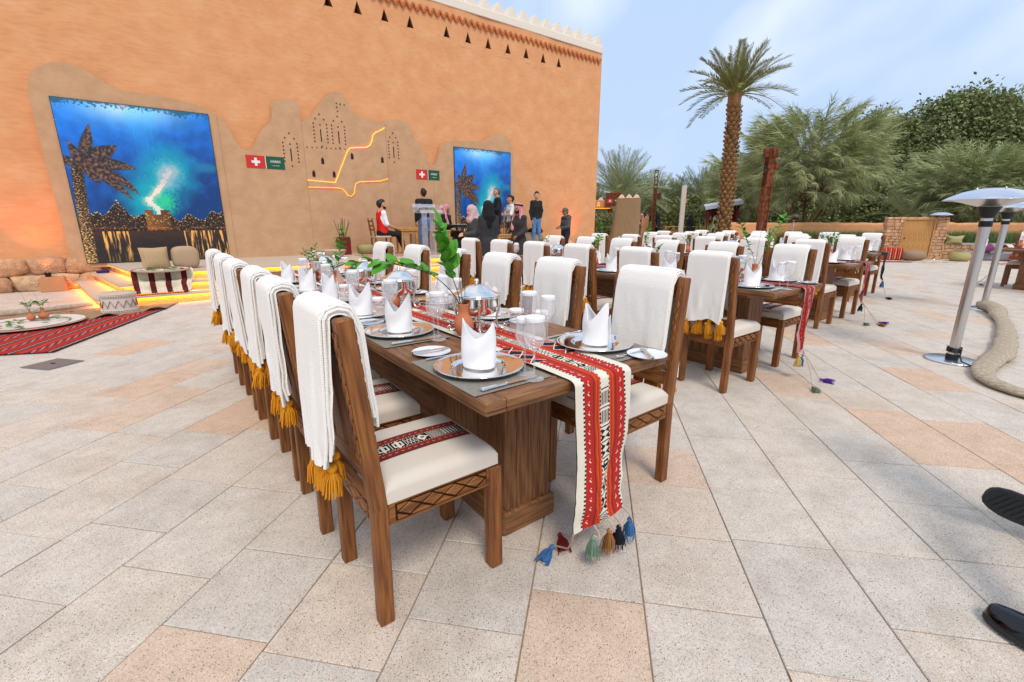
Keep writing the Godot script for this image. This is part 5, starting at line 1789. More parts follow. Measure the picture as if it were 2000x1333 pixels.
func lay(P: Dictionary, q: Dictionary, side: int, i: int, t: float, sn: String, rr: RandomNumberGenerator) -> void:
	var sg := -1.0 if side == 0 else 1.0
	var n: String = q.n
	var wh := "%s place from near end, %s side of %s" % [ORD[i], sn, n]
	var y := 0.7835
	if q.full >= 1 and i == 0: t = minf(t + 0.10, q.t - 0.26)
	var sc: float = q.c + sg * 0.300
	var near: float = q.t - t
	var dense: bool = q.full == 2
	if dense:
		single(P, "placemat", "placemat", "grey-green woven placemat, " + wh, "placemat", W(sc + sg * -0.005, t, y), TH + PI / 2, "woven placemats")
	single(P, "charger", "charger_plate", "round silver charger plate, " + wh, "plate", W(sc + sg * -0.01, t, y + 0.0026), TH, "silver charger plates")
	single(P, "napkin_%d" % (rr.randi() % 4), "folded_napkin", "folded white napkin, " + wh, "napkin", W(sc + sg * -0.01, t, y + 0.0068), TH + PI / 2 + (0.55 if side == 0 else -0.2) + rr.randf_range(-0.35, 0.35), "folded white napkins")
	if dense:
		var lf := -sg   # the diner's left along t
		single(P, "knife", "dinner_knife", "dinner knife, " + wh, "knife", W(sc, t + 0.205 * -sg * (1.0 if side == 0 else 1.0), y + 0.0026), TH + rr.randf_range(-0.06, 0.06) + (0.0 if side == 0 else PI), "dinner knives")
		single(P, "fork", "dinner_fork", "dinner fork, " + wh, "fork", W(sc, t - 0.195 * -sg, y + 0.0026), TH + rr.randf_range(-0.06, 0.06) + (0.0 if side == 0 else PI), "dinner forks")
		var bt := t - 0.285 * -sg
		if side == 1: bt = t + 0.24
		single(P, "bread_plate", "bread_plate", "white bread plate, " + wh, "plate", W(sc + sg * 0.035, bt, y), TH, "white bread plates")
		single(P, "butter_knife", "butter_knife", "butter knife, " + wh, "knife", W(sc + sg * 0.035, bt, y + 0.009), TH + (0.1 if side == 0 else 0.9) + rr.randf_range(-0.2, 0.2), "butter knives")
	# two glasses inside the setting
	var gt := t + 0.175 if side == 0 else t - 0.18
	for k in 2:
		var key: String = ["wine_glass", "water_glass"][k]
		var ga := gt + (0.065 * k if side == 0 else -0.07 * k)
		var gs: float = q.c - 0.195 - 0.012 * k if side == 0 else q.c + 0.175 - 0.05 * k
		if ti_near(q) and side == 0 and i == 0: ga = t + 0.15 + 0.065 * k
		var o := thing("stem_glass", "%s, %s" % [["capped wine glass", "larger capped water glass"][k], wh], "glass", W(gs, ga, 0.7865), TH, "stemmed glasses with paper caps")
		partm("bowl_and_stem", P[key], o)
		partm("paper_cap", P[key + "_cap"], o)

func ti_near(q: Dictionary) -> bool:
	return q.n == "nearest table"

func build_vases(P: Dictionary, q: Dictionary, ti: int) -> void:
	var lb := [meshes.leaf_b0, meshes.leaf_b1]
	var lm := [meshes.leaf_m0, meshes.leaf_m1, meshes.leaf_b0]
	var spots: Array = [[[-0.075, -0.745, 0], [-0.06, -1.60, 1], [-0.10, -2.55, 2], [-0.08, -3.3, 3]], [[0.07, -0.42, 4], [0.0, -1.45, 3], [0.05, -2.3, 2], [0.0, -3.2, 3]], [[0.05, -0.40, 5], [0.0, -1.5, 3], [0.0, -2.5, 3], [0.05, -3.4, 2]], [[0.0, -0.9, 3], [0.05, -1.9, 5], [0.0, -3.0, 3]]][ti]
	for i in spots.size():
		var s = spots[i]
		var kind := ["two bright leafy branches", "no branches", "one upright leafy spray", "a short bushy sprig", "two arching branches", "a dark leafy sprig"]
		var o := thing("terracotta_vase", "terracotta vase with %s, %s from near end of %s" % [kind[s[2]], ORD[i], q.n], "vase", W(q.c + s[0], q.t + s[1], 0.7875), TH, "terracotta vases with greenery")
		partm("vase", P.vase, o)
		var y := 0.15
		match s[2]:
			0:
				branch(o, [Vector3(0, 0.05, 0), Vector3(-0.02, 0.17, -0.02), Vector3(-0.10, 0.28, -0.10), Vector3(-0.22, 0.325, -0.19), Vector3(-0.34, 0.345, -0.26), Vector3(-0.41, 0.335, -0.30)], 21, 0.088, lb, 5, 0.40)
				branch(o, [Vector3(0.0, 0.05, 0), Vector3(-0.015, 0.20, -0.02), Vector3(-0.045, 0.32, -0.05), Vector3(-0.065, 0.42, -0.06), Vector3(-0.075, 0.50, -0.06)], 22, 0.090, lb, 6, 0.46)
				branch(o, [Vector3(0.005, 0.05, 0.005), Vector3(0.0, 0.28, -0.03), Vector3(-0.015, 0.45, -0.04)], 0, 0.03, lb, 7, 0.5, 0.0018)
				branch(o, [Vector3(0.008, 0.05, 0), Vector3(0.01, 0.24, 0.0), Vector3(0.0, 0.40, 0.0)], 0, 0.03, lb, 8, 0.5, 0.0018)
			1:
				pass
			2:
				branch(o, [Vector3(0, 0.05, 0), Vector3(0.02, 0.2, 0.0), Vector3(0.05, 0.36, 0.02), Vector3(0.06, 0.47, 0.03)], 15, 0.062, lb, 11 + ti, 0.35)
				branch(o, [Vector3(0, 0.05, 0), Vector3(-0.03, 0.19, 0.02), Vector3(-0.07, 0.25, 0.03)], 6, 0.055, lm, 15 + ti, 0.5)
			3:
				for k in 5:
					var a := TAU * k / 5.0 + ti + i
					branch(o, [Vector3(0, 0.06, 0), Vector3(cos(a) * 0.03, 0.19, sin(a) * 0.03), Vector3(cos(a) * 0.09, 0.25 + 0.03 * (k % 3), sin(a) * 0.09)], 9, 0.040, lm, 30 + k + ti * 7 + i, 0.45, 0.0016)
			4:
				branch(o, [Vector3(0, 0.05, 0), Vector3(-0.04, 0.2, 0.0), Vector3(-0.13, 0.34, -0.03), Vector3(-0.20, 0.46, -0.05), Vector3(-0.25, 0.52, -0.06)], 19, 0.062, lm, 41, 0.35)
				branch(o, [Vector3(0, 0.05, 0), Vector3(0.05, 0.2, 0.02), Vector3(0.15, 0.36, 0.04), Vector3(0.26, 0.50, 0.06), Vector3(0.30, 0.56, 0.06)], 19, 0.062, lm + lb, 42, 0.38)
				branch(o, [Vector3(0, 0.05, 0), Vector3(0.01, 0.3, 0), Vector3(0.03, 0.46, 0)], 0, 0.03, lb, 43, 0.5, 0.0016)
			5:
				for k in 3:
					var a := TAU * k / 3.0 + 0.6
					branch(o, [Vector3(0, 0.06, 0), Vector3(cos(a) * 0.03, 0.2, sin(a) * 0.03), Vector3(cos(a) * 0.08, 0.34, sin(a) * 0.08)], 11, 0.050, lm, 50 + k + ti, 0.4, 0.0018)

# ---------------------------------------------------------------- smooth bodies from joints (surface nets)
func field_mesh(b: MB, bones: Array, cell: float, k: float) -> void:   # bone: [a, b, ra, rb, colour]
	var lo := Vector3(1e9, 1e9, 1e9)
	var hi := -lo
	for q in bones:
		var m: float = maxf(q[2], q[3]) + cell * 2.5
		for p in [q[0], q[1]]:
			lo = lo.min(p - Vector3(m, m, m))
			hi = hi.max(p + Vector3(m, m, m))
	var nx := int((hi.x - lo.x) / cell) + 2
	var ny := int((hi.y - lo.y) / cell) + 2
	var nz := int((hi.z - lo.z) / cell) + 2
	var f := PackedFloat32Array()
	f.resize(nx * ny * nz)
	f.fill(9.0)
	var near := PackedFloat32Array()
	near.resize(nx * ny * nz)
	near.fill(9.0)
	var who := PackedByteArray()
	who.resize(nx * ny * nz)
	for bi in bones.size():
		var q = bones[bi]
		var a: Vector3 = q[0]
		var ab: Vector3 = q[1] - q[0]
		var l2 := maxf(ab.length_squared(), 1e-8)
		var ra: float = q[2]
		var rd: float = q[3] - q[2]
		var m: float = maxf(q[2], q[3]) + k + cell * 1.5
		var c0: Vector3 = a.min(q[1]) - Vector3(m, m, m) - lo
		var c1: Vector3 = a.max(q[1]) + Vector3(m, m, m) - lo
		for iz in range(maxi(0, int(c0.z / cell)), mini(nz, int(c1.z / cell) + 2)):
			for iy in range(maxi(0, int(c0.y / cell)), mini(ny, int(c1.y / cell) + 2)):
				var ix := (iz * ny + iy) * nx
				for jx in range(maxi(0, int(c0.x / cell)), mini(nx, int(c1.x / cell) + 2)):
					var p := lo + Vector3(jx, iy, iz) * cell - a
					var t := clampf(p.dot(ab) / l2, 0.0, 1.0)
					var d := (p - ab * t).length() - ra - rd * t
					var i := ix + jx
					if d < near[i]:
						near[i] = d
						who[i] = bi
					var o := f[i]
					var h := maxf(k - absf(o - d), 0.0) / k
					f[i] = minf(o, d) - h * h * k * 0.25
	var vid := {}
	var vp := PackedVector3Array()
	var vn := PackedVector3Array()
	var vc := PackedColorArray()
	var st := [0, 1, nx, nx + 1, nx * ny, nx * ny + 1, nx * ny + nx, nx * ny + nx + 1]
	var cr := [Vector3(0, 0, 0), Vector3(1, 0, 0), Vector3(0, 1, 0), Vector3(1, 1, 0), Vector3(0, 0, 1), Vector3(1, 0, 1), Vector3(0, 1, 1), Vector3(1, 1, 1)]
	var ed := [[0, 1], [2, 3], [4, 5], [6, 7], [0, 2], [1, 3], [4, 6], [5, 7], [0, 4], [1, 5], [2, 6], [3, 7]]
	for iz in nz - 1:
		for iy in ny - 1:
			var row := (iz * ny + iy) * nx
			for jx in nx - 1:
				var i := row + jx
				var f0 := f[i]
				if f0 > cell * 2.0 and f0 < 8.0: continue
				var neg := 0
				for s in st:
					if f[i + s] < 0.0: neg += 1
				if neg == 0 or neg == 8: continue
				var acc := Vector3()
				var n := 0
				for e in ed:
					var fa := f[i + st[e[0]]]
					var fb := f[i + st[e[1]]]
					if (fa < 0.0) != (fb < 0.0):
						acc += cr[e[0]].lerp(cr[e[1]], fa / (fa - fb))
						n += 1
				acc /= n
				var g := Vector3(f[i + st[1]] + f[i + st[3]] + f[i + st[5]] + f[i + st[7]] - f[i] - f[i + st[2]] - f[i + st[4]] - f[i + st[6]], f[i + st[2]] + f[i + st[3]] + f[i + st[6]] + f[i + st[7]] - f[i] - f[i + st[1]] - f[i + st[4]] - f[i + st[5]], f[i + st[4]] + f[i + st[5]] + f[i + st[6]] + f[i + st[7]] - f[i] - f[i + st[1]] - f[i + st[2]] - f[i + st[3]])
				vid[i] = vp.size()
				vp.append(lo + (Vector3(jx, iy, iz) + acc) * cell)
				vn.append(g.normalized())
				var bw := 0
				for s in st:
					if near[i + s] < near[i + st[bw]]: bw = st.find(s)
				vc.append(bones[who[i + st[bw]]][4])
	var sx := 1; var sy := nx; var sz := nx * ny
	for iz in range(1, nz - 1):
		for iy in range(1, ny - 1):
			var row := (iz * ny + iy) * nx
			for jx in range(1, nx - 1):
				var i := row + jx
				var a := f[i]
				if absf(a) > cell * 2.0: continue
				for ax in 3:
					var step: int = [sx, sy, sz][ax]
					var e := f[i + step]
					if (a < 0.0) == (e < 0.0): continue
					var u: int = [sy, sz, sx][ax]
					var v: int = [sz, sx, sy][ax]
					var q := [i, i - u, i - u - v, i - v]
					var ok := true
					for z in q:
						if not vid.has(z): ok = false
					if not ok: continue
					var w := [vid[q[0]], vid[q[1]], vid[q[2]], vid[q[3]]]
					if a >= 0.0: w.reverse()
					for t in [[0, 1, 2], [0, 2, 3]]:
						var A: int = w[t[0]]; var B: int = w[t[1]]; var C: int = w[t[2]]
						b.col = vc[A]
						var m := (vp[B] - vp[A]).cross(vp[C] - vp[A])
						if m.dot(vn[A] + vn[B] + vn[C]) < 0.0:
							b.tri(vp[A], vp[C], vp[B], vn[A], vn[C], vn[B])
						else:
							b.tri(vp[A], vp[B], vp[C], vn[A], vn[B], vn[C])

func lin(r: float, g: float, b: float) -> Color:
	return Color(r, g, b).srgb_to_linear()

func hand_into(b: MB, wrist: Vector3, dir: Vector3, palm: Vector3, skin: Color, side: float) -> void:  # palm and five bent fingers, dir along the hand, palm = where the palm looks
	var y := dir.normalized()
	var z := (palm - y * palm.dot(y)).normalized()
	var x := y.cross(z) * side
	var bones := []
	bones.append([wrist, wrist + y * 0.04, 0.021, 0.022, skin])
	for i in 4:
		var o := (i - 1.5) * 0.019
		var k: Vector3 = wrist + y * (0.085 - absf(i - 1.2) * 0.005) + x * o
		bones.append([wrist + y * 0.02 + x * o * 0.7, k, 0.014, 0.0115, skin])
		var ln: float = [0.036, 0.041, 0.038, 0.030][i]
		var d1 := (y + z * 0.35).normalized()
		var d2 := (y * 0.55 + z * 0.85).normalized()
		var k2: Vector3 = k + d1 * ln
		bones.append([k, k2, 0.0095, 0.0085, skin])
		bones.append([k2, k2 + d2 * ln * 0.75, 0.0085, 0.0070, skin])
	var tb := wrist + y * 0.028 - x * 0.022
	var t2 := tb + (y * 0.6 - x * 0.75 + z * 0.25).normalized() * 0.036
	bones.append([wrist + y * 0.02, tb, 0.016, 0.014, skin])
	bones.append([tb, t2, 0.0115, 0.0100, skin])
	bones.append([t2, t2 + (y * 0.9 - x * 0.1 + z * 0.35).normalized() * 0.030, 0.0098, 0.0080, skin])
	field_mesh(b, bones, 0.0065, 0.008)

# local frame: y up, +z is where the body faces, feet at y = 0 (or the seat's floor)
func person(label: String, at: Vector3, turn: float, c: Dictionary) -> Node3D:
	var o := thing("person", label, "person", at, turn)
	var h: float = c.get("h", 1.72) / 1.72
	var skin: Color = c.get("skin", lin(0.72, 0.52, 0.40))
	var top: Color = c.top
	var leg: Color = c.leg
	var shoe: Color = c.get("shoe", lin(0.08, 0.08, 0.08))
	var slv: Color = c.get("sleeve", top)
	var fem: bool = c.get("fem", false)
	var sit: bool = c.get("sit", false)
	var sw := 0.155 if fem else 0.180
	var bones := []
	var hip := Vector3(0, 0.90, 0) if not sit else Vector3(0, 0.53, 0)
	var lean: float = c.get("lean", 0.0)
	var chest := hip + Vector3(0, 0.36, lean * 0.36)
	var neck := hip + Vector3(0, 0.57, lean * 0.62)
	for s in [-1.0, 1.0]:
		var hj := hip + Vector3(0.085 * s, 0, 0)
		var kn: Vector3
		var an: Vector3
		if sit:
			kn = Vector3((0.11 + c.get("spread", 0.03)) * s, 0.50, 0.42)
			an = Vector3(0.13 * s, 0.09, 0.40 + c.get("reach", 0.05) * (1.0 if s > 0 else 0.5))
		else:
			var st: float = c.get("stride", 0.0) * s
			kn = Vector3(0.095 * s, 0.49, 0.02 + st * 0.5)
			an = Vector3(0.105 * s, 0.085, -0.02 + st)
		if not c.get("robe", false):
			bones.append([hj, kn, 0.088, 0.062, leg])
			bones.append([kn, an, 0.062, 0.048, leg])
		bones.append([an + Vector3(0, -0.045, -0.03), an + Vector3(0.015 * s, -0.055, 0.13), 0.042, 0.032, shoe])
		# shoulder and arm
		var sj := neck + Vector3(sw * s, -0.075, -0.005)
		bones.append([neck + Vector3(0, -0.06, -0.01), sj, 0.062, 0.060, top])
		var arm = c.arms[0 if s < 0 else 1]
		var el: Vector3 = sj + arm[0]
		var wr: Vector3 = el + arm[1]
		bones.append([sj, el, 0.060 if not fem else 0.058, 0.047, slv])
		if c.get("short", false): bones.append([el, wr, 0.040, 0.027, skin])
		else: bones.append([el, wr, 0.047 if not c.get("robe", false) else 0.06, 0.036 if not c.get("robe", false) else 0.055, slv])
		# torso side
		bones.append([hip + Vector3(0.075 * s, 0.02, -0.01), chest + Vector3(0.085 * s, 0.02, 0), 0.098, 0.108, top if not c.get("low", false) else leg])
		bones.append([chest + Vector3(0.085 * s, 0, 0), neck + Vector3(0.10 * s, -0.11, -0.01), 0.108, 0.082, top])
		if sit: bones.append([hip + Vector3(0.085 * s, -0.01, -0.04), hip + Vector3(0.085 * s, 0, 0.05), 0.10, 0.092, leg])
		else: bones.append([hip + Vector3(0.07 * s, 0.0, -0.015), hip + Vector3(0.07 * s, -0.08, -0.01), 0.10, 0.092, leg if not c.get("robe", false) else top])
	if c.get("robe", false):          # long garment that widens to the hem
		for s in [-1.0, 1.0]:
			if sit:
				bones.append([hip + Vector3(0.09 * s, 0, 0), Vector3(0.14 * s, 0.50, 0.42), 0.10, 0.085, top])
				bones.append([Vector3(0.14 * s, 0.48, 0.42), Vector3(0.13 * s, 0.14, 0.44), 0.085, 0.09, top])
			else:
				for q in [-0.05, 0.07]:
					bones.append([hip + Vector3(0.06 * s, 0, q * 0.6), Vector3(0.11 * s, 0.14, q + c.get("stride", 0.0) * s), 0.12, 0.125, top])
		if not sit: bones.append([hip, Vector3(0, 0.15, 0.02), 0.13, 0.14, top])
	if c.has("vest"):
		var vc: Color = c.vest
		for s in [-1.0, 1.0]:
			bones.append([hip + Vector3(0.08 * s, 0.05, -0.01), neck + Vector3(0.085 * s, -0.12, -0.015), 0.107, 0.096, vc])
			bones.append([neck + Vector3(0.10 * s, -0.09, -0.03), neck + Vector3(0.12 * s, -0.07, -0.02), 0.075, 0.072, vc])
	var b := MB.new()
	var ba := []
	for q in bones: ba.append([q[0] * h, q[1] * h, q[2] * h, q[3] * h, q[4]])
	field_mesh(b, ba, 0.021, 0.045)
	for s in [-1.0, 1.0]:
		var arm = c.arms[0 if s < 0 else 1]
		var wr: Vector3 = neck + Vector3(sw * s, -0.075, -0.005) + arm[0] + arm[1]
		hand_into(b, wr * h, arm[1], arm[2] if arm.size() > 2 else Vector3(-s, 0, 0.4), skin, s)
	# head on its neck, turned on its own
	var look: float = c.get("look", 0.0)
	var nod: float = c.get("nod", 0.0)
	var hx := Transform3D(Basis.from_euler(Vector3(nod, look, 0)), neck * h + Vector3(0, 0.045, 0.012))
	var hb := [[Vector3(0, -0.09, -0.02), Vector3(0, 0.02, 0.0), 0.058, 0.052, skin], [Vector3(0, 0.105, -0.012), Vector3(0, 0.125, 0.012), 0.082, 0.078, skin], [Vector3(0, 0.06, 0.035), Vector3(0, 0.035, 0.055), 0.058, 0.040, skin], [Vector3(0, 0.02, 0.07), Vector3(0, 0.022, 0.075), 0.024, 0.022, skin], [Vector3(0, 0.098, 0.088), Vector3(0, 0.070, 0.108), 0.010, 0.014, skin]]
	for s in [-1.0, 1.0]:
		hb.append([Vector3(0.080 * s, 0.095, -0.005), Vector3(0.083 * s, 0.070, 0.002), 0.017, 0.012, skin])
		hb.append([Vector3(0.042 * s, 0.070, 0.055), Vector3(0.030 * s, 0.055, 0.065), 0.026, 0.022, skin])
	if c.has("beard"):
		hb.append([Vector3(-0.05, 0.035, 0.045), Vector3(0, 0.012, 0.078), 0.024, 0.026, c.beard])
		hb.append([Vector3(0.05, 0.035, 0.045), Vector3(0, 0.012, 0.078), 0.024, 0.026, c.beard])
	var b2 := MB.new()
	field_mesh(b2, hb, 0.0115, 0.020)
	b.add(b2, hx)
	part("body", b, M.person, o)
	for s in [-1.0, 1.0]:
		var eb := MB.new()
		eb.blob(hx * Vector3(0.031 * s, 0.100, 0.083), Vector3(0.009, 0.005, 0.007), 8)
		part("eye", eb, M.eye, o)
	var mb := MB.new()
	mb.bar(hx * Vector3(-0.022, 0.044, 0.094), hx * Vector3(0.022, 0.044, 0.094), 0.004, 0.008)
	part("mouth", mb, M.rubble_b, o)
	var hk: String = c.get("head", "hair")
	var g := MB.new()
	var wht := Color(1, 1, 1)
	match hk:
		"hair", "short":
			var k := 0.006 if hk == "short" else 0.016
			var hs := [[Vector3(0, 0.122, -0.038), Vector3(0, 0.158, 0.004), 0.079 + k, 0.060 + k, wht], [Vector3(0, 0.075, -0.055), Vector3(0, 0.045, -0.050), 0.060, 0.045, wht]]
			if hk == "hair":
				hs.append([Vector3(-0.03, 0.178, 0.048), Vector3(0.04, 0.172, 0.054), 0.030, 0.026, wht])
				hs.append([Vector3(0.066, 0.125, -0.02), Vector3(0.062, 0.095, -0.03), 0.026, 0.020, wht])
				hs.append([Vector3(-0.066, 0.125, -0.02), Vector3(-0.062, 0.095, -0.03), 0.026, 0.020, wht])
			field_mesh(g, hs, 0.0125, 0.02)
			var gg := MB.new()
			gg.add(g, hx)
			part("hair", gg, M[c.get("hair", "hair")], o)
		"hijab", "black_hijab":
			var hs := [[Vector3(0, 0.115, -0.022), Vector3(0, 0.138, 0.002), 0.108, 0.098, wht], [Vector3(0, 0.05, -0.045), Vector3(0, -0.07, -0.06), 0.098, 0.12, wht], [Vector3(-0.06, 0.05, 0.0), Vector3(-0.05, -0.09, 0.05), 0.055, 0.07, wht], [Vector3(0.06, 0.05, 0.0), Vector3(0.05, -0.09, 0.05), 0.055, 0.07, wht], [Vector3(-0.06, -0.06, 0.07), Vector3(0.06, -0.08, 0.07), 0.05, 0.055, wht], [Vector3(-0.10, -0.10, -0.03), Vector3(0.10, -0.11, -0.03), 0.07, 0.07, wht], [Vector3(0.0, -0.08, -0.08), Vector3(0.02, -0.22, -0.09), 0.09, 0.07, wht]]
			field_mesh(g, hs, 0.0145, 0.03)
			var gg := MB.new()
			gg.add(g, hx)
			part("headscarf", gg, M.hijab_pink if hk == "hijab" else M.black_cloth, o)
		"ghutra":
			var hs := [[Vector3(0, 0.118, -0.02), Vector3(0, 0.140, 0.004), 0.104, 0.094, wht], [Vector3(0, 0.06, -0.06), Vector3(0, -0.16, -0.10), 0.085, 0.11, wht], [Vector3(-0.075, 0.08, -0.015), Vector3(-0.12, -0.16, 0.02), 0.045, 0.05, wht], [Vector3(0.075, 0.08, -0.015), Vector3(0.12, -0.16, 0.02), 0.045, 0.05, wht], [Vector3(-0.12, -0.16, 0.03), Vector3(-0.10, -0.38, 0.10), 0.045, 0.045, wht], [Vector3(0.05, -0.2, -0.12), Vector3(0.03, -0.40, -0.12), 0.07, 0.05, wht]]
			field_mesh(g, hs, 0.0145, 0.028)
			var gg := MB.new()
			gg.add(g, hx)
			part("headscarf", gg, M.ghutra, o)
			if c.get("ring", true):
				var rg := MB.new()
				for yy in [0.158, 0.172]:
					var pts := []
					for i in 17:
						var a := TAU * i / 16.0
						pts.append(hx * Vector3(cos(a) * 0.104, yy + sin(a) * 0.016, sin(a) * 0.108 - 0.012))
					rg.tube(pts, 0.0105, 6, false)
				part("head_cord", rg, M.black_cloth, o)
		"cap":
			field_mesh(g, [[Vector3(0, 0.125, -0.022), Vector3(0, 0.142, 0.004), 0.094, 0.088, wht]], 0.0125, 0.02)
			var gg := MB.new()
			gg.add(g, hx)
			part("cap_crown", gg, M.camo, o)
			var pk := MB.new()
			pk.prism(PackedVector2Array([Vector2(-0.078, 0), Vector2(0.078, 0), Vector2(0.07, 0.06), Vector2(0.04, 0.088), Vector2(0, 0.095), Vector2(-0.04, 0.088), Vector2(-0.07, 0.06)]), 0.006, hx * Transform3D(Basis(Vector3(1, 0, 0), PI / 2 + 0.12), Vector3(0, 0.135, 0.055)))
			part("cap_peak", pk, M.camo, o)
			var hh := MB.new()
			var hs := [[Vector3(0, 0.07, -0.055), Vector3(0, 0.045, -0.05), 0.058, 0.045, wht]]
			field_mesh(hh, hs, 0.0125, 0.02)
			var h3 := MB.new()
			h3.add(hh, hx)
			part("hair", h3, M.hair, o)
			var hd := MB.new()
			field_mesh(hd, [[neck * h + Vector3(-0.09, -0.02, -0.05), neck * h + Vector3(0.09, -0.02, -0.05), 0.06, 0.06, wht], [neck * h + Vector3(-0.06, -0.05, -0.10), neck * h + Vector3(0.06, -0.05, -0.10), 0.07, 0.07, wht]], 0.015, 0.03)
			part("hood", hd, M.charcoal, o)
	return o

func build_people() -> void:
	var f := 0.465
	var down := func(s: float) -> Array: return [Vector3(0.06 * s, -0.29, -0.02), Vector3(0.0, -0.25, 0.06), Vector3(-s, 0, 0.2)]
	var fold := func(s: float) -> Array: return [Vector3(0.05 * s, -0.27, 0.03), Vector3(-0.12 * s, -0.03, 0.22), Vector3(0, -0.3, -1)]
	var black := lin(0.10, 0.10, 0.11)
	var jean := lin(0.34, 0.47, 0.66)
	person("seated man in a red vest and white shirt on the stage", W(7.18, 0.95, f), TH + PI / 2 - 0.1, {"h": 1.72, "sit": true, "short": true, "top": lin(0.92, 0.92, 0.93), "vest": lin(0.85, 0.10, 0.06), "leg": lin(0.09, 0.07, 0.06), "skin": lin(0.82, 0.58, 0.46), "beard": lin(0.16, 0.10, 0.07), "head": "hair", "hair": "hair_brown", "reach": 0.18, "look": -0.1, "arms": [[Vector3(-0.05, -0.27, 0.06), Vector3(0.06, -0.09, 0.22), Vector3(0, -1, 0)], [Vector3(0.05, -0.27, 0.06), Vector3(-0.07, -0.09, 0.22), Vector3(0, -1, 0)]]})
	person("man in black puffer jacket and blue jeans behind the clear lectern", W(8.38, 0.95, f), TH + PI - 0.15, {"h": 1.66, "top": black, "leg": jean, "shoe": lin(0.2, 0.15, 0.1), "head": "short", "hair": "hair_brown", "arms": [down.call(-1.0), down.call(1.0)]})
	person("seated man in black robe and red checked scarf at the keyboard", W(9.24, 0.60, f), TH + 0.55, {"h": 1.62, "sit": true, "robe": true, "top": lin(0.09, 0.09, 0.10), "leg": black, "skin": lin(0.62, 0.43, 0.32), "head": "ghutra", "ring": false, "arms": [fold.call(-1.0), fold.call(1.0)], "look": 0.1})
	person("woman in pale pink headscarf and grey coat in front of the stage", W(8.03, 3.92), TH - PI / 2 - 0.15, {"h": 1.60, "fem": true, "top": lin(0.24, 0.245, 0.25), "leg": lin(0.16, 0.16, 0.17), "skin": lin(0.85, 0.64, 0.52), "head": "hijab", "robe": true, "arms": [fold.call(-1.0), fold.call(1.0)], "nod": 0.12})
	person("woman in long black abaya and black headscarf seen from behind", W(7.78, 4.88), TH + PI - 0.25, {"h": 1.66, "fem": true, "robe": true, "top": lin(0.17, 0.17, 0.19), "leg": black, "head": "black_hijab", "arms": [fold.call(-1.0), fold.call(1.0)]})
	person("grey-haired man in long black coat before the far screen", W(10.80, 0.95, f), TH - PI / 2 - 0.45, {"h": 1.78, "robe": false, "top": lin(0.08, 0.08, 0.085), "leg": lin(0.08, 0.08, 0.085), "skin": lin(0.80, 0.57, 0.46), "head": "short", "hair": "hair_grey", "arms": [fold.call(-1.0), fold.call(1.0)], "nod": 0.1})
	person("dark-haired man in white short-sleeved shirt playing at the stage edge", W(11.30, 0.95, f), TH - PI / 2 - 0.2, {"h": 1.56, "short": true, "top": lin(0.90, 0.90, 0.91), "leg": lin(0.35, 0.32, 0.25), "skin": lin(0.78, 0.54, 0.42), "head": "hair", "hair": "hair", "arms": [[Vector3(-0.04, -0.26, 0.10), Vector3(0.05, 0.05, 0.24), Vector3(0, -0.2, -1)], [Vector3(0.04, -0.26, 0.10), Vector3(-0.08, -0.02, 0.24), Vector3(0, -0.2, -1)]]})
	person("man in dark robe and red checked headscarf with black head cord", W(9.42, 3.75), TH - PI / 2 + 0.15, {"h": 1.69, "robe": true, "top": lin(0.20, 0.19, 0.19), "leg": black, "skin": lin(0.55, 0.37, 0.27), "beard": lin(0.06, 0.05, 0.05), "head": "ghutra", "arms": [fold.call(-1.0), [Vector3(0.06, -0.28, 0.02), Vector3(-0.05, -0.12, 0.21), Vector3(0, -0.5, -1)]]})
	person("young man in black jacket and blue jeans standing on the stage", W(12.50, 0.75, f), TH + 0.10, {"h": 1.74, "top": black, "leg": lin(0.33, 0.50, 0.68), "skin": lin(0.80, 0.60, 0.48), "head": "hair", "hair": "hair", "look": -0.75, "stride": 0.04, "arms": [down.call(-1.0), [Vector3(0.13, -0.25, -0.05), Vector3(-0.09, -0.22, 0.05), Vector3(-1, 0, 0)]]})
	person("man in patterned cap and navy vest over grey hoodie", W(13.40, 1.2), TH - PI / 2 - 0.2, {"h": 1.70, "top": lin(0.30, 0.30, 0.30), "vest": lin(0.10, 0.11, 0.24), "sleeve": lin(0.30, 0.30, 0.29), "leg": lin(0.15, 0.15, 0.18), "skin": lin(0.66, 0.45, 0.34), "head": "cap", "nod": 0.2, "arms": [fold.call(-1.0), fold.call(1.0)]})
	person("far man in red checked headscarf beside the burlap-wrapped pier", Vector3(2.62, 0, -28.6), 0.2, {"h": 1.68, "top": lin(0.10, 0.10, 0.11), "leg": lin(0.30, 0.36, 0.42), "head": "ghutra", "ring": false, "arms": [fold.call(-1.0), fold.call(1.0)]})
	person("far man in white headscarf with dark scarf ends beside the tall post", Vector3(3.12, 0, -30.5), 0.6, {"h": 1.63, "robe": true, "top": lin(0.25, 0.20, 0.19), "leg": black, "head": "ghutra", "arms": [down.call(-1.0), down.call(1.0)]})
	person("far woman in black abaya walking left of the pale pole", Vector3(3.42, 0, -27.3), 1.4, {"h": 1.60, "fem": true, "robe": true, "top": lin(0.16, 0.15, 0.16), "leg": black, "head": "black_hijab", "stride": 0.08, "arms": [down.call(-1.0), fold.call(1.0)]})
	person("far woman in brown-grey abaya walking behind another", Vector3(3.02, 0, -27.1), 1.6, {"h": 1.58, "fem": true, "robe": true, "top": lin(0.24, 0.21, 0.21), "leg": black, "head": "black_hijab", "stride": 0.08, "arms": [fold.call(-1.0), down.call(1.0)]})
	person("far person in black abaya between the pale pole and kiosk", Vector3(5.6, 0, -30.1), 3.0, {"h": 1.62, "fem": true, "robe": true, "top": lin(0.07, 0.08, 0.08), "leg": black, "head": "black_hijab", "arms": [fold.call(-1.0), fold.call(1.0)]})
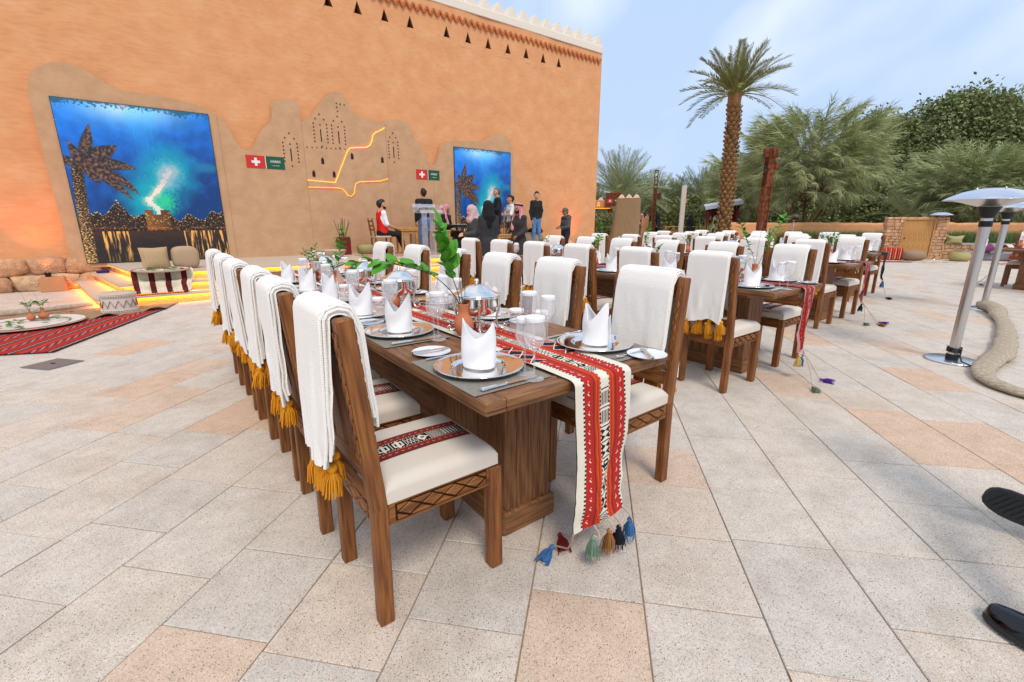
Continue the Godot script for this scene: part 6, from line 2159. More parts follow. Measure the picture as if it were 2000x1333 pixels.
	# someone walking past, just at the right edge: only the black shoes reach into view
	walker()

func shoe_into(b: MB, sole: MB, x: Transform3D) -> void:     # toe along -x, heel at +x, sole on y = 0; 0.29 m long
	var rows := []
	var prof := [[-0.145, 0.012, 0.034, 0.012], [-0.142, 0.022, 0.044, 0.02], [-0.13, 0.033, 0.050, 0.033], [-0.10, 0.044, 0.055, 0.042], [-0.06, 0.049, 0.062, 0.047], [-0.02, 0.047, 0.078, 0.044], [0.02, 0.042, 0.098, 0.038], [0.06, 0.038, 0.108, 0.034], [0.10, 0.037, 0.104, 0.034], [0.13, 0.033, 0.098, 0.03], [0.143, 0.024, 0.09, 0.02]]
	for p in prof:
		var row := []
		for k in 15:
			var a := PI * k / 14.0
			row.append(x * Vector3(p[0], 0.020 + sin(a) * (p[2] - 0.018) * (0.92 + 0.08 * sin(a)), -cos(a) * p[1] * (1.0 - 0.25 * sin(a) * clampf((p[0] + 0.02) * 6.0, 0, 1))))
		rows.append(row)
	b.sheet(rows, 0.003)
	for e in [0, prof.size() - 1]:
		for k in 14: b.flat(x * Vector3(prof[e][0], 0.02, 0), rows[e][k], rows[e][k + 1])
	var pl := PackedVector2Array()
	for p in prof: pl.append(Vector2(p[0] * 1.02, -p[1] * 1.06))
	for i in range(prof.size() - 1, -1, -1): pl.append(Vector2(prof[i][0] * 1.02, prof[i][1] * 1.06))
	sole.prism(pl, 0.012, x * Transform3D(Basis(Vector3(1, 0, 0), -PI / 2), Vector3(0, 0.010, 0)), 0.002)
	sole.box(x * tf(Vector3(0.098, 0.006, 0)), Vector3(0.085, 0.018, 0.068), 0.006)
	for i in 7: sole.box(x * tf(Vector3(-0.11 + i * 0.022, 0.0085, 0), 0.25), Vector3(0.010, 0.006, 0.075 - absf(i - 3) * 0.005), 0.001)

func walker() -> void:
	var o := thing("person", "person at the right edge of whom only two black shoes show", "person", Vector3.ZERO)
	var near := Transform3D(Basis.from_euler(Vector3(0, -1.05, 0)).scaled_local(Vector3(1.0, 1.15, 1.3)), Vector3(1.450, 0.0, -1.425))
	var toe := Vector3(-0.80, 0.34, -0.36).normalized()
	var sole_n := Vector3(-0.6, 0.42, 0.66) * 0.85 + Vector3(0, -0.50, 0)
	sole_n = (sole_n - toe * toe.dot(sole_n)).normalized()
	var far := Transform3D(Basis(-toe, -sole_n, (-toe).cross(-sole_n) * 1.35), Vector3(1.69, 0.18, -2.05) - toe * 0.145)
	var b := MB.new()
	var tr := lin(0.035, 0.037, 0.055)
	var skin := lin(0.70, 0.5, 0.4)
	var a1: Vector3 = near * Vector3(0.09, 0.11, 0); var a2: Vector3 = far * Vector3(0.09, 0.11, 0)
	var hip := Vector3(2.02, 0.90, -1.86)
	var hl := hip + Vector3(-0.03, 0, 0.09); var hr := hip + Vector3(0.02, 0, -0.09)
	var k1 := a1.lerp(hl, 0.5) + Vector3(-0.04, 0.02, 0); var k2 := a2.lerp(hr, 0.5) + Vector3(-0.07, 0.02, 0)
	var bones := [[a1, k1, 0.058, 0.068, tr], [k1, hl, 0.068, 0.095, tr], [a2, k2, 0.058, 0.068, tr], [k2, hr, 0.068, 0.095, tr], [hl, hr, 0.11, 0.11, tr]]
	var ch := hip + Vector3(-0.02, 0.40, 0); var nk := hip + Vector3(-0.02, 0.57, 0)
	for s in [-1.0, 1.0]:
		var z := Vector3(0, 0, s)
		bones.append([hip + z * 0.08, ch + z * 0.09, 0.10, 0.11, tr])
		bones.append([ch + z * 0.09, nk + z * 0.10 - Vector3(0, 0.1, 0), 0.11, 0.08, tr])
		bones.append([nk - Vector3(0, 0.06, 0), nk + z * 0.18 - Vector3(0, 0.08, 0), 0.06, 0.06, tr])
		bones.append([nk + z * 0.18 - Vector3(0, 0.08, 0), nk + z * 0.24 + Vector3(0.06 * s, -0.36, 0), 0.06, 0.047, tr])
		bones.append([nk + z * 0.24 + Vector3(0.06 * s, -0.36, 0), nk + z * 0.23 + Vector3(-0.02 + 0.1 * s, -0.60, 0), 0.045, 0.034, tr])
	field_mesh(b, bones, 0.02, 0.04)
	for s in [-1.0, 1.0]:
		hand_into(b, nk + Vector3(0, 0, s) * 0.23 + Vector3(-0.02 + 0.1 * s, -0.60, 0), Vector3(-0.1, -1, 0), Vector3(-0.3, 0, -s), skin, s)
	var b2 := MB.new()
	field_mesh(b2, [[Vector3(0, -0.09, 0), Vector3(0, 0.02, 0), 0.058, 0.052, skin], [Vector3(0, 0.105, -0.012), Vector3(0, 0.125, 0.012), 0.082, 0.078, skin], [Vector3(0, 0.06, 0.035), Vector3(0, 0.035, 0.055), 0.058, 0.040, skin], [Vector3(0, 0.098, 0.088), Vector3(0, 0.070, 0.108), 0.010, 0.014, skin]], 0.0125, 0.02)
	b.add(b2, Transform3D(Basis(Vector3.UP, -PI / 2), nk + Vector3(0, 0.045, 0)))
	part("body", b, M.person, o)
	for t in [near, far]:
		var s := MB.new(); var u := MB.new()
		shoe_into(s, u, t)
		var sh := part("shoe", s, M.black_gloss, o)
		part("sole", u, M.rubber, sh)

# ---------------------------------------------------------------- props on and round the stage
func simple_chair(label: String, at: Vector3, turn: float, mt: String) -> void:   # slim wooden chair with a woven seat, front along +z
	var o := thing("stage_chair", label, "chair", at, turn, "slim wooden chairs on the stage")
	for sx in [-1.0, 1.0]:
		var b := MB.new()
		b.bar(Vector3(0.19 * sx, 0, 0.19), Vector3(0.19 * sx, 0.44, 0.19), 0.036, 0.036, 0.004)
		part("leg", b, M[mt], o)
		b = MB.new()
		b.bar(Vector3(0.19 * sx, 0, -0.20), Vector3(0.19 * sx, 0.45, -0.19), 0.036, 0.036, 0.004)
		b.bar(Vector3(0.19 * sx, 0.44, -0.19), Vector3(0.185 * sx, 0.90, -0.25), 0.034, 0.034, 0.004)
		part("back_post", b, M[mt], o)
	var b := MB.new()
	b.bx(Vector3(0, 0.445, 0), Vector3(0.42, 0.045, 0.42), 0.012)
	part("seat", b, M.wicker, o)
	for y in [0.62, 0.72, 0.83]:
		b = MB.new()
		b.bar(Vector3(-0.18, y, -0.215 - (y - 0.45) * 0.12), Vector3(0.18, y, -0.215 - (y - 0.45) * 0.12), 0.014, 0.045, 0.003, Vector3(0, 0, 1))
		part("slat", b, M[mt], o)

func trestle(label: String, at: Vector3, turn: float, w: float, d: float, h: float) -> void:
	var o := thing("wooden_table", label, "table", at, turn)
	var b := MB.new()
	b.bx(Vector3(0, h - 0.02, 0), Vector3(w, 0.035, d), 0.005)
	part("tabletop", b, M.pale_wood, o)
	b = MB.new()
	b.bx(Vector3(0, h - 0.075, 0), Vector3(w - 0.06, 0.07, d - 0.06), 0.003)
	part("apron", b, M.pale_wood, o)
	for sx in [-1.0, 1.0]:
		for sz in [-1.0, 1.0]:
			b = MB.new()
			b.bar(Vector3((w * 0.5 - 0.04) * sx, 0, (d * 0.5 - 0.04) * sz), Vector3((w * 0.5 - 0.04) * sx, h - 0.04, (d * 0.5 - 0.04) * sz), 0.045, 0.045, 0.004)
			part("leg", b, M.pale_wood, o)

func cushion_mesh(b: MB, w: float, h: float, d: float, x: Transform3D, pinch := 0.07) -> void:
	for s in [-1.0, 1.0]:
		var rows := []
		for i in 13:
			var row := []
			for k in 13:
				var u := k / 12.0 * 2 - 1; var v := i / 12.0 * 2 - 1
				var t := pow(maxf(0.0, (1 - pow(absf(u), 3.0)) * (1 - pow(absf(v), 3.0))), 0.6)
				var px := u * w * 0.5 * (1 - pinch * (1 - absf(v)) * absf(u)); var py := v * h * 0.5 * (1 - pinch * (1 - absf(u)) * absf(v))
				row.append(x * Vector3(px * s, py, t * d * 0.5 * s))
			rows.append(row)
		b.sheet(rows)
		if s > 0: pass

func cloth_on_ground(pts: Array, mt: Material, called: String, label: String, cat: String, y := 0.008, wave := 0.006, sd := 1, us := Vector2(1, 1)) -> Node3D:   # four corners (s, t): gives a thin rug with a little wave
	var nz := FastNoiseLite.new()
	nz.seed = sd
	nz.frequency = 1.3
	var rows := []
	for i in 25:
		var row := []
		for k in 33:
			var a: Vector2 = pts[0].lerp(pts[1], k / 32.0); var e: Vector2 = pts[3].lerp(pts[2], k / 32.0)
			var q := a.lerp(e, i / 24.0)
			var p := W(q.x, q.y, y + wave * (1.0 + nz.get_noise_2d(q.x * 2.0, q.y * 2.0)))
			row.append(p)
		rows.append(row)
	var b := MB.new()
	b.sheet(rows, 0.006, us)
	return solo(called, b, mt, label, cat)

func build_props() -> void:
	var f := 0.465
	simple_chair("slim wooden chair under the seated man in the red vest", W(7.12, 0.95, f), TH + PI / 2 - 0.1, "wood")
	simple_chair("slim wooden chair just behind the man in the puffer jacket", W(8.72, 0.55, f), TH + 0.15, "pale_wood")
	simple_chair("slim wooden chair under the man at the keyboard", W(9.20, 0.52, f), TH + 0.55, "wood")
	trestle("pale wooden table holding a zither before the red-vested man", W(7.80, 1.02, f), TH, 0.48, 0.42, 0.62)
	trestle("low pale wooden bench table at the right of the stage", W(10.72, 1.45, f), TH, 0.75, 0.4, 0.46)
	trestle("pale wooden table with cables between the two musicians", W(8.66, 1.25, f), TH, 0.50, 0.38, 0.60)
	# zither lying on the table
	var o := thing("zither", "flat trapezoid zither lying on the pale table on stage", "instrument", W(7.80, 1.02, f + 0.62), TH)
	var b := MB.new()
	b.prism(PackedVector2Array([Vector2(-0.30, -0.14), Vector2(0.26, -0.17), Vector2(0.12, 0.15), Vector2(-0.30, 0.15)]), 0.05, Transform3D(Basis(Vector3(1, 0, 0), -PI / 2), Vector3(0, 0.003, 0)), 0.004)
	part("sound_box", b, M.pale_wood, o)
	b = MB.new()
	for i in 9: b.tube([Vector3(-0.29, 0.058, -0.12 + i * 0.03), Vector3(0.10 + 0.0 * i, 0.058, -0.12 + i * 0.03)], 0.0012, 3)
	part("strings", b, M.steel, o)
	# keyboard on a crossed stand
	o = thing("keyboard", "black electronic keyboard on a crossed stand before the seated player", "keyboard", W(9.52, 1.12, f), TH + 0.35)
	b = MB.new()
	b.bx(Vector3(0, 0.70, 0), Vector3(0.95, 0.08, 0.30), 0.01)
	part("case", b, M.black_plastic, o)
	b = MB.new()
	b.bx(Vector3(0, 0.743, -0.05), Vector3(0.86, 0.008, 0.14), 0.002)
	part("keys", b, M.porcelain, o)
	for s in [-1.0, 1.0]:
		b = MB.new()
		b.bar(Vector3(-0.32 * s, 0.0, 0.05 * s), Vector3(0.30 * s, 0.66, 0.05 * s), 0.03, 0.03, 0.003)
		part("stand_leg", b, M.black_plastic, o)
	# clear lectern
	o = thing("acrylic_lectern", "clear acrylic lectern with tilted open top on the stage", "lectern", W(7.95, 2.0, f), TH)
	b = MB.new()
	b.box(Transform3D(Basis.from_euler(Vector3(-0.35, 0, 0)), Vector3(0, 1.10, 0)), Vector3(0.62, 0.012, 0.42), 0.002)
	part("top", b, M.acrylic, o)
	b = MB.new()
	b.box(tf(Vector3(0, 1.06, 0.20)), Vector3(0.62, 0.07, 0.012), 0.002)
	for s in [-1.0, 1.0]: b.box(Transform3D(Basis.from_euler(Vector3(-0.35, 0, 0)), Vector3(0.306 * s, 1.13, 0)), Vector3(0.012, 0.09, 0.42), 0.002)
	b.box(Transform3D(Basis.from_euler(Vector3(-0.35, 0, 0)), Vector3(0, 1.20, -0.20)), Vector3(0.62, 0.09, 0.012), 0.002)
	part("rim", b, M.acrylic, o)
	for s in [-1.0, 1.0]:
		b = MB.new()
		b.bx(Vector3(0.11 * s, 0.54, 0), Vector3(0.012, 1.06, 0.26), 0.002)
		part("upright", b, M.acrylic, o)
	b = MB.new()
	b.bx(Vector3(0, 0.01, 0), Vector3(0.5, 0.018, 0.40), 0.003)
	part("base", b, M.acrylic, o)
	# round palm-leaf basket behind the seated man
	b = MB.new()
	b.lathe([Vector2(0, 0.0), Vector2(0.20, 0.0), Vector2(0.28, 0.08), Vector2(0.30, 0.17), Vector2(0.27, 0.24), Vector2(0.25, 0.24), Vector2(0.27, 0.16), Vector2(0.0, 0.1)], 28)
	solo("palm_basket", b, M.palm_basket, "shallow pale green palm-leaf basket on stage behind the red-vested man", "basket", W(6.92, 0.55, f))
	b = MB.new()
	b.lathe([Vector2(0.10, 0.0), Vector2(0.22, 0.02), Vector2(0.30, 0.16), Vector2(0.29, 0.17), Vector2(0.20, 0.04), Vector2(0.0, 0.03)], 24)
	solo("wicker_tray", b, M.wicker, "flat wicker tray lying on stage left of the red stand", "tray", W(5.75, 1.4, f + 0.01))
	# dark red stand full of sticks
	o = thing("stick_stand", "dark red square stand holding tall thin sticks on the stage", "stand", W(6.28, 0.55, f), TH)
	b = MB.new()
	for q in [[0, 0.13, 1], [0, -0.13, 1], [0.13, 0, 0], [-0.13, 0, 0]]: b.bx(Vector3(q[0], 0.22, q[1]), Vector3(0.28 if q[2] else 0.02, 0.44, 0.02 if q[2] else 0.24), 0.004)
	part("box", b, M.red_paint, o)
	var r := RandomNumberGenerator.new()
	r.seed = 3
	for i in 9:
		b = MB.new()
		b.tube([Vector3(r.randf_range(-0.09, 0.09), 0.05, r.randf_range(-0.09, 0.09)), Vector3(r.randf_range(-0.2, 0.2), r.randf_range(0.75, 0.98), r.randf_range(-0.1, 0.1))], 0.006, 5)
		part("stick", b, M.twig, o)
	cloth_on_ground([Vector2(6.4, 0.9), Vector2(9.9, 0.75), Vector2(9.9, 1.9), Vector2(6.5, 2.0)], M.rug_3, "stage_rug", "thin red patterned rug under the musicians on the stage", "rug", f + 0.004, 0.002, 4)
	b = MB.new()
	b.blob(Vector3(0, 0.24, 0), Vector3(0.42, 0.26, 0.34), 18, 0.16, 5)
	solo("floor_cushion", b, M.pouf, "big taupe floor cushion at the foot of the wall behind jeans", "cushion", W(12.55, 0.45, f))
	b = MB.new()
	b.blob(Vector3(0, 0.06, 0), Vector3(0.30, 0.12, 0.18), 14, 0.3, 15)
	solo("black_coat", b, M.black_cloth, "crumpled black coat thrown over the taupe floor cushion", "coat", W(12.70, 0.45, f + 0.44), 0.8)
	# microphone-like brass stand in front of the far screen
	b = MB.new()
	b.lathe([Vector2(0, 0.0), Vector2(0.12, 0.0), Vector2(0.12, 0.015), Vector2(0.012, 0.025), Vector2(0.010, 1.15), Vector2(0, 1.15)], 12)
	b.tube([Vector3(0, 1.14, 0), Vector3(0.02, 1.22, 0), Vector3(0.09, 1.23, 0), Vector3(0.12, 1.16, 0)], 0.009, 8)
	solo("hooked_stand", b, M.worn_wood, "thin hooked cane-like stand before the man in the white shirt", "stand", W(10.98, 1.05, f), TH)
	# cushions, tray and striped cloth at the left end of the stage
	o = thing("square_cushion", "square tan checked cushion propped on the left end of the stage", "cushion", W(2.42, 2.42, f + 0.20), TH + 0.25)
	b = MB.new()
	cushion_mesh(b, 0.42, 0.40, 0.20, Transform3D(Basis.from_euler(Vector3(-0.18, 0, 0)), Vector3(0, 0.0, 0)))
	part("cover", b, M.cushion, o)
	o = thing("round_cushion", "plain beige cushion with shiny piping beside the checked cushion", "cushion", W(2.86, 2.32, f + 0.19), TH + 0.1)
	b = MB.new()
	b.blob(Vector3(0, 0.01, 0), Vector3(0.21, 0.20, 0.13), 22, 0.05, 9, 0.6)
	part("cover", b, M.cushion_b, o)
	striped_cloth(f)
	o = thing("woven_tray", "round white woven tray with green leaves on the striped cloth", "tray", W(2.48, 2.80, f + 0.026), TH + 0.4)
	tray(o, 0.40, 7)
	b = MB.new()
	b.bx(Vector3(0, 0.03, 0), Vector3(0.20, 0.05, 0.07), 0.012)
	solo("blue_box", b, M.blue_cloth, "small dark blue packet on the top left step", "box", W(1.56, 0.55, 0.31), TH)
	b = MB.new()
	b.bx(Vector3(0, 0.006, 0), Vector3(0.21, 0.004, 0.15), 0.001)
	solo("paper_sheet", b, M.paper, "white sheet of paper lying on the lowest lit step", "paper", W(2.84, 3.22, 0.156), TH + 0.4)
	# round lidded basket table
	o = thing("lidded_basket", "round white coiled basket with brown zigzag standing on burlap", "basket", W(1.90, 3.78, 0.012), 0.4)
	b = MB.new()
	b.lathe([Vector2(0, 0), Vector2(0.195, 0.0), Vector2(0.205, 0.02), Vector2(0.208, 0.20), Vector2(0.200, 0.235), Vector2(0.0, 0.235)], 40)
	part("body", b, M.wicker_white, o)
	b = MB.new()
	b.lathe([Vector2(0.212, 0.232), Vector2(0.214, 0.268), Vector2(0.19, 0.285), Vector2(0.0, 0.290)], 40)
	part("lid", b, M.wicker, o)
	b = MB.new()
	for yy in [0.012, 0.032, 0.225, 0.243, 0.262]:
		for i in 46:
			var a := TAU * i / 46.0
			b.blob(Vector3(cos(a) * 0.213, yy, sin(a) * 0.213), Vector3(0.013, 0.008, 0.013), 6)
	part("coil", b, M.wicker_white, o)
	b = MB.new()
	var pts := []
	for i in 29:
		var a := TAU * i / 28.0
		pts.append(Vector3(cos(a) * 0.211, 0.075 + (0.10 if i % 2 else 0.0), sin(a) * 0.211))
	b.tube(pts, 0.007, 5)
	part("zigzag", b, M.wicker_brown, o)
	# rugs at the left edge
	var c0 := Vector2(1.46, 6.23); var c1 := Vector2(2.46, 3.90)
	var wd := Vector2(-0.918, -0.395) * 2.6
	cloth_on_ground([c1, c1 + wd, c0 + wd, c0], M.rug_0, "red_rug", "red striped woven rug with dark bands on the paving at the left", "rug", 0.008, 0.006, 2, Vector2(0.55, 0.45))
	build_burlap()
	o = thing("woven_tray", "large oval woven tray with two small vases on the red rug", "tray", W(1.02, 4.36, 0.030), 0.5)
	tray(o, 0.56, 8)
	for q in [[1.13, 4.10, 1.0, "taller"], [1.02, 4.16, 0.8, "shorter"]]:
		var v := thing("bud_vase", "%s of two small terracotta vases standing on the large tray" % q[3], "vase", W(q[0], q[1], 0.045), 0.0)
		b = MB.new()
		var k: float = q[2]
		b.lathe([Vector2(0, 0), Vector2(0.03 * k, 0), Vector2(0.055 * k, 0.03), Vector2(0.05 * k, 0.065), Vector2(0.02 * k, 0.09), Vector2(0.018 * k, 0.12 * k), Vector2(0.024 * k, 0.14 * k), Vector2(0.02 * k, 0.14 * k), Vector2(0.0, 0.09 * k)], 20)
		part("vase", b, M.terracotta, v)
		for j in 4:
			var a: float = TAU * j / 4.0 + q[0]
			branch(v, [Vector3(0, 0.08, 0), Vector3(cos(a) * 0.02, 0.18, sin(a) * 0.02), Vector3(cos(a) * 0.07, 0.24, sin(a) * 0.07)], 8, 0.045, [meshes.leaf_m0, meshes.leaf_m1], 80 + j, 0.5, 0.0014)
		branch(v, [Vector3(0, 0.08, 0), Vector3(-0.04, 0.3, 0.0), Vector3(-0.10, 0.42, 0.02)], 0, 0.03, [], 90, 0.5, 0.0014)

func tray(o: Node3D, r: float, sd: int) -> void:
	var b := MB.new()
	b.lathe([Vector2(0, 0.004), Vector2(r * 0.86, 0.006), Vector2(r * 0.97, 0.022), Vector2(r, 0.024), Vector2(r, 0.016), Vector2(r * 0.88, -0.004), Vector2(0, -0.004)], 44)
	part("dish", b, M.wicker_white, o)
	b = MB.new()
	for q in [0.985, 0.70]:
		var pts := []
		for i in 45: pts.append(Vector3(cos(TAU * i / 44.0) * r * q, 0.025 if q > 0.9 else 0.0085, sin(TAU * i / 44.0) * r * q))
		b.tube(pts, 0.007 if q > 0.9 else 0.005, 5, false)
	part("dark_coil", b, M.rug_1 if false else M.wicker_brown, o)
	var g := RandomNumberGenerator.new()
	g.seed = sd
	for i in 26:
		var a := g.randf() * TAU
		var q := r * g.randf_range(0.25, 0.75)
		var k := g.randf_range(0.07, 0.13)
		partm("leaf", [meshes.leaf_b0, meshes.leaf_m0, meshes.leaf_m1][g.randi() % 3], o, Transform3D(Basis.from_euler(Vector3(g.randf_range(-0.2, 0.2), g.randf() * TAU, g.randf_range(0.0, 0.3))).scaled_local(Vector3(k, k, k * 0.8)), Vector3(cos(a) * q, 0.02 + g.randf() * 0.012, sin(a) * q)))

func striped_cloth(f: float) -> void:      # lies on the stage edge and tumbles down the lit steps
	var nz := FastNoiseLite.new()
	nz.seed = 12
	nz.frequency = 1.4
	var prof := [[2.45, f + 0.012], [2.62, f + 0.014], [2.77, f + 0.014], [2.80, f - 0.02], [2.83, 0.34], [2.90, 0.325], [3.06, 0.325], [3.11, 0.30], [3.13, 0.19], [3.20, 0.172], [3.34, 0.171]]
	var rows := []
	for i in prof.size() * 3 - 2:
		var a = prof[i / 3]; var e = prof[mini(i / 3 + 1, prof.size() - 1)]
		var q := (i % 3) / 3.0
		var row := []
		for k in 25:
			var u := k / 24.0
			var s := 2.06 + u * 0.86
			var cut := 1.0
			var t := lerpf(a[0], e[0], q) + 0.025 * sin(u * 17.0 + i * 0.2) * clampf((i - 8) / 14.0, 0, 1)
			row.append(W(s - 0.10 * clampf(i / 12.0 - 1.0, 0.0, 1.5) * (u - 0.2), t, lerpf(a[1], e[1], q) + 0.012 * (1.0 + nz.get_noise_2d(u * 3.0, i * 0.2)) + 0.010 * maxf(0, sin(u * 17.0))))
		rows.append(row)
	var b := MB.new()
	b.sheet(rows, 0.005)
	solo("striped_cloth", b, M.rug_1, "maroon and cream striped cloth tumbling down the lit steps", "cloth")

func build_burlap() -> void:
	var nz := FastNoiseLite.new()
	nz.seed = 3
	nz.frequency = 1.5
	var rows := []
	for i in 25:
		var row := []
		for k in 41:
			var u := k / 40.0; var v := i / 24.0      # u: left to right, v: back to front
			var a := Vector2(0.1, 3.2).lerp(Vector2(2.62, 3.36), u)
			var e := Vector2(0.55, 4.75).lerp(Vector2(2.42, 4.02), u)
			var q := a.lerp(e, v)
			q += Vector2(0, 0.07 * nz.get_noise_2d(u * 5.0, v) * v)
			var lift := 0.017 + 0.004 * nz.get_noise_2d(u * 4.0, v * 3.0)
			if v > 0.86: lift += 0.05 * (v - 0.86) / 0.14 * maxf(0.0, sin(u * 21.0 + 0.6)) * smoothstep(0.45, 0.7, u)
			row.append(W(q.x, q.y, lift))
		rows.append(row)
	var b := MB.new()
	b.sheet(rows, 0.004)
	solo("burlap_mat", b, M.burlap, "rumpled burlap cloth laid over the back of the red rug", "burlap cloth")
	# grey burlap sleeve over cables at the far left
	b = MB.new()
	var pts := []
	for i in 15: pts.append(W(0.0 + i * 0.11, 3.55 - i * 0.035 + 0.05 * sin(i * 0.9), 0.045))
	b.tube(pts, [0.05, 0.06, 0.06, 0.055, 0.06, 0.058, 0.05, 0.05, 0.05, 0.045, 0.04, 0.04, 0.035, 0.03, 0.02], 10)
	solo("burlap_sleeve", b, M.burlap_grey, "grey burlap sleeve lying behind the large woven tray", "cable cover")

func heater(label: String, at: Vector3, turn: float) -> void:
	var o := thing("patio_heater", label, "patio heater", at, turn, "umbrella patio heaters")
	var b := MB.new()
	b.lathe([Vector2(0, 0.03), Vector2(0.04, 0.03), Vector2(0.185, 0.022), Vector2(0.205, 0.016), Vector2(0.208, 0.006), Vector2(0.205, 0.0), Vector2(0, 0.0)], 44)
	part("base", b, M.hood, o)
	b = MB.new()
	b.lathe([Vector2(0.040, 0.02), Vector2(0.040, 1.27), Vector2(0.040, 1.36), Vector2(0, 1.36)], 28)
	var p := part("pole", b, M.brushed, o)
	b = MB.new()
	b.lathe([Vector2(0.0412, 1.255), Vector2(0.047, 1.257), Vector2(0.047, 1.305), Vector2(0.0412, 1.307)], 28)
	part("collar", b, M.black_plastic, p)
	b = MB.new()
	b.lathe([Vector2(0.0412, 0.026), Vector2(0.05, 0.028), Vector2(0.05, 0.065), Vector2(0.0412, 0.068)], 28)
	part("foot_collar", b, M.black_plastic, p)
	b = MB.new()
	b.bx(Vector3(-0.0, 1.12, 0.0405), Vector3(0.03, 0.06, 0.002), 0.0)
	part("rating_label", b, M.paper, p)
	b = MB.new()
	b.lathe([Vector2(0.0, 1.335), Vector2(0.048, 1.335), Vector2(0.052, 1.345), Vector2(0.080, 1.425), Vector2(0.083, 1.43), Vector2(0, 1.43)], 28)
	part("burner_cone", b, M.black_plastic, o)
	b = MB.new()
	b.lathe([Vector2(0.080, 1.43), Vector2(0.19, 1.465), Vector2(0.285, 1.490), Vector2(0.290, 1.492)], 40)
	part("reflector", b, M.brushed, o)
	b = MB.new()
	b.lathe([Vector2(0.084, 1.43), Vector2(0.086, 1.515), Vector2(0, 1.515)], 28)
	part("element_guard", b, M.steel, o)
	b = MB.new()
	b.lathe([Vector2(0.0, 1.590), Vector2(0.10, 1.583), Vector2(0.20, 1.558), Vector2(0.29, 1.515), Vector2(0.33, 1.490), Vector2(0.332, 1.486), Vector2(0.326, 1.488), Vector2(0.285, 1.510), Vector2(0.19, 1.548), Vector2(0.0, 1.578)], 48)
	var hd := part("hood", b, M.hood, o)
	for k in 3:
		b = MB.new()
		var a := TAU * k / 3.0
		b.lathe([Vector2(0.008, 0.0), Vector2(0.008, 0.008), Vector2(0, 0.01)], 8, tf(Vector3(cos(a) * 0.11, 1.582, sin(a) * 0.11)))
		part("bolt", b, M.steel, hd)

func build_heaters() -> void:
	heater("nearest patio heater, its round base by the burlap cable cover", W(8.42, 11.84), 0.6)
	heater("second patio heater, standing just behind the nearest one", W(12.35, 11.50), 1.0)
	heater("small far patio heater beside the stone-framed wooden door", Vector3(11.62, 0, -18.6), 0.2)
	heater("farthest patio heater, seen over the tables near the feathery tree", Vector3(8.2, 0, -21.75), 0.2)
	# power cord of the nearest heater
	var b := MB.new()
	var pts := []
	for i in 30:
		var a := TAU * i / 9.0
		pts.append(W(8.42 + cos(a) * 0.052, 11.84 + sin(a) * 0.052, 0.085 + i * 0.0018))
	pts.append(W(8.36, 11.90, 0.07)); pts.append(W(8.28, 11.93, 0.035)); pts.append(W(8.22, 12.0, 0.03)); pts.append(W(8.20, 12.06, 0.012)); pts.append(W(8.17, 12.10, 0.008))
	b.tube(pts, 0.0065, 6)
	solo("power_cord", b, M.black_plastic, "black cord wound round the foot of the nearest patio heater", "cord")
	b = MB.new()
	var q := [[12.75, 11.42, 0.07, 0.05], [12.5, 11.48, 0.12, 0.09], [12.2, 11.60, 0.13, 0.10], [11.8, 11.72, 0.10, 0.06], [11.55, 11.76, 0.085, 0.05], [11.0, 11.88, 0.095, 0.055], [10.3, 11.98, 0.10, 0.06], [9.6, 12.06, 0.105, 0.06], [9.0, 12.11, 0.11, 0.06], [8.5, 12.10, 0.115, 0.06], [8.12, 12.10, 0.11, 0.055], [7.80, 12.17, 0.10, 0.05], [7.62, 12.32, 0.085, 0.045], [7.55, 12.55, 0.075, 0.04], [7.6, 12.9, 0.07, 0.04]]
	var cv := Curve3D.new()
	for i in q.size():
		var p0 := W(q[i][0], q[i][1])
		var tg := (W(q[mini(i + 1, q.size() - 1)][0], q[mini(i + 1, q.size() - 1)][1]) - W(q[maxi(i - 1, 0)][0], q[maxi(i - 1, 0)][1])) * 0.18
		cv.add_point(p0, -tg, tg)
	var rows := []
	var nz := FastNoiseLite.new()
	nz.seed = 8
	nz.frequency = 0.8
	var n := 110
	for i in n + 1:
		var l := cv.get_baked_length() * i / n
		var p := cv.sample_baked(l, true)
		var d := (cv.sample_baked(minf(l + 0.05, cv.get_baked_length()), true) - cv.sample_baked(maxf(l - 0.05, 0), true)).normalized()
		var sd := d.cross(Vector3.UP)
		var fi := i * (q.size() - 1) / float(n)
		var a = q[int(fi)]; var e = q[mini(int(fi) + 1, q.size() - 1)]
		var wv := lerpf(a[2], e[2], fi - int(fi)); var hv := lerpf(a[3], e[3], fi - int(fi))
		var row := []
		for k in 17:
			var an := TAU * k / 16.0
			var wr := 1.0 + 0.22 * nz.get_noise_3d(l * 3.0, cos(an) * 1.2, sin(an) * 1.2) + 0.05 * sin(l * 30.0 + sin(l * 7.0) * 3.0)
			row.append(p + sd * cos(an) * wv * 0.85 * wr + Vector3(0, maxf(0.004, hv * 0.78 + sin(an) * hv * 0.78 * wr), 0))
		rows.append(row)
	b.sheet(rows)
	solo("burlap_cable_cover", b, M.burlap_grey, "long grey burlap cable cover snaking between the two near heaters", "cable cover")

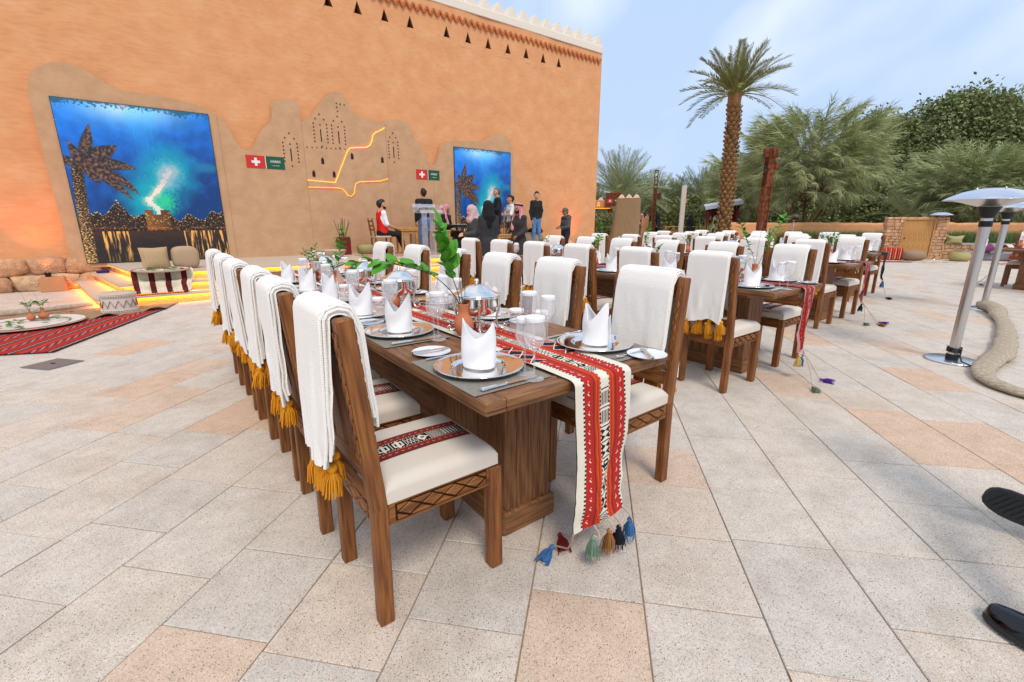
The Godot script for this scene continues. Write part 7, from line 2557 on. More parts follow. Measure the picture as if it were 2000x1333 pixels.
# ---------------------------------------------------------------- greenery
func frond_mesh(ln: float, droop: float, pairs: int, leaf: float, mt: Material, sd: int, vee := 0.55) -> ArrayMesh:   # grows along +x and bends down
	var b := MB.new()
	var g := RandomNumberGenerator.new()
	g.seed = sd
	var pts := []
	var rad := []
	for i in 9:
		var q := i / 8.0
		pts.append(Vector3(ln * (q - droop * 0.18 * q * q), ln * (-droop * 0.55 * q * q), 0.02 * sin(q * 4.0 + sd)))
		rad.append(lerpf(0.026, 0.004, q))
	b.col = Color(1.25, 1.1, 0.7)
	b.tube(pts, rad, 4, false)
	for i in pairs:
		var q := 0.14 + 0.86 * i / float(pairs)
		var fi := q * 8.0
		var p: Vector3 = pts[int(minf(fi, 7.0))].lerp(pts[int(minf(fi, 7.0)) + 1], fi - int(minf(fi, 7.0)))
		var d: Vector3 = (pts[int(minf(fi, 7.0)) + 1] - pts[int(minf(fi, 7.0))]).normalized()
		var up := Vector3(-d.y, d.x, 0)
		for s in [-1.0, 1.0]:
			var l := leaf * (0.55 + 0.6 * sin(PI * pow(q, 0.8))) * g.randf_range(0.8, 1.15)
			var dir: Vector3 = (d * 0.75 + Vector3(0, 0, s) * 0.75 + up * vee * g.randf_range(0.3, 1.2)).normalized()
			var e := p + dir * l - Vector3(0, l * 0.10, 0)
			var w: Vector3 = dir.cross(Vector3(0, 0, s).cross(dir)).normalized()
			w = (up.cross(dir)).normalized() * 0.014 + up * 0.006
			var k := g.randf_range(0.65, 1.25)
			b.col = Color(k, k * g.randf_range(0.95, 1.05), k * 0.95)
			var m := p.lerp(e, 0.45)
			b.flat(p, m + w, m - w)
			b.flat(m - w, m + w, e)
	return b.mesh(mt)

func palm(called: String, label: String, at: Vector3, h: float, r: float, nf: int, ln: float, mt: String, sd: int, boots: int, group := "", up_bias := 0.0, lean := Vector2()) -> void:
	var o := thing(called, label, "palm tree", at, 0.0, group)
	var g := RandomNumberGenerator.new()
	g.seed = sd
	var b := MB.new()
	var pts := []; var rad := []
	for i in 9:
		var q := i / 8.0
		pts.append(Vector3(lean.x * q * q, h * q, lean.y * q * q))
		rad.append(r * (1.02 - 0.12 * q + (0.16 if q > 0.86 else 0.0)))
	b.tube(pts, rad, 14)
	var tr := part("trunk", b, M.bark, o)
	if boots > 0:
		var vs := []
		for k in 3:
			var w := MB.new()
			var hw := r * 0.40
			var d := 0.075 + 0.018 * k
			var row := []
			for q in [[0.0, 0.55, 0.0], [0.35, 0.95, d * 0.55], [0.75, 1.0, d], [0.95, 0.75, d * 1.05], [1.0, 0.45, d * 0.75], [0.98, 0.3, 0.0]]:
				var rw := []
				for j in 5:
					var u := j / 4.0 * 2 - 1
					rw.append(Vector3(u * hw * q[1], q[0] * 0.215, q[2] * (1.0 - 0.45 * u * u)))
				row.append(rw)
			w.sheet(row)
			vs.append(w.mesh(M.boot))
		var rows := int(h * 0.93 / 0.172)
		var per := 9
		var tot := rows * per
		for i in tot:
			var y := h * 0.02 + 0.172 * i / per
			var a := TAU * i / per * 1.0 + (PI / per) * (i / per)
			if i > 300: break
			var rr := r * (1.0 - 0.12 * y / h)
			var k := g.randf_range(0.9, 1.15)
			var c := Vector3(lean.x, 0, lean.y) * pow(y / h, 2.0)
			partm("leaf_base", vs[g.randi() % 3], tr, Transform3D(Basis.from_euler(Vector3(0.26, PI / 2 - a, g.randf_range(-0.12, 0.12))).scaled_local(Vector3(k, 1.0, k)), c + Vector3(cos(a) * rr * 0.97, y, sin(a) * rr * 0.97)))
		# old cut stubs and fibre under the crown
		var fb := MB.new()
		fb.blob(Vector3(lean.x, h * 0.97, lean.y), Vector3(r * 1.22, 0.50, r * 1.22), 16, 0.5, 4)
		part("fibre_collar", fb, M.boot, o)
		for k in 16:
			var sb := MB.new()
			var a := TAU * k / 16.0 * 2.4
			var d := Vector3(cos(a), 0, sin(a))
			sb.bar(Vector3(lean.x, h + 0.06, lean.y) + d * r * 0.6, Vector3(lean.x, h + 0.42, lean.y) + d * r * 1.15, 0.07, 0.03)
			part("stalk_base", sb, M.green_stalk, o)
	var top := Vector3(lean.x, h + 0.12, lean.y)
	var vars := []
	for k in 4: vars.append(frond_mesh(ln * (0.9 + 0.07 * k), 0.12 + 0.22 * k, 40, ln * 0.17, M[mt], sd * 7 + k))
	for i in nf:
		var a := i * 2.39996 + g.randf_range(-0.25, 0.25)
		var q := i / float(nf)
		var el := lerpf(1.4, 0.05 + up_bias, pow(q, 0.95)) + g.randf_range(-0.12, 0.12)
		var k: int = clampi(int(q * 3.2 + g.randf() * 1.0), 0, 3)
		partm("frond", vars[k], o, Transform3D(Basis(Vector3.UP, a) * Basis(Vector3(0, 0, 1), el) * Basis(Vector3(1, 0, 0), g.randf_range(-0.5, 0.5)), top + Vector3(cos(a), 0, -sin(a)) * r * 0.5))

func clump_mesh(n: int, rad: float, leaf: float, mt: Material, sd: int) -> ArrayMesh:
	var b := MB.new()
	var g := RandomNumberGenerator.new()
	g.seed = sd
	for i in n:
		var p := Vector3(g.randfn(), g.randfn() * 0.8, g.randfn()) * rad * 0.5
		var d := (p.normalized() + Vector3(g.randf_range(-1, 1), g.randf_range(-0.8, 0.6), g.randf_range(-1, 1)) * 0.9).normalized()
		var s := d.cross(Vector3(g.randf_range(-1, 1), 1, g.randf_range(-1, 1))).normalized()
		var l := leaf * g.randf_range(0.7, 1.3)
		var w := l * g.randf_range(0.26, 0.36)
		var k := g.randf_range(0.6, 1.35)
		b.col = Color(k * g.randf_range(0.9, 1.12), k, k * g.randf_range(0.8, 1.0))
		var m := p + d * l * 0.5
		var bend := s.cross(d) * w * 0.35
		b.flat(p, m + s * w + bend, p + d * l)
		b.flat(p, p + d * l, m - s * w + bend)
	return b.mesh(mt)

func spray_mesh(n: int, ln: float, mt: Material, sd: int) -> ArrayMesh:     # drooping thread-leaved spray along +x
	var b := MB.new()
	var g := RandomNumberGenerator.new()
	g.seed = sd
	for i in n:
		var q := g.randf()
		var p := Vector3(q * ln, 0.10 * ln * sin(q * 2.2) - 0.25 * ln * q * q, g.randf_range(-0.02, 0.02))
		var a := g.randf_range(-0.9, 0.9)
		var d := Vector3(cos(a) * 0.8, -g.randf_range(0.0, 1.0), sin(a)).normalized()
		var l := ln * g.randf_range(0.30, 0.62)
		var e := p + d * l + Vector3(0, -l * 0.22, 0)
		var s := d.cross(Vector3(g.randf_range(-1, 1), 0.4, g.randf_range(-1, 1))).normalized() * 0.0075
		var k := g.randf_range(0.6, 1.35)
		b.col = Color(k, k, k * g.randf_range(0.75, 1.0))
		var m := p.lerp(e, 0.5) + Vector3(0, l * 0.05, 0)
		b.flat(p - s, p + s, m + s)
		b.flat(p - s, m + s, m - s)
		b.flat(m - s, m + s, e)
	b.col = Color(0.8, 0.8, 0.6)
	b.tube([Vector3(), Vector3(ln * 0.5, 0.04 * ln, 0), Vector3(ln, -0.17 * ln, 0)], [0.008, 0.006, 0.003], 3, false)
	return b.mesh(mt)

func many(called: String, mesh: Mesh, xs: Array, parent: Node3D, kind := "") -> MultiMeshInstance3D:
	var mm := MultiMesh.new()
	mm.transform_format = MultiMesh.TRANSFORM_3D
	mm.mesh = mesh
	mm.instance_count = xs.size()
	for i in xs.size(): mm.set_instance_transform(i, xs[i])
	var o := MultiMeshInstance3D.new()
	o.multimesh = mm
	o.name = called
	parent.add_child(o, true)
	if kind: o.set_meta("kind", kind)
	return o

func bushy(called: String, label: String, at: Vector3, h: float, rx: float, rz: float, lobes: Array, leaf: String, n: int, sd: int, leaf_len := 0.13, low := 0.15, cat := "tree") -> void:   # lobes: centre and radius in units of the crown
	var o := thing(called, label, cat, at)
	var g := RandomNumberGenerator.new()
	g.seed = sd
	var b := MB.new()
	b.tube([Vector3(0, 0, 0), Vector3(0.06, h * 0.2, 0.03), Vector3(-0.03, h * 0.45, 0)], [0.20, 0.16, 0.10], 9)
	var tr := part("trunk", b, M.bark, o)
	for k in 5:
		b = MB.new()
		var a := TAU * k / 5.0 + sd
		b.tube([Vector3(0, h * 0.25, 0), Vector3(cos(a) * rx * 0.3, h * 0.5, sin(a) * rz * 0.3), Vector3(cos(a) * rx * 0.6, h * 0.75, sin(a) * rz * 0.6)], [0.09, 0.06, 0.02], 6)
		part("limb", b, M.bark, tr)
	var nz := FastNoiseLite.new()
	nz.seed = sd
	nz.frequency = 0.55
	for v in 2:
		var xs := []
		var tries := 0
		while xs.size() < n / 2 and tries < n * 6:
			tries += 1
			var L = lobes[g.randi() % lobes.size()]
			var u := Vector3(g.randfn(), g.randfn(), g.randfn()).normalized()
			var q := pow(g.randf(), 0.28)
			var p: Vector3 = Vector3(L[0] * rx, L[1] * h, L[2] * rz) + u * L[3] * Vector3(rx, h * 0.5, rz) * q * (1.0 + 0.30 * nz.get_noise_3dv(u * 3.0 + Vector3(L[0], L[1], sd)))
			if p.y < h * low: continue
			if nz.get_noise_3dv(p * 1.6 + Vector3(50, 0, 0)) < -0.24: continue
			var s := g.randf_range(0.75, 1.3)
			xs.append(Transform3D(Basis.from_euler(Vector3(g.randf_range(-0.6, 0.6), g.randf() * TAU, g.randf_range(-0.6, 0.6))).scaled(Vector3(s, s, s)), p))
		var key := "clump_%s_%d_%d" % [leaf, v, int(leaf_len * 100)]
		if not meshes.has(key): meshes[key] = clump_mesh(46, 0.50, leaf_len, M[leaf], 5 + v)
		many("crown", meshes[key], xs, o, "stuff")

func feathery(label: String, at: Vector3, h: float, spread: float, sd: int, dense: int, trunks: int) -> void:
	var o := thing("feathery_tree", label, "tree", at)
	var g := RandomNumberGenerator.new()
	g.seed = sd
	var xs := [[], []]
	var limb_ends := []
	for k in trunks:
		var a := TAU * k / trunks + g.randf_range(-0.3, 0.3)
		var d := Vector3(cos(a), 0, sin(a))
		var b := MB.new()
		var p := [Vector3(d.x * 0.06, 0, d.z * 0.06), d * 0.15 + Vector3(0, h * 0.16, 0), d * spread * 0.28 + Vector3(0, h * 0.36, 0), d * spread * 0.46 + Vector3(0, h * 0.58, 0)]
		b.tube(p, [0.11, 0.09, 0.06, 0.035], 8)
		part("trunk", b, M.green_stalk if k % 2 else M.bark, o)
		limb_ends.append([p[2], d]); limb_ends.append([p[3], d])
	var tw := MB.new()
	for i in dense:
		var le = limb_ends[g.randi() % limb_ends.size()]
		var u := Vector3(g.randfn(), g.randfn(), g.randfn()).normalized()
		var top := Vector3(u.x * spread * 0.75, h * 0.60 + u.y * h * 0.38, u.z * spread * 0.75)
		if top.y < h * 0.43: continue
		top = top.lerp(le[0], 1.0 - pow(g.randf(), 0.4) * 0.95)
		var outd := Vector3(top.x, 0, top.z).normalized()
		var a := atan2(-outd.z, outd.x) + g.randf_range(-0.9, 0.9)
		var el := clampf((top.y / h - 0.45) * 2.4, -0.5, 1.1) + g.randf_range(-0.35, 0.35)
		var s := g.randf_range(0.7, 1.25)
		xs[i % 2].append(Transform3D((Basis(Vector3.UP, a) * Basis(Vector3(0, 0, 1), el) * Basis(Vector3(1, 0, 0), g.randf_range(-0.6, 0.6))).scaled(Vector3(s, s, s)), top))
		if i % 4 == 0: tw.tube([le[0], le[0].lerp(top, 0.5) + Vector3(0, 0.15, 0), top], [0.022, 0.014, 0.006], 4, false)
	# long wisps that stand out of the top
	for i in dense / 9:
		var a := g.randf() * TAU
		var r := sqrt(g.randf()) * spread * 0.75
		var hh := h * (0.80 + 0.20 * g.randf()) * (1.0 - 0.25 * r / spread)
		var p := Vector3(cos(a) * r, hh, sin(a) * r)
		var s := g.randf_range(0.9, 1.5)
		xs[i % 2].append(Transform3D((Basis(Vector3.UP, -a + g.randf_range(-0.4, 0.4)) * Basis(Vector3(0, 0, 1), g.randf_range(0.75, 1.35))).scaled(Vector3(s, s, s)), p))
	part("twigs", tw, M.bark, o)
	for v in 2:
		var key := "spray_%d" % v
		if not meshes.has(key): meshes[key] = spray_mesh(64, 0.85, M.needle, 9 + v)
		many("crown", meshes[key], xs[v], o, "stuff")

func build_greenery() -> void:
	palm("date_palm", "tall date palm with scaly trunk standing against open sky", Vector3(5.32, 0, -21.25), 6.0, 0.205, 44, 2.0, "frond", 3, 300, "", 0.02, Vector2(-0.14, 0.05))
	var ps := [[1.5, -34.8, 2.9, 2.9, "big bushy date palm just right of the mud building", 5], [4.3, -39.0, 2.3, 2.4, "bushy palm in the background behind the tall rusty post", 6], [6.3, -41.0, 2.2, 2.3, "bushy palm behind the women in black", 7], [8.0, -38.5, 2.4, 2.6, "grey-green palm behind the pale pole", 8], [10.2, -41.0, 2.6, 2.7, "low palm left of the tall palm's trunk, behind the kiosk", 9], [-0.2, -38.0, 1.6, 2.2, "low palm half hidden behind the mud building's corner", 10], [2.9, -43.0, 2.6, 2.4, "distant palm between the burlap pier and the rusty post", 12], [12.5, -43.0, 3.0, 2.5, "distant palm right of the tall palm's trunk", 13]]
	for q in ps:
		palm("bushy_palm", q[4], Vector3(q[0], 0, q[1]), q[2] * 1.0, 0.26, 54, q[3] * 1.22, "frond_grey", q[5], 0, "bushy palms in the background", 0.05)
	feathery("feathery green thread-leaved tree with pale forked trunks over the low wall", Vector3(9.75, 0, -24.7), 5.9, 3.3, 4, 800, 5)
	feathery("dense feathery tree at the right edge behind the heaters", Vector3(18.3, 0, -27.5), 4.3, 3.4, 5, 1050, 4)
	feathery("smaller feathery tree behind the tall palm's trunk", Vector3(8.6, 0, -30.5), 4.8, 2.1, 6, 450, 3)
	var dome := [[0, 0.48, 0, 0.95], [-0.5, 0.40, 0.1, 0.65], [0.5, 0.42, -0.1, 0.62], [0.1, 0.66, 0.1, 0.62], [-0.2, 0.30, 0.3, 0.7], [0.3, 0.28, 0.3, 0.7]]
	bushy("broadleaf_tree", "huge dark dense broadleaf tree rising at the right edge", Vector3(22.6, 0, -36.5), 9.3, 4.6, 3.6, dome, "leaf_dark", 5600, 2, 0.20)
	bushy("broadleaf_tree", "large dark broadleaf tree stepping down beside the huge one", Vector3(18.0, 0, -36.0), 7.9, 3.8, 3.0, dome, "leaf_dark", 4200, 3, 0.20)
	bushy("broadleaf_tree", "dark broadleaf tree behind the feathery tree's right side", Vector3(15.2, 0, -34.6), 6.4, 2.9, 2.4, dome, "leaf_dark", 2600, 4, 0.16)
	bushy("broadleaf_tree", "very tall dark broadleaf tree mostly cut off by the right edge", Vector3(28.5, 0, -36.5), 9.6, 4.6, 3.6, dome, "leaf_dark", 2600, 5, 0.19)
	bushy("hedge_shrub", "dark rounded hedge behind the wall under the feathery tree", Vector3(9.6, 0, -34.6), 3.3, 3.2, 1.8, dome, "leaf_dark", 1300, 6, 0.15, 0.05, "shrub")
	bushy("hedge_shrub", "dark hedge behind the wall right of the feathery tree", Vector3(14.4, 0, -33.8), 3.5, 3.2, 1.8, dome, "leaf_dark", 1300, 7, 0.15, 0.05, "shrub")
	bushy("hedge_shrub", "dark hedge behind the stone-framed wooden door", Vector3(18.9, 0, -33.2), 3.9, 3.2, 1.8, dome, "leaf_dark", 1300, 8, 0.15, 0.05, "shrub")
	bushy("hedge_shrub", "dark hedge behind the heaters at the right edge", Vector3(23.8, 0, -33.0), 4.2, 3.4, 1.8, dome, "leaf_dark", 1300, 9, 0.15, 0.05, "shrub")
	bushy("hedge_shrub", "olive shrub behind the kiosk and the tall palm", Vector3(7.4, 0, -35.6), 3.1, 2.2, 1.6, dome, "leaf_olive", 900, 10, 0.15, 0.05, "shrub")
	for q in [[0.5, -47.0, 3.4, "grey-green thicket far behind the burlap pier"], [5.0, -47.5, 3.0, "grey-green thicket far behind the rusty post"], [9.5, -47.0, 3.3, "grey-green thicket far behind the pale pole"], [13.5, -46.0, 3.6, "grey-green thicket far behind the tall palm"]]:
		bushy("far_thicket", q[3], Vector3(q[0], 0, q[1]), q[2], 3.0, 1.6, dome, "leaf_grey", 700, 14, 0.22, 0.03, "shrub")
	bushy("hedge_shrub", "dark shrub below the small hanging sign", Vector3(0.9, 0, -27.4), 1.5, 0.9, 0.7, dome, "leaf_dark", 260, 11, 0.13, 0.05, "shrub")
	# one palm frond reaching over the hedge behind the heaters
	palm("low_palm", "low palm reaching out fronds behind the stone-framed door", Vector3(15.6, 0, -27.2), 1.3, 0.2, 16, 2.0, "frond_grey", 21, 0, "", 0.35)
	# tall grass bed in front of the low wall
	var b := MB.new()
	var g := RandomNumberGenerator.new()
	g.seed = 6
	for i in 44:
		var a := g.randf() * TAU
		var p := Vector3(cos(a), 0, sin(a)) * 0.10 * g.randf()
		var d := Vector3(cos(a), 0, sin(a))
		var l := g.randf_range(0.55, 1.0)
		var k := g.randf_range(0.6, 1.3)
		b.col = Color(k, k, k * 0.8)
		var s := d.cross(Vector3.UP) * 0.005
		var m := p + d * l * 0.10 + Vector3(0, l * 0.55, 0)
		var e := p + d * l * 0.34 + Vector3(0, l * 0.92, 0)
		b.flat(p - s, p + s, m + s); b.flat(p - s, m + s, m - s); b.flat(m - s, m + s, e)
	var tuft := b.mesh(M.grass)
	var xs := []
	for i in 1500:
		var u := g.randf()
		var x := lerpf(8.0, 21.5, u)
		var z := lerpf(-23.1, -25.4, u) + 0.35 + g.randf() * lerpf(1.2, 4.0, u)
		var s := g.randf_range(0.75, 1.12)
		xs.append(Transform3D(Basis(Vector3.UP, g.randf() * TAU).scaled(Vector3(s, s, s)), Vector3(x, 0.0, z)))
	var gr := many("tall_grass", tuft, xs, self, "stuff")
	gr.name = numbered("tall_grass")
	tag(gr, "bed of tall soft green grass in front of the low far wall", "grass", "", "stuff")

# ---------------------------------------------------------------- the far side of the plaza
func rubble_wall(o: Node3D, x: Transform3D, w: float, h: float, d: float, sd: int, skip := Rect2(), ch := 0.10) -> void:
	var g := RandomNumberGenerator.new()
	g.seed = sd
	var y := 0.0
	while y < h - 0.02:
		var rh := minf(ch * g.randf_range(0.8, 1.25), h - y)
		var px := -w * 0.5 - g.randf() * 0.04
		while px < w * 0.5:
			var l := g.randf_range(0.14, 0.30)
			var e := minf(px + l, w * 0.5 + g.randf() * 0.04)
			var lists := [[px, e]]
			if skip.size.x > 0.0 and y + rh > skip.position.y and y < skip.end.y:
				lists = []
				if px < skip.position.x: lists.append([px, minf(e, skip.position.x)])
				if e > skip.end.x: lists.append([maxf(px, skip.end.x), e])
			for q in lists:
				if q[1] - q[0] < 0.03: continue
				var b := MB.new()
				b.seed_ = g.randi() % 50
				b.box(Transform3D(Basis.from_euler(Vector3(0, 0, g.randf_range(-0.02, 0.02))), Vector3.ZERO), Vector3(q[1] - q[0] - 0.008, rh - 0.008, d * g.randf_range(0.92, 1.1)), 0.014)
				partm("stone", b.mesh(M[["rubble_a", "rubble_c", "rubble_a", "rubble_b"][g.randi() % 4]]), o, x * tf(Vector3((q[0] + q[1]) * 0.5, y + rh * 0.5, 0)))
			px = e
		y += rh

func build_far() -> void:
	# low boundary wall
	var o := thing("boundary_wall", "long low ochre mud wall with an uneven top behind the grass", "wall", Vector3.ZERO)
	var nz := FastNoiseLite.new()
	nz.seed = 2
	nz.frequency = 0.5
	var rows := []
	var a := Vector3(5.95, 0, -22.9); var e := Vector3(31, 0, -27.3)
	var nn := (e - a).cross(Vector3.UP).normalized() * -1.0
	var prof := [[0.17, 0.0], [0.17, 1.08], [0.20, 1.11], [0.20, 1.17], [0.08, 1.22], [-0.08, 1.22], [-0.20, 1.17], [-0.17, 1.08], [-0.17, 0.0]]
	for q in prof:
		var row := []
		for k in 90:
			var p := a.lerp(e, k / 89.0)
			row.append(p + nn * q[0] + Vector3(0, q[1] * (1.0 + (0.04 * nz.get_noise_1d(k * 1.0) if q[1] > 0.5 else 0.0)), 0))
		rows.append(row)
	var b := MB.new()
	b.sheet(rows)
	part("wall", b, M.plaster, o)
	# stone-framed door standing free
	var tn := -0.172
	o = thing("stone_doorway", "rough stone doorway with a plain wooden door, right of the tables", "doorway", Vector3(11.02, 0, -18.80), tn)
	rubble_wall(o, tf(Vector3(0, 0, 0)), 1.72, 1.43, 0.30, 5, Rect2(-0.40, 0.0, 0.92, 1.34), 0.11)
	b = MB.new()
	b.bx(Vector3(-0.38, 0.68, 0.10), Vector3(0.055, 1.30, 0.12), 0.006)
	b.bx(Vector3(0.50, 0.68, 0.10), Vector3(0.055, 1.30, 0.12), 0.006)
	b.bx(Vector3(0.06, 1.355, 0.10), Vector3(0.94, 0.055, 0.12), 0.006)
	b.bx(Vector3(0.06, 0.03, 0.12), Vector3(0.94, 0.06, 0.16), 0.006)
	part("door_frame", b, M.pale_wood, o)
	b = MB.new()
	b.bx(Vector3(0.06, 0.70, 0.10), Vector3(0.82, 1.25, 0.05), 0.004)
	var dr := part("door", b, M.pale_wood, o)
	b = MB.new()
	b.blob(Vector3(-0.29, 0.72, 0.145), Vector3(0.022, 0.022, 0.022), 10)
	part("knob", b, M.rubber, dr)
	# planter walls either side
	for q in [[12.45, -18.95, 1.15, 0.50, "low rubble planter wall right of the stone doorway", 6], [9.55, -18.7, 1.2, 0.50, "low rubble planter wall left of the stone doorway", 7], [14.6, -19.35, 3.0, 0.46, "low rubble planter wall behind the grey sofa", 8]]:
		var w := thing("planter_wall", q[4], "wall", Vector3(q[0], 0, q[1]), tn)
		rubble_wall(w, Transform3D(), q[2], q[3], 0.36, q[5], Rect2(), 0.12)
	# seats and baskets before the door
	b = MB.new()
	b.bx(Vector3(0, 0.21, 0), Vector3(0.62, 0.42, 0.42), 0.05)
	solo("striped_pouf", b, M.rug_2, "red and orange striped square pouf beside the stone doorway", "pouf", Vector3(10.05, 0, -18.15), tn)
	b = MB.new()
	b.blob(Vector3(0, 0.17, 0), Vector3(0.33, 0.175, 0.33), 24, 0.06, 3, 0.8)
	solo("round_pouf", b, M.pouf, "low round taupe pouf in front of the wooden door", "pouf", Vector3(10.62, 0, -17.9))
	o = thing("palm_basket", "round pale green palm-leaf basket with handles beside the sofa", "basket", Vector3(12.02, 0, -17.95), 0.3)
	b = MB.new()
	b.lathe([Vector2(0, 0), Vector2(0.20, 0.0), Vector2(0.28, 0.07), Vector2(0.29, 0.17), Vector2(0.24, 0.27), Vector2(0.20, 0.30), Vector2(0.19, 0.29), Vector2(0.26, 0.16), Vector2(0.0, 0.08)], 26)
	part("body", b, M.palm_basket, o)
	for s in [-1.0, 1.0]:
		b = MB.new()
		var pts := []
		for i in 7: pts.append(Vector3(0.09 * cos(PI * i / 6.0), 0.29 + 0.10 * sin(PI * i / 6.0), 0.18 * s))
		b.tube(pts, 0.012, 6)
		part("handle", b, M.palm_basket, o)
	o = thing("lounge_sofa", "low grey floor sofa with bolster against the planter wall", "sofa", Vector3(13.55, 0, -18.55), tn)
	b = MB.new()
	b.bx(Vector3(0, 0.15, 0), Vector3(2.3, 0.30, 0.75), 0.05)
	part("seat", b, M.sofa, o)
	for s in [-1.0, 0.0, 1.0]:
		b = MB.new()
		b.tube([Vector3(-0.36 + s * 0.74, 0.42, -0.24), Vector3(-0.33 + s * 0.74, 0.42, -0.24), Vector3(0.33 + s * 0.74, 0.42, -0.24), Vector3(0.36 + s * 0.74, 0.42, -0.24)], [0.10, 0.14, 0.14, 0.10], 14)
		part("bolster", b, M.sofa, o)
	for q in [[-0.62, "ikat", "purple patterned cushion lying on the grey floor sofa", 0.3, 0.5], [0.25, "rug_1", "striped cushion leaning on the grey floor sofa", 0.2, 0.25], [-0.35, "sofa", "pale grey cushion under the purple patterned one on the sofa", 0.6, 0.1]]:
		var c := thing("sofa_cushion", q[2], "cushion", Vector3(13.55, 0.36, -18.35) + Vector3(q[0] * 0.98, 0.02 + q[4] * 0.12, q[0] * -0.17), tn)
		b = MB.new()
		cushion_mesh(b, 0.44, 0.34, 0.20, Transform3D(Basis.from_euler(Vector3(-0.9, 0.2, q[3] * 0.3)), Vector3.ZERO))
		part("cover", b, M[q[1]], c)
	b = MB.new()
	b.bx(Vector3(0, 0.13, 0), Vector3(0.62, 0.26, 0.46), 0.03)
	solo("patterned_box_seat", b, M.rug_2, "red patterned box seat standing before the grey sofa", "pouf", Vector3(13.75, 0, -17.75), tn)
	o = thing("straw_bag", "yellow and white straw bag with pointed ends on the planter wall", "bag", Vector3(12.35, 0.50, -18.85), tn)
	b = MB.new()
	cushion_mesh(b, 0.56, 0.34, 0.24, tf(Vector3(0, 0.15, 0), 0.1), 0.28)
	part("body", b, M.palm_basket, o)
	for q in [[Vector3(11.4, 0, -16.9), 1.3, 0.5, "rug_3", "small red and cream rug lying before the grey sofa", 1.6], [Vector3(9.6, 0, -17.2), 1.0, 0.45, "rug_0", "narrow red rug on the paving left of the wooden door", 0.0], [Vector3(10.9, 0, -17.4), 1.2, 0.5, "wicker", "pale flat mat lying before the wooden door", 0.0]]:
		b = MB.new()
		var rr := []
		for i in 5:
			var row := []
			for k in 13: row.append(q[0] + Vector3((k / 12.0 - 0.5) * q[1] + q[5], 0.008 + 0.006 * sin(k * 2.0 + i), (i / 4.0 - 0.5) * q[2]))
			rr.append(row)
		b.sheet(rr, 0.006)
		solo("small_rug", b, M[q[3]], q[4], "rug")
	# rusty steel posts
	post("tall rusty steel lamp post with square cut-outs, left of the palms", Vector3(2.85, 0, -24.9), 3.72, 0.17, 0, 0.0)
	post("broad rusty steel lamp post with carved panel and four lamp boxes", Vector3(4.66, 0, -14.55), 3.22, 0.20, 1, 0.3)
	o = thing("pale_pole", "pale square timber pole with a small box on its side", "pole", Vector3(4.80, 0, -28.3))
	b = MB.new()
	b.bx(Vector3(0, 1.6, 0), Vector3(0.24, 3.2, 0.24), 0.012)
	part("shaft", b, M.wicker_white, o)
	b = MB.new()
	b.bx(Vector3(0.15, 2.35, 0.05), Vector3(0.10, 0.22, 0.14), 0.01)
	part("box", b, M.pale_wood, o)
	b = MB.new()
	b.bx(Vector3(0, 0.68, 0), Vector3(0.34, 1.36, 0.34), 0.01)
	b.bx(Vector3(0, 1.40, 0), Vector3(0.36, 0.10, 0.36), 0.01)
	solo("plaster_pier", b, M.plaster, "square ochre pier with pale cap just left of the rusty post", "pier", Vector3(2.55, 0, -25.8))
	# burlap-wrapped pier and the arch with the sign behind it
	o = thing("burlap_pier", "broad pier wrapped in burlap with three white merlons on top", "pier", Vector3(1.40, 0, -21.75), -0.17)
	b = MB.new()
	b.bx(Vector3(0, 1.14, 0), Vector3(0.92, 2.28, 0.5), 0.03)
	part("core", b, M.plaster, o)
	b = MB.new()
	var g := FastNoiseLite.new()
	g.seed = 7
	g.frequency = 1.2
	rows = []
	for i in 30:
		var row := []
		var y := 2.26 - 2.22 * i / 29.0
		for k in 41:
			var u := k / 40.0
			var per := u * 2.6
			var x: float; var z: float
			if per < 0.75: x = -0.50; z = -0.25 + per * 0.68
			elif per < 1.85: x = -0.50 + (per - 0.75) / 1.1 * 1.0; z = 0.27
			else: x = 0.50; z = 0.27 - (per - 1.85) * 0.68
			var fl := 0.035 * g.get_noise_3d(x * 3.0, y * 1.3, z * 3.0) * (0.3 + i / 29.0)
			var flare := (0.34 * pow(i / 29.0, 1.1) if per < 0.9 else 0.0) * (1.0 - clampf((per - 0.5) / 0.4, 0, 1))
			row.append(Vector3(x - flare + fl * 0.4, y + 0.01 * sin(u * 30.0), z + fl + 0.01))
		rows.append(row)
	b.sheet(rows, 0.006)
	part("burlap_wrap", b, M.burlap, o)
	b = MB.new()
	b.prism(PackedVector2Array([Vector2(-0.14, 0), Vector2(0.14, 0), Vector2(0.05, 0.12), Vector2(0, 0.15), Vector2(-0.05, 0.12)]), 0.2, tf(Vector3(0, 0, -0.1)), 0.01)
	var mm := b.mesh(M.white_lime)
	for k in 3: partm("merlon", mm, o, tf(Vector3(-0.32 + 0.32 * k, 2.275, 0)))
	o = thing("lit_arch", "ochre arch beam with small lit openings and white merlons by the building", "arch", Vector3(0.35, 0, -24.6), -0.17)
	b = MB.new()
	b.bx(Vector3(-0.9, 2.10, -0.06), Vector3(2.6, 0.38, 0.22), 0.02)
	part("beam", b, M.plaster, o)
	b = MB.new()
	b.bx(Vector3(0.34, 0.95, -0.06), Vector3(0.22, 1.9, 0.2), 0.02)
	b.bx(Vector3(-2.1, 0.95, -0.06), Vector3(0.22, 1.9, 0.2), 0.02)
	part("post", b, M.corten, o)
	b = MB.new()
	b.bx(Vector3(-0.4, 1.905, -0.05), Vector3(1.5, 0.016, 0.16))
	part("led_strip", b, M.led_small, o)
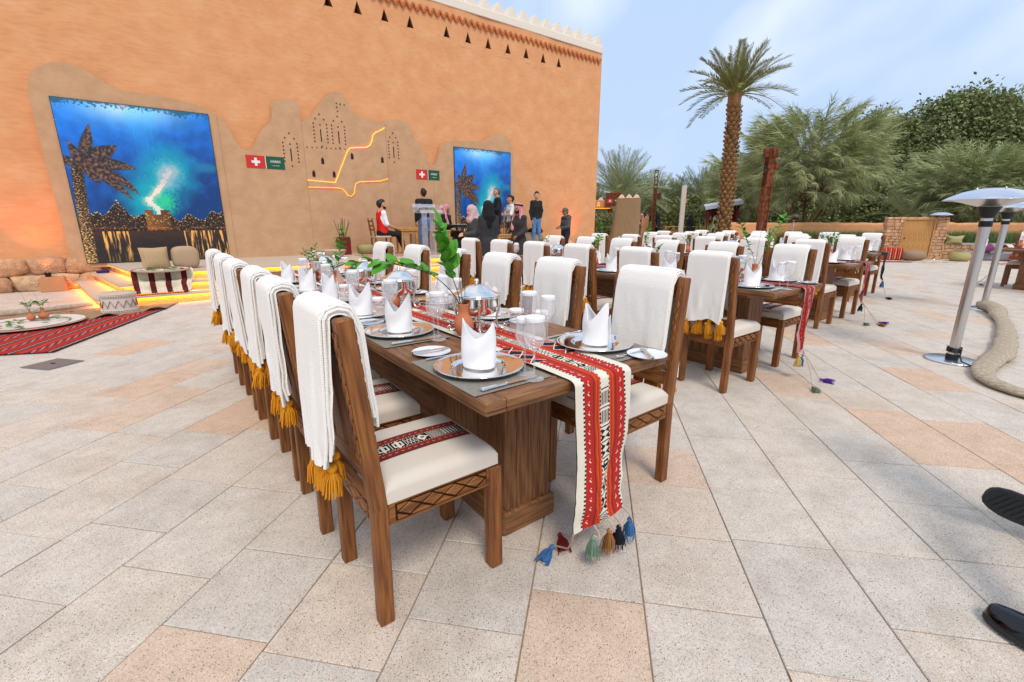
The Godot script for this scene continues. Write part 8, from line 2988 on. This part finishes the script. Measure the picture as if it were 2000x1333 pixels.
	for q in [[-0.28, 2.04], [-0.20, 2.04], [-0.28, 2.12], [-0.20, 2.12], [-0.24, 2.19]]:
		b = MB.new()
		b.bx(Vector3(q[0], q[1], 0.056), Vector3(0.035, 0.035, 0.008))
		part("lit_opening", b, M.led_small, o)
	for k in 4: partm("merlon", mm, o, tf(Vector3(-0.16 - 0.36 * k, 2.285, -0.05)))
	o = thing("hanging_sign", "square rusty sign with a red cross flag and a green flag", "sign", Vector3(0.83, 0, -24.35), -0.17)
	b = MB.new()
	b.bx(Vector3(0, 2.32, 0), Vector3(0.78, 0.66, 0.06), 0.01)
	part("plate", b, M.corten, o)
	b = MB.new(); b.bx(Vector3(-0.17, 2.25, 0.034), Vector3(0.30, 0.22, 0.006)); part("red_field", b, M.flag_red, o)
	b = MB.new(); b.bx(Vector3(-0.17, 2.25, 0.039), Vector3(0.13, 0.042, 0.005)); b.bx(Vector3(-0.17, 2.25, 0.0392), Vector3(0.042, 0.13, 0.005)); part("cross", b, M.flag_white, o)
	b = MB.new(); b.bx(Vector3(0.15, 2.25, 0.034), Vector3(0.30, 0.22, 0.006)); part("green_field", b, M.flag_green, o)
	b = MB.new(); b.bx(Vector3(0.15, 2.28, 0.039), Vector3(0.16, 0.035, 0.005)); b.bx(Vector3(0.15, 2.20, 0.039), Vector3(0.15, 0.01, 0.005)); part("script_and_sword", b, M.flag_white, o)
	o = thing("potted_shrub", "dark shrub in a terracotta tub beneath the hanging sign", "potted plant", Vector3(0.55, 0, -24.0))
	b = MB.new()
	b.lathe([Vector2(0, 0), Vector2(0.26, 0), Vector2(0.34, 0.5), Vector2(0.36, 0.5), Vector2(0.36, 0.56), Vector2(0.30, 0.56), Vector2(0.0, 0.5)], 20)
	part("tub", b, M.terracotta, o)
	var xs := []
	var r := RandomNumberGenerator.new()
	r.seed = 4
	for i in 70: xs.append(Transform3D(Basis(Vector3.UP, r.randf() * TAU).scaled(Vector3(0.7, 0.7, 0.7)), Vector3(r.randfn() * 0.18, 0.75 + r.randf() * 0.75, r.randfn() * 0.18)))
	many("foliage", meshes.clump_leaf_dark_0_13 if meshes.has("clump_leaf_dark_0_13") else clump_mesh(40, 0.4, 0.13, M.leaf_dark, 3), xs, o, "stuff")
	# kiosk with shelves
	o = thing("market_kiosk", "small red kiosk with pale sloped awning and shelves beside the palm", "kiosk", Vector3(6.75, 0, -27.6), -0.15)
	for q in [[-0.72, 0.5], [0.72, 0.5], [-0.72, -0.5], [0.72, -0.5]]:
		b = MB.new()
		b.bx(Vector3(q[0], 1.0, q[1]), Vector3(0.12, 2.0, 0.12), 0.01)
		part("post", b, M.red_paint, o)
	b = MB.new()
	b.bx(Vector3(0, 1.0, -0.52), Vector3(1.4, 1.9, 0.04), 0.0)
	part("back_panel", b, M.corten, o)
	for y in [0.35, 0.85, 1.3, 1.78]:
		b = MB.new()
		b.bx(Vector3(0, y, -0.05), Vector3(1.4, 0.045, 0.85), 0.005)
		part("shelf", b, M.red_paint, o)
	b = MB.new()
	b.box(Transform3D(Basis.from_euler(Vector3(0.12, 0, 0.16)), Vector3(0, 2.22, 0.12)), Vector3(1.85, 0.05, 1.5), 0.01)
	b.box(Transform3D(Basis.from_euler(Vector3(0.0, 0, 0.16)), Vector3(0, 2.10, 0.86)), Vector3(1.85, 0.20, 0.03), 0.01)
	part("awning", b, M.awning, o)
	b = MB.new()
	for i in 9: b.prism(PackedVector2Array([Vector2(-0.08, 0), Vector2(0.08, 0), Vector2(0, -0.22)]), 0.01, tf(Vector3(-0.7 + i * 0.175, 1.98 + i * 0.012, 0.60)))
	part("bunting", b, M.black_cloth, o)
	for i in 16:
		b = MB.new()
		var k := 0.06 + 0.03 * (i % 3)
		b.lathe([Vector2(0, 0), Vector2(k, 0.0), Vector2(k * 1.2, 0.10), Vector2(k * 0.5, 0.20), Vector2(k * 0.6, 0.25), Vector2(0, 0.25)], 12, tf(Vector3(-0.55 + (i % 6) * 0.21, [0.373, 0.873, 1.323][i / 6], 0.12)))
		solo("kiosk_jar", b, M[["terracotta", "porcelain", "wicker"][i % 3]], "small jar, %s from the left on the %s shelf of the red kiosk" % [ORD[i % 6], ["lower", "middle", "upper"][i / 6]], "jar", Vector3(6.75, 0, -27.6), -0.15, "jars on the kiosk shelves")
	# rustic lattice fence
	o = thing("lattice_fence", "low rustic wooden lattice fence under the background palms", "fence", Vector3(5.4, 0, -31.2), -0.1)
	for k in 9:
		b = MB.new(); b.bar(Vector3(-1.9 + k * 0.45, 0, 0), Vector3(-1.9 + k * 0.45, 1.0, 0), 0.06, 0.06); part("post", b, M.pale_wood, o)
	for y in [0.3, 0.62, 0.94]:
		b = MB.new(); b.bar(Vector3(-2.0, y, 0.04), Vector3(1.8, y, 0.04), 0.05, 0.05); part("rail", b, M.pale_wood, o)
	for k in 8:
		b = MB.new(); b.bar(Vector3(-1.9 + k * 0.45, 0.05, 0.07), Vector3(-1.45 + k * 0.45, 0.92, 0.07), 0.035, 0.035); b.bar(Vector3(-1.45 + k * 0.45, 0.05, 0.10), Vector3(-1.9 + k * 0.45, 0.92, 0.10), 0.035, 0.035); part("brace", b, M.pale_wood, o)
	# snake plant in a wooden box
	o = thing("planter_box", "wooden box planter with upright spiky leaves behind the tables", "planter", Vector3(4.25, 0, -19.2), -0.2)
	b = MB.new(); b.bx(Vector3(0, 0.33, 0), Vector3(0.62, 0.66, 0.3), 0.01); part("box", b, M.wood, o)
	for i in 13:
		b = MB.new()
		var x0 := r.randf_range(-0.2, 0.2); var h := r.randf_range(0.5, 0.95)
		b.col = Color(0.7, 0.8, 0.6)
		b.quad(Vector3(x0 - 0.02, 0.64, 0), Vector3(x0 + 0.02, 0.64, 0.01), Vector3(x0 * 1.6 + 0.012, 0.64 + h * 0.6, 0.03), Vector3(x0 * 1.6 - 0.012, 0.64 + h * 0.6, 0.02))
		b.flat(Vector3(x0 * 1.6 - 0.012, 0.64 + h * 0.6, 0.02), Vector3(x0 * 1.6 + 0.012, 0.64 + h * 0.6, 0.03), Vector3(x0 * 2.0, 0.64 + h, 0.03))
		part("leaf", b, M.leaf_dark, o)
	right_table()

func post(label: String, at: Vector3, h: float, w: float, kind: int, turn: float) -> void:
	var o := thing("lamp_post", label, "lamp post", at, turn, "rusty steel posts")
	var b := MB.new()
	if kind == 0:
		b.bx(Vector3(-w * 0.42, h * 0.5, 0), Vector3(w * 0.16, h, w), 0.004)
		b.bx(Vector3(w * 0.42, h * 0.5, 0), Vector3(w * 0.16, h, w), 0.004)
		b.bx(Vector3(0, h * 0.38, 0), Vector3(w * 0.68, h * 0.76, w * 0.9), 0.004)
		for i in 5: b.bx(Vector3(0.02 * (1 if i % 2 else -1), h * 0.77 + i * 0.18, 0), Vector3(w * 0.5, 0.045, w * 0.8))
		b.bx(Vector3(0, h - 0.03, 0), Vector3(w, 0.05, w), 0.004)
		part("shaft", b, M.corten, o)
		b = MB.new()
		b.bx(Vector3(0.20, h * 0.67, 0.05), Vector3(0.18, 0.26, 0.18), 0.01)
		part("lamp_box", b, M.corten, o)
		b = MB.new()
		for i in 6: b.bx(Vector3(0.0, 1.2 + i * 0.14, w * 0.46), Vector3(0.05, 0.07, 0.01))
		part("slot", b, M.dark_hole, o)
	else:
		for s in [-1.0, 1.0]: b.bx(Vector3(s * w * 0.44, h * 0.5, 0), Vector3(w * 0.12, h, w), 0.004)
		b.bx(Vector3(0, h * 0.5, 0.0), Vector3(w * 0.76, h - 0.05, w * 0.7), 0.004)
		b.bx(Vector3(0, h - 0.55, 0.0), Vector3(w * 1.0, 0.9, w * 0.96), 0.004)
		part("shaft", b, M.corten, o)
		var r := RandomNumberGenerator.new()
		r.seed = 2
		b = MB.new()
		for i in 44:
			b.bx(Vector3(r.randf_range(-0.055, 0.055), 0.5 + i * 0.042, w * 0.356), Vector3(r.randf_range(0.02, 0.05), 0.02, 0.006))
			b.bx(Vector3(w * 0.502, 0.5 + i * 0.042, r.randf_range(-0.05, 0.05)), Vector3(0.006, 0.02, r.randf_range(0.02, 0.05)))
		part("carved_panel", b, M.dark_hole, o)
		for q in [[-1.0, 0.0], [1.0, 0.0], [0.0, 1.0], [0.0, -1.0]]:
			b = MB.new()
			b.bx(Vector3(q[0] * 0.145, h - 0.12, q[1] * 0.145), Vector3(0.12, 0.24, 0.12), 0.015)
			part("lamp_box", b, M.corten, o)
		b = MB.new()
		b.bx(Vector3(0.14, h - 0.45, 0.08), Vector3(0.10, 0.16, 0.12), 0.01)
		part("control_box", b, M.corten, o)
		b = MB.new()
		b.blob(Vector3(-0.14, h - 0.58, 0.09), Vector3(0.04, 0.04, 0.04), 12)
		b.bx(Vector3(-0.11, h - 0.57, 0.09), Vector3(0.08, 0.06, 0.05), 0.01)
		part("camera_dome", b, M.black_gloss, o)

func right_table() -> void:       # the table cut off by the right edge of the view
	var tb: Node3D = get_node("long_table")
	copy(tb, W(15.9, 11.12), TH + PI, "wooden table at the far right edge, its end facing the heaters")
	make_runner(4.4, 0.44, M.runner_dark, 2, "red and white runner hanging off the table at the right edge", W(15.9, 11.12), TH + PI)
	var ch: Node3D = get_node("dining_chair")
	var tw: Node3D = get_node("throw_blanket_001")
	for q in [[15.14, 12.25, 0.0, "near side of the right-edge table, first from its end"], [15.14, 12.95, 0.0, "near side of the right-edge table, second from its end"], [16.66, 11.42, PI, "far side of the right-edge table, first from its end"], [16.66, 12.12, PI, "far side of the right-edge table, second from its end"]]:
		copy(ch, W(q[0], q[1]), TH + q[2], "carved wooden chair, " + q[3])
		copy(tw, W(q[0], q[1]), TH + q[2], "white throw on the chair, " + q[3])
	var v := thing("terracotta_vase", "terracotta vase with bare twigs on the table at the right edge", "vase", W(15.95, 11.36, 0.79), TH)
	partm("vase", get_node("terracotta_vase/vase").mesh, v)
	branch(v, [Vector3(0, 0.06, 0), Vector3(-0.03, 0.2, 0.02), Vector3(-0.10, 0.30, 0.03)], 4, 0.04, [meshes.leaf_m0], 5, 0.5, 0.0016)

func _ready() -> void:
	rng.seed = 1
	setup_view()
	make_materials()
	build_ground()
	build_building()
	build_backdrop()
	build_stage()
	build_tables()
	build_props()
	build_heaters()
	build_people()
	build_greenery()
	build_far()
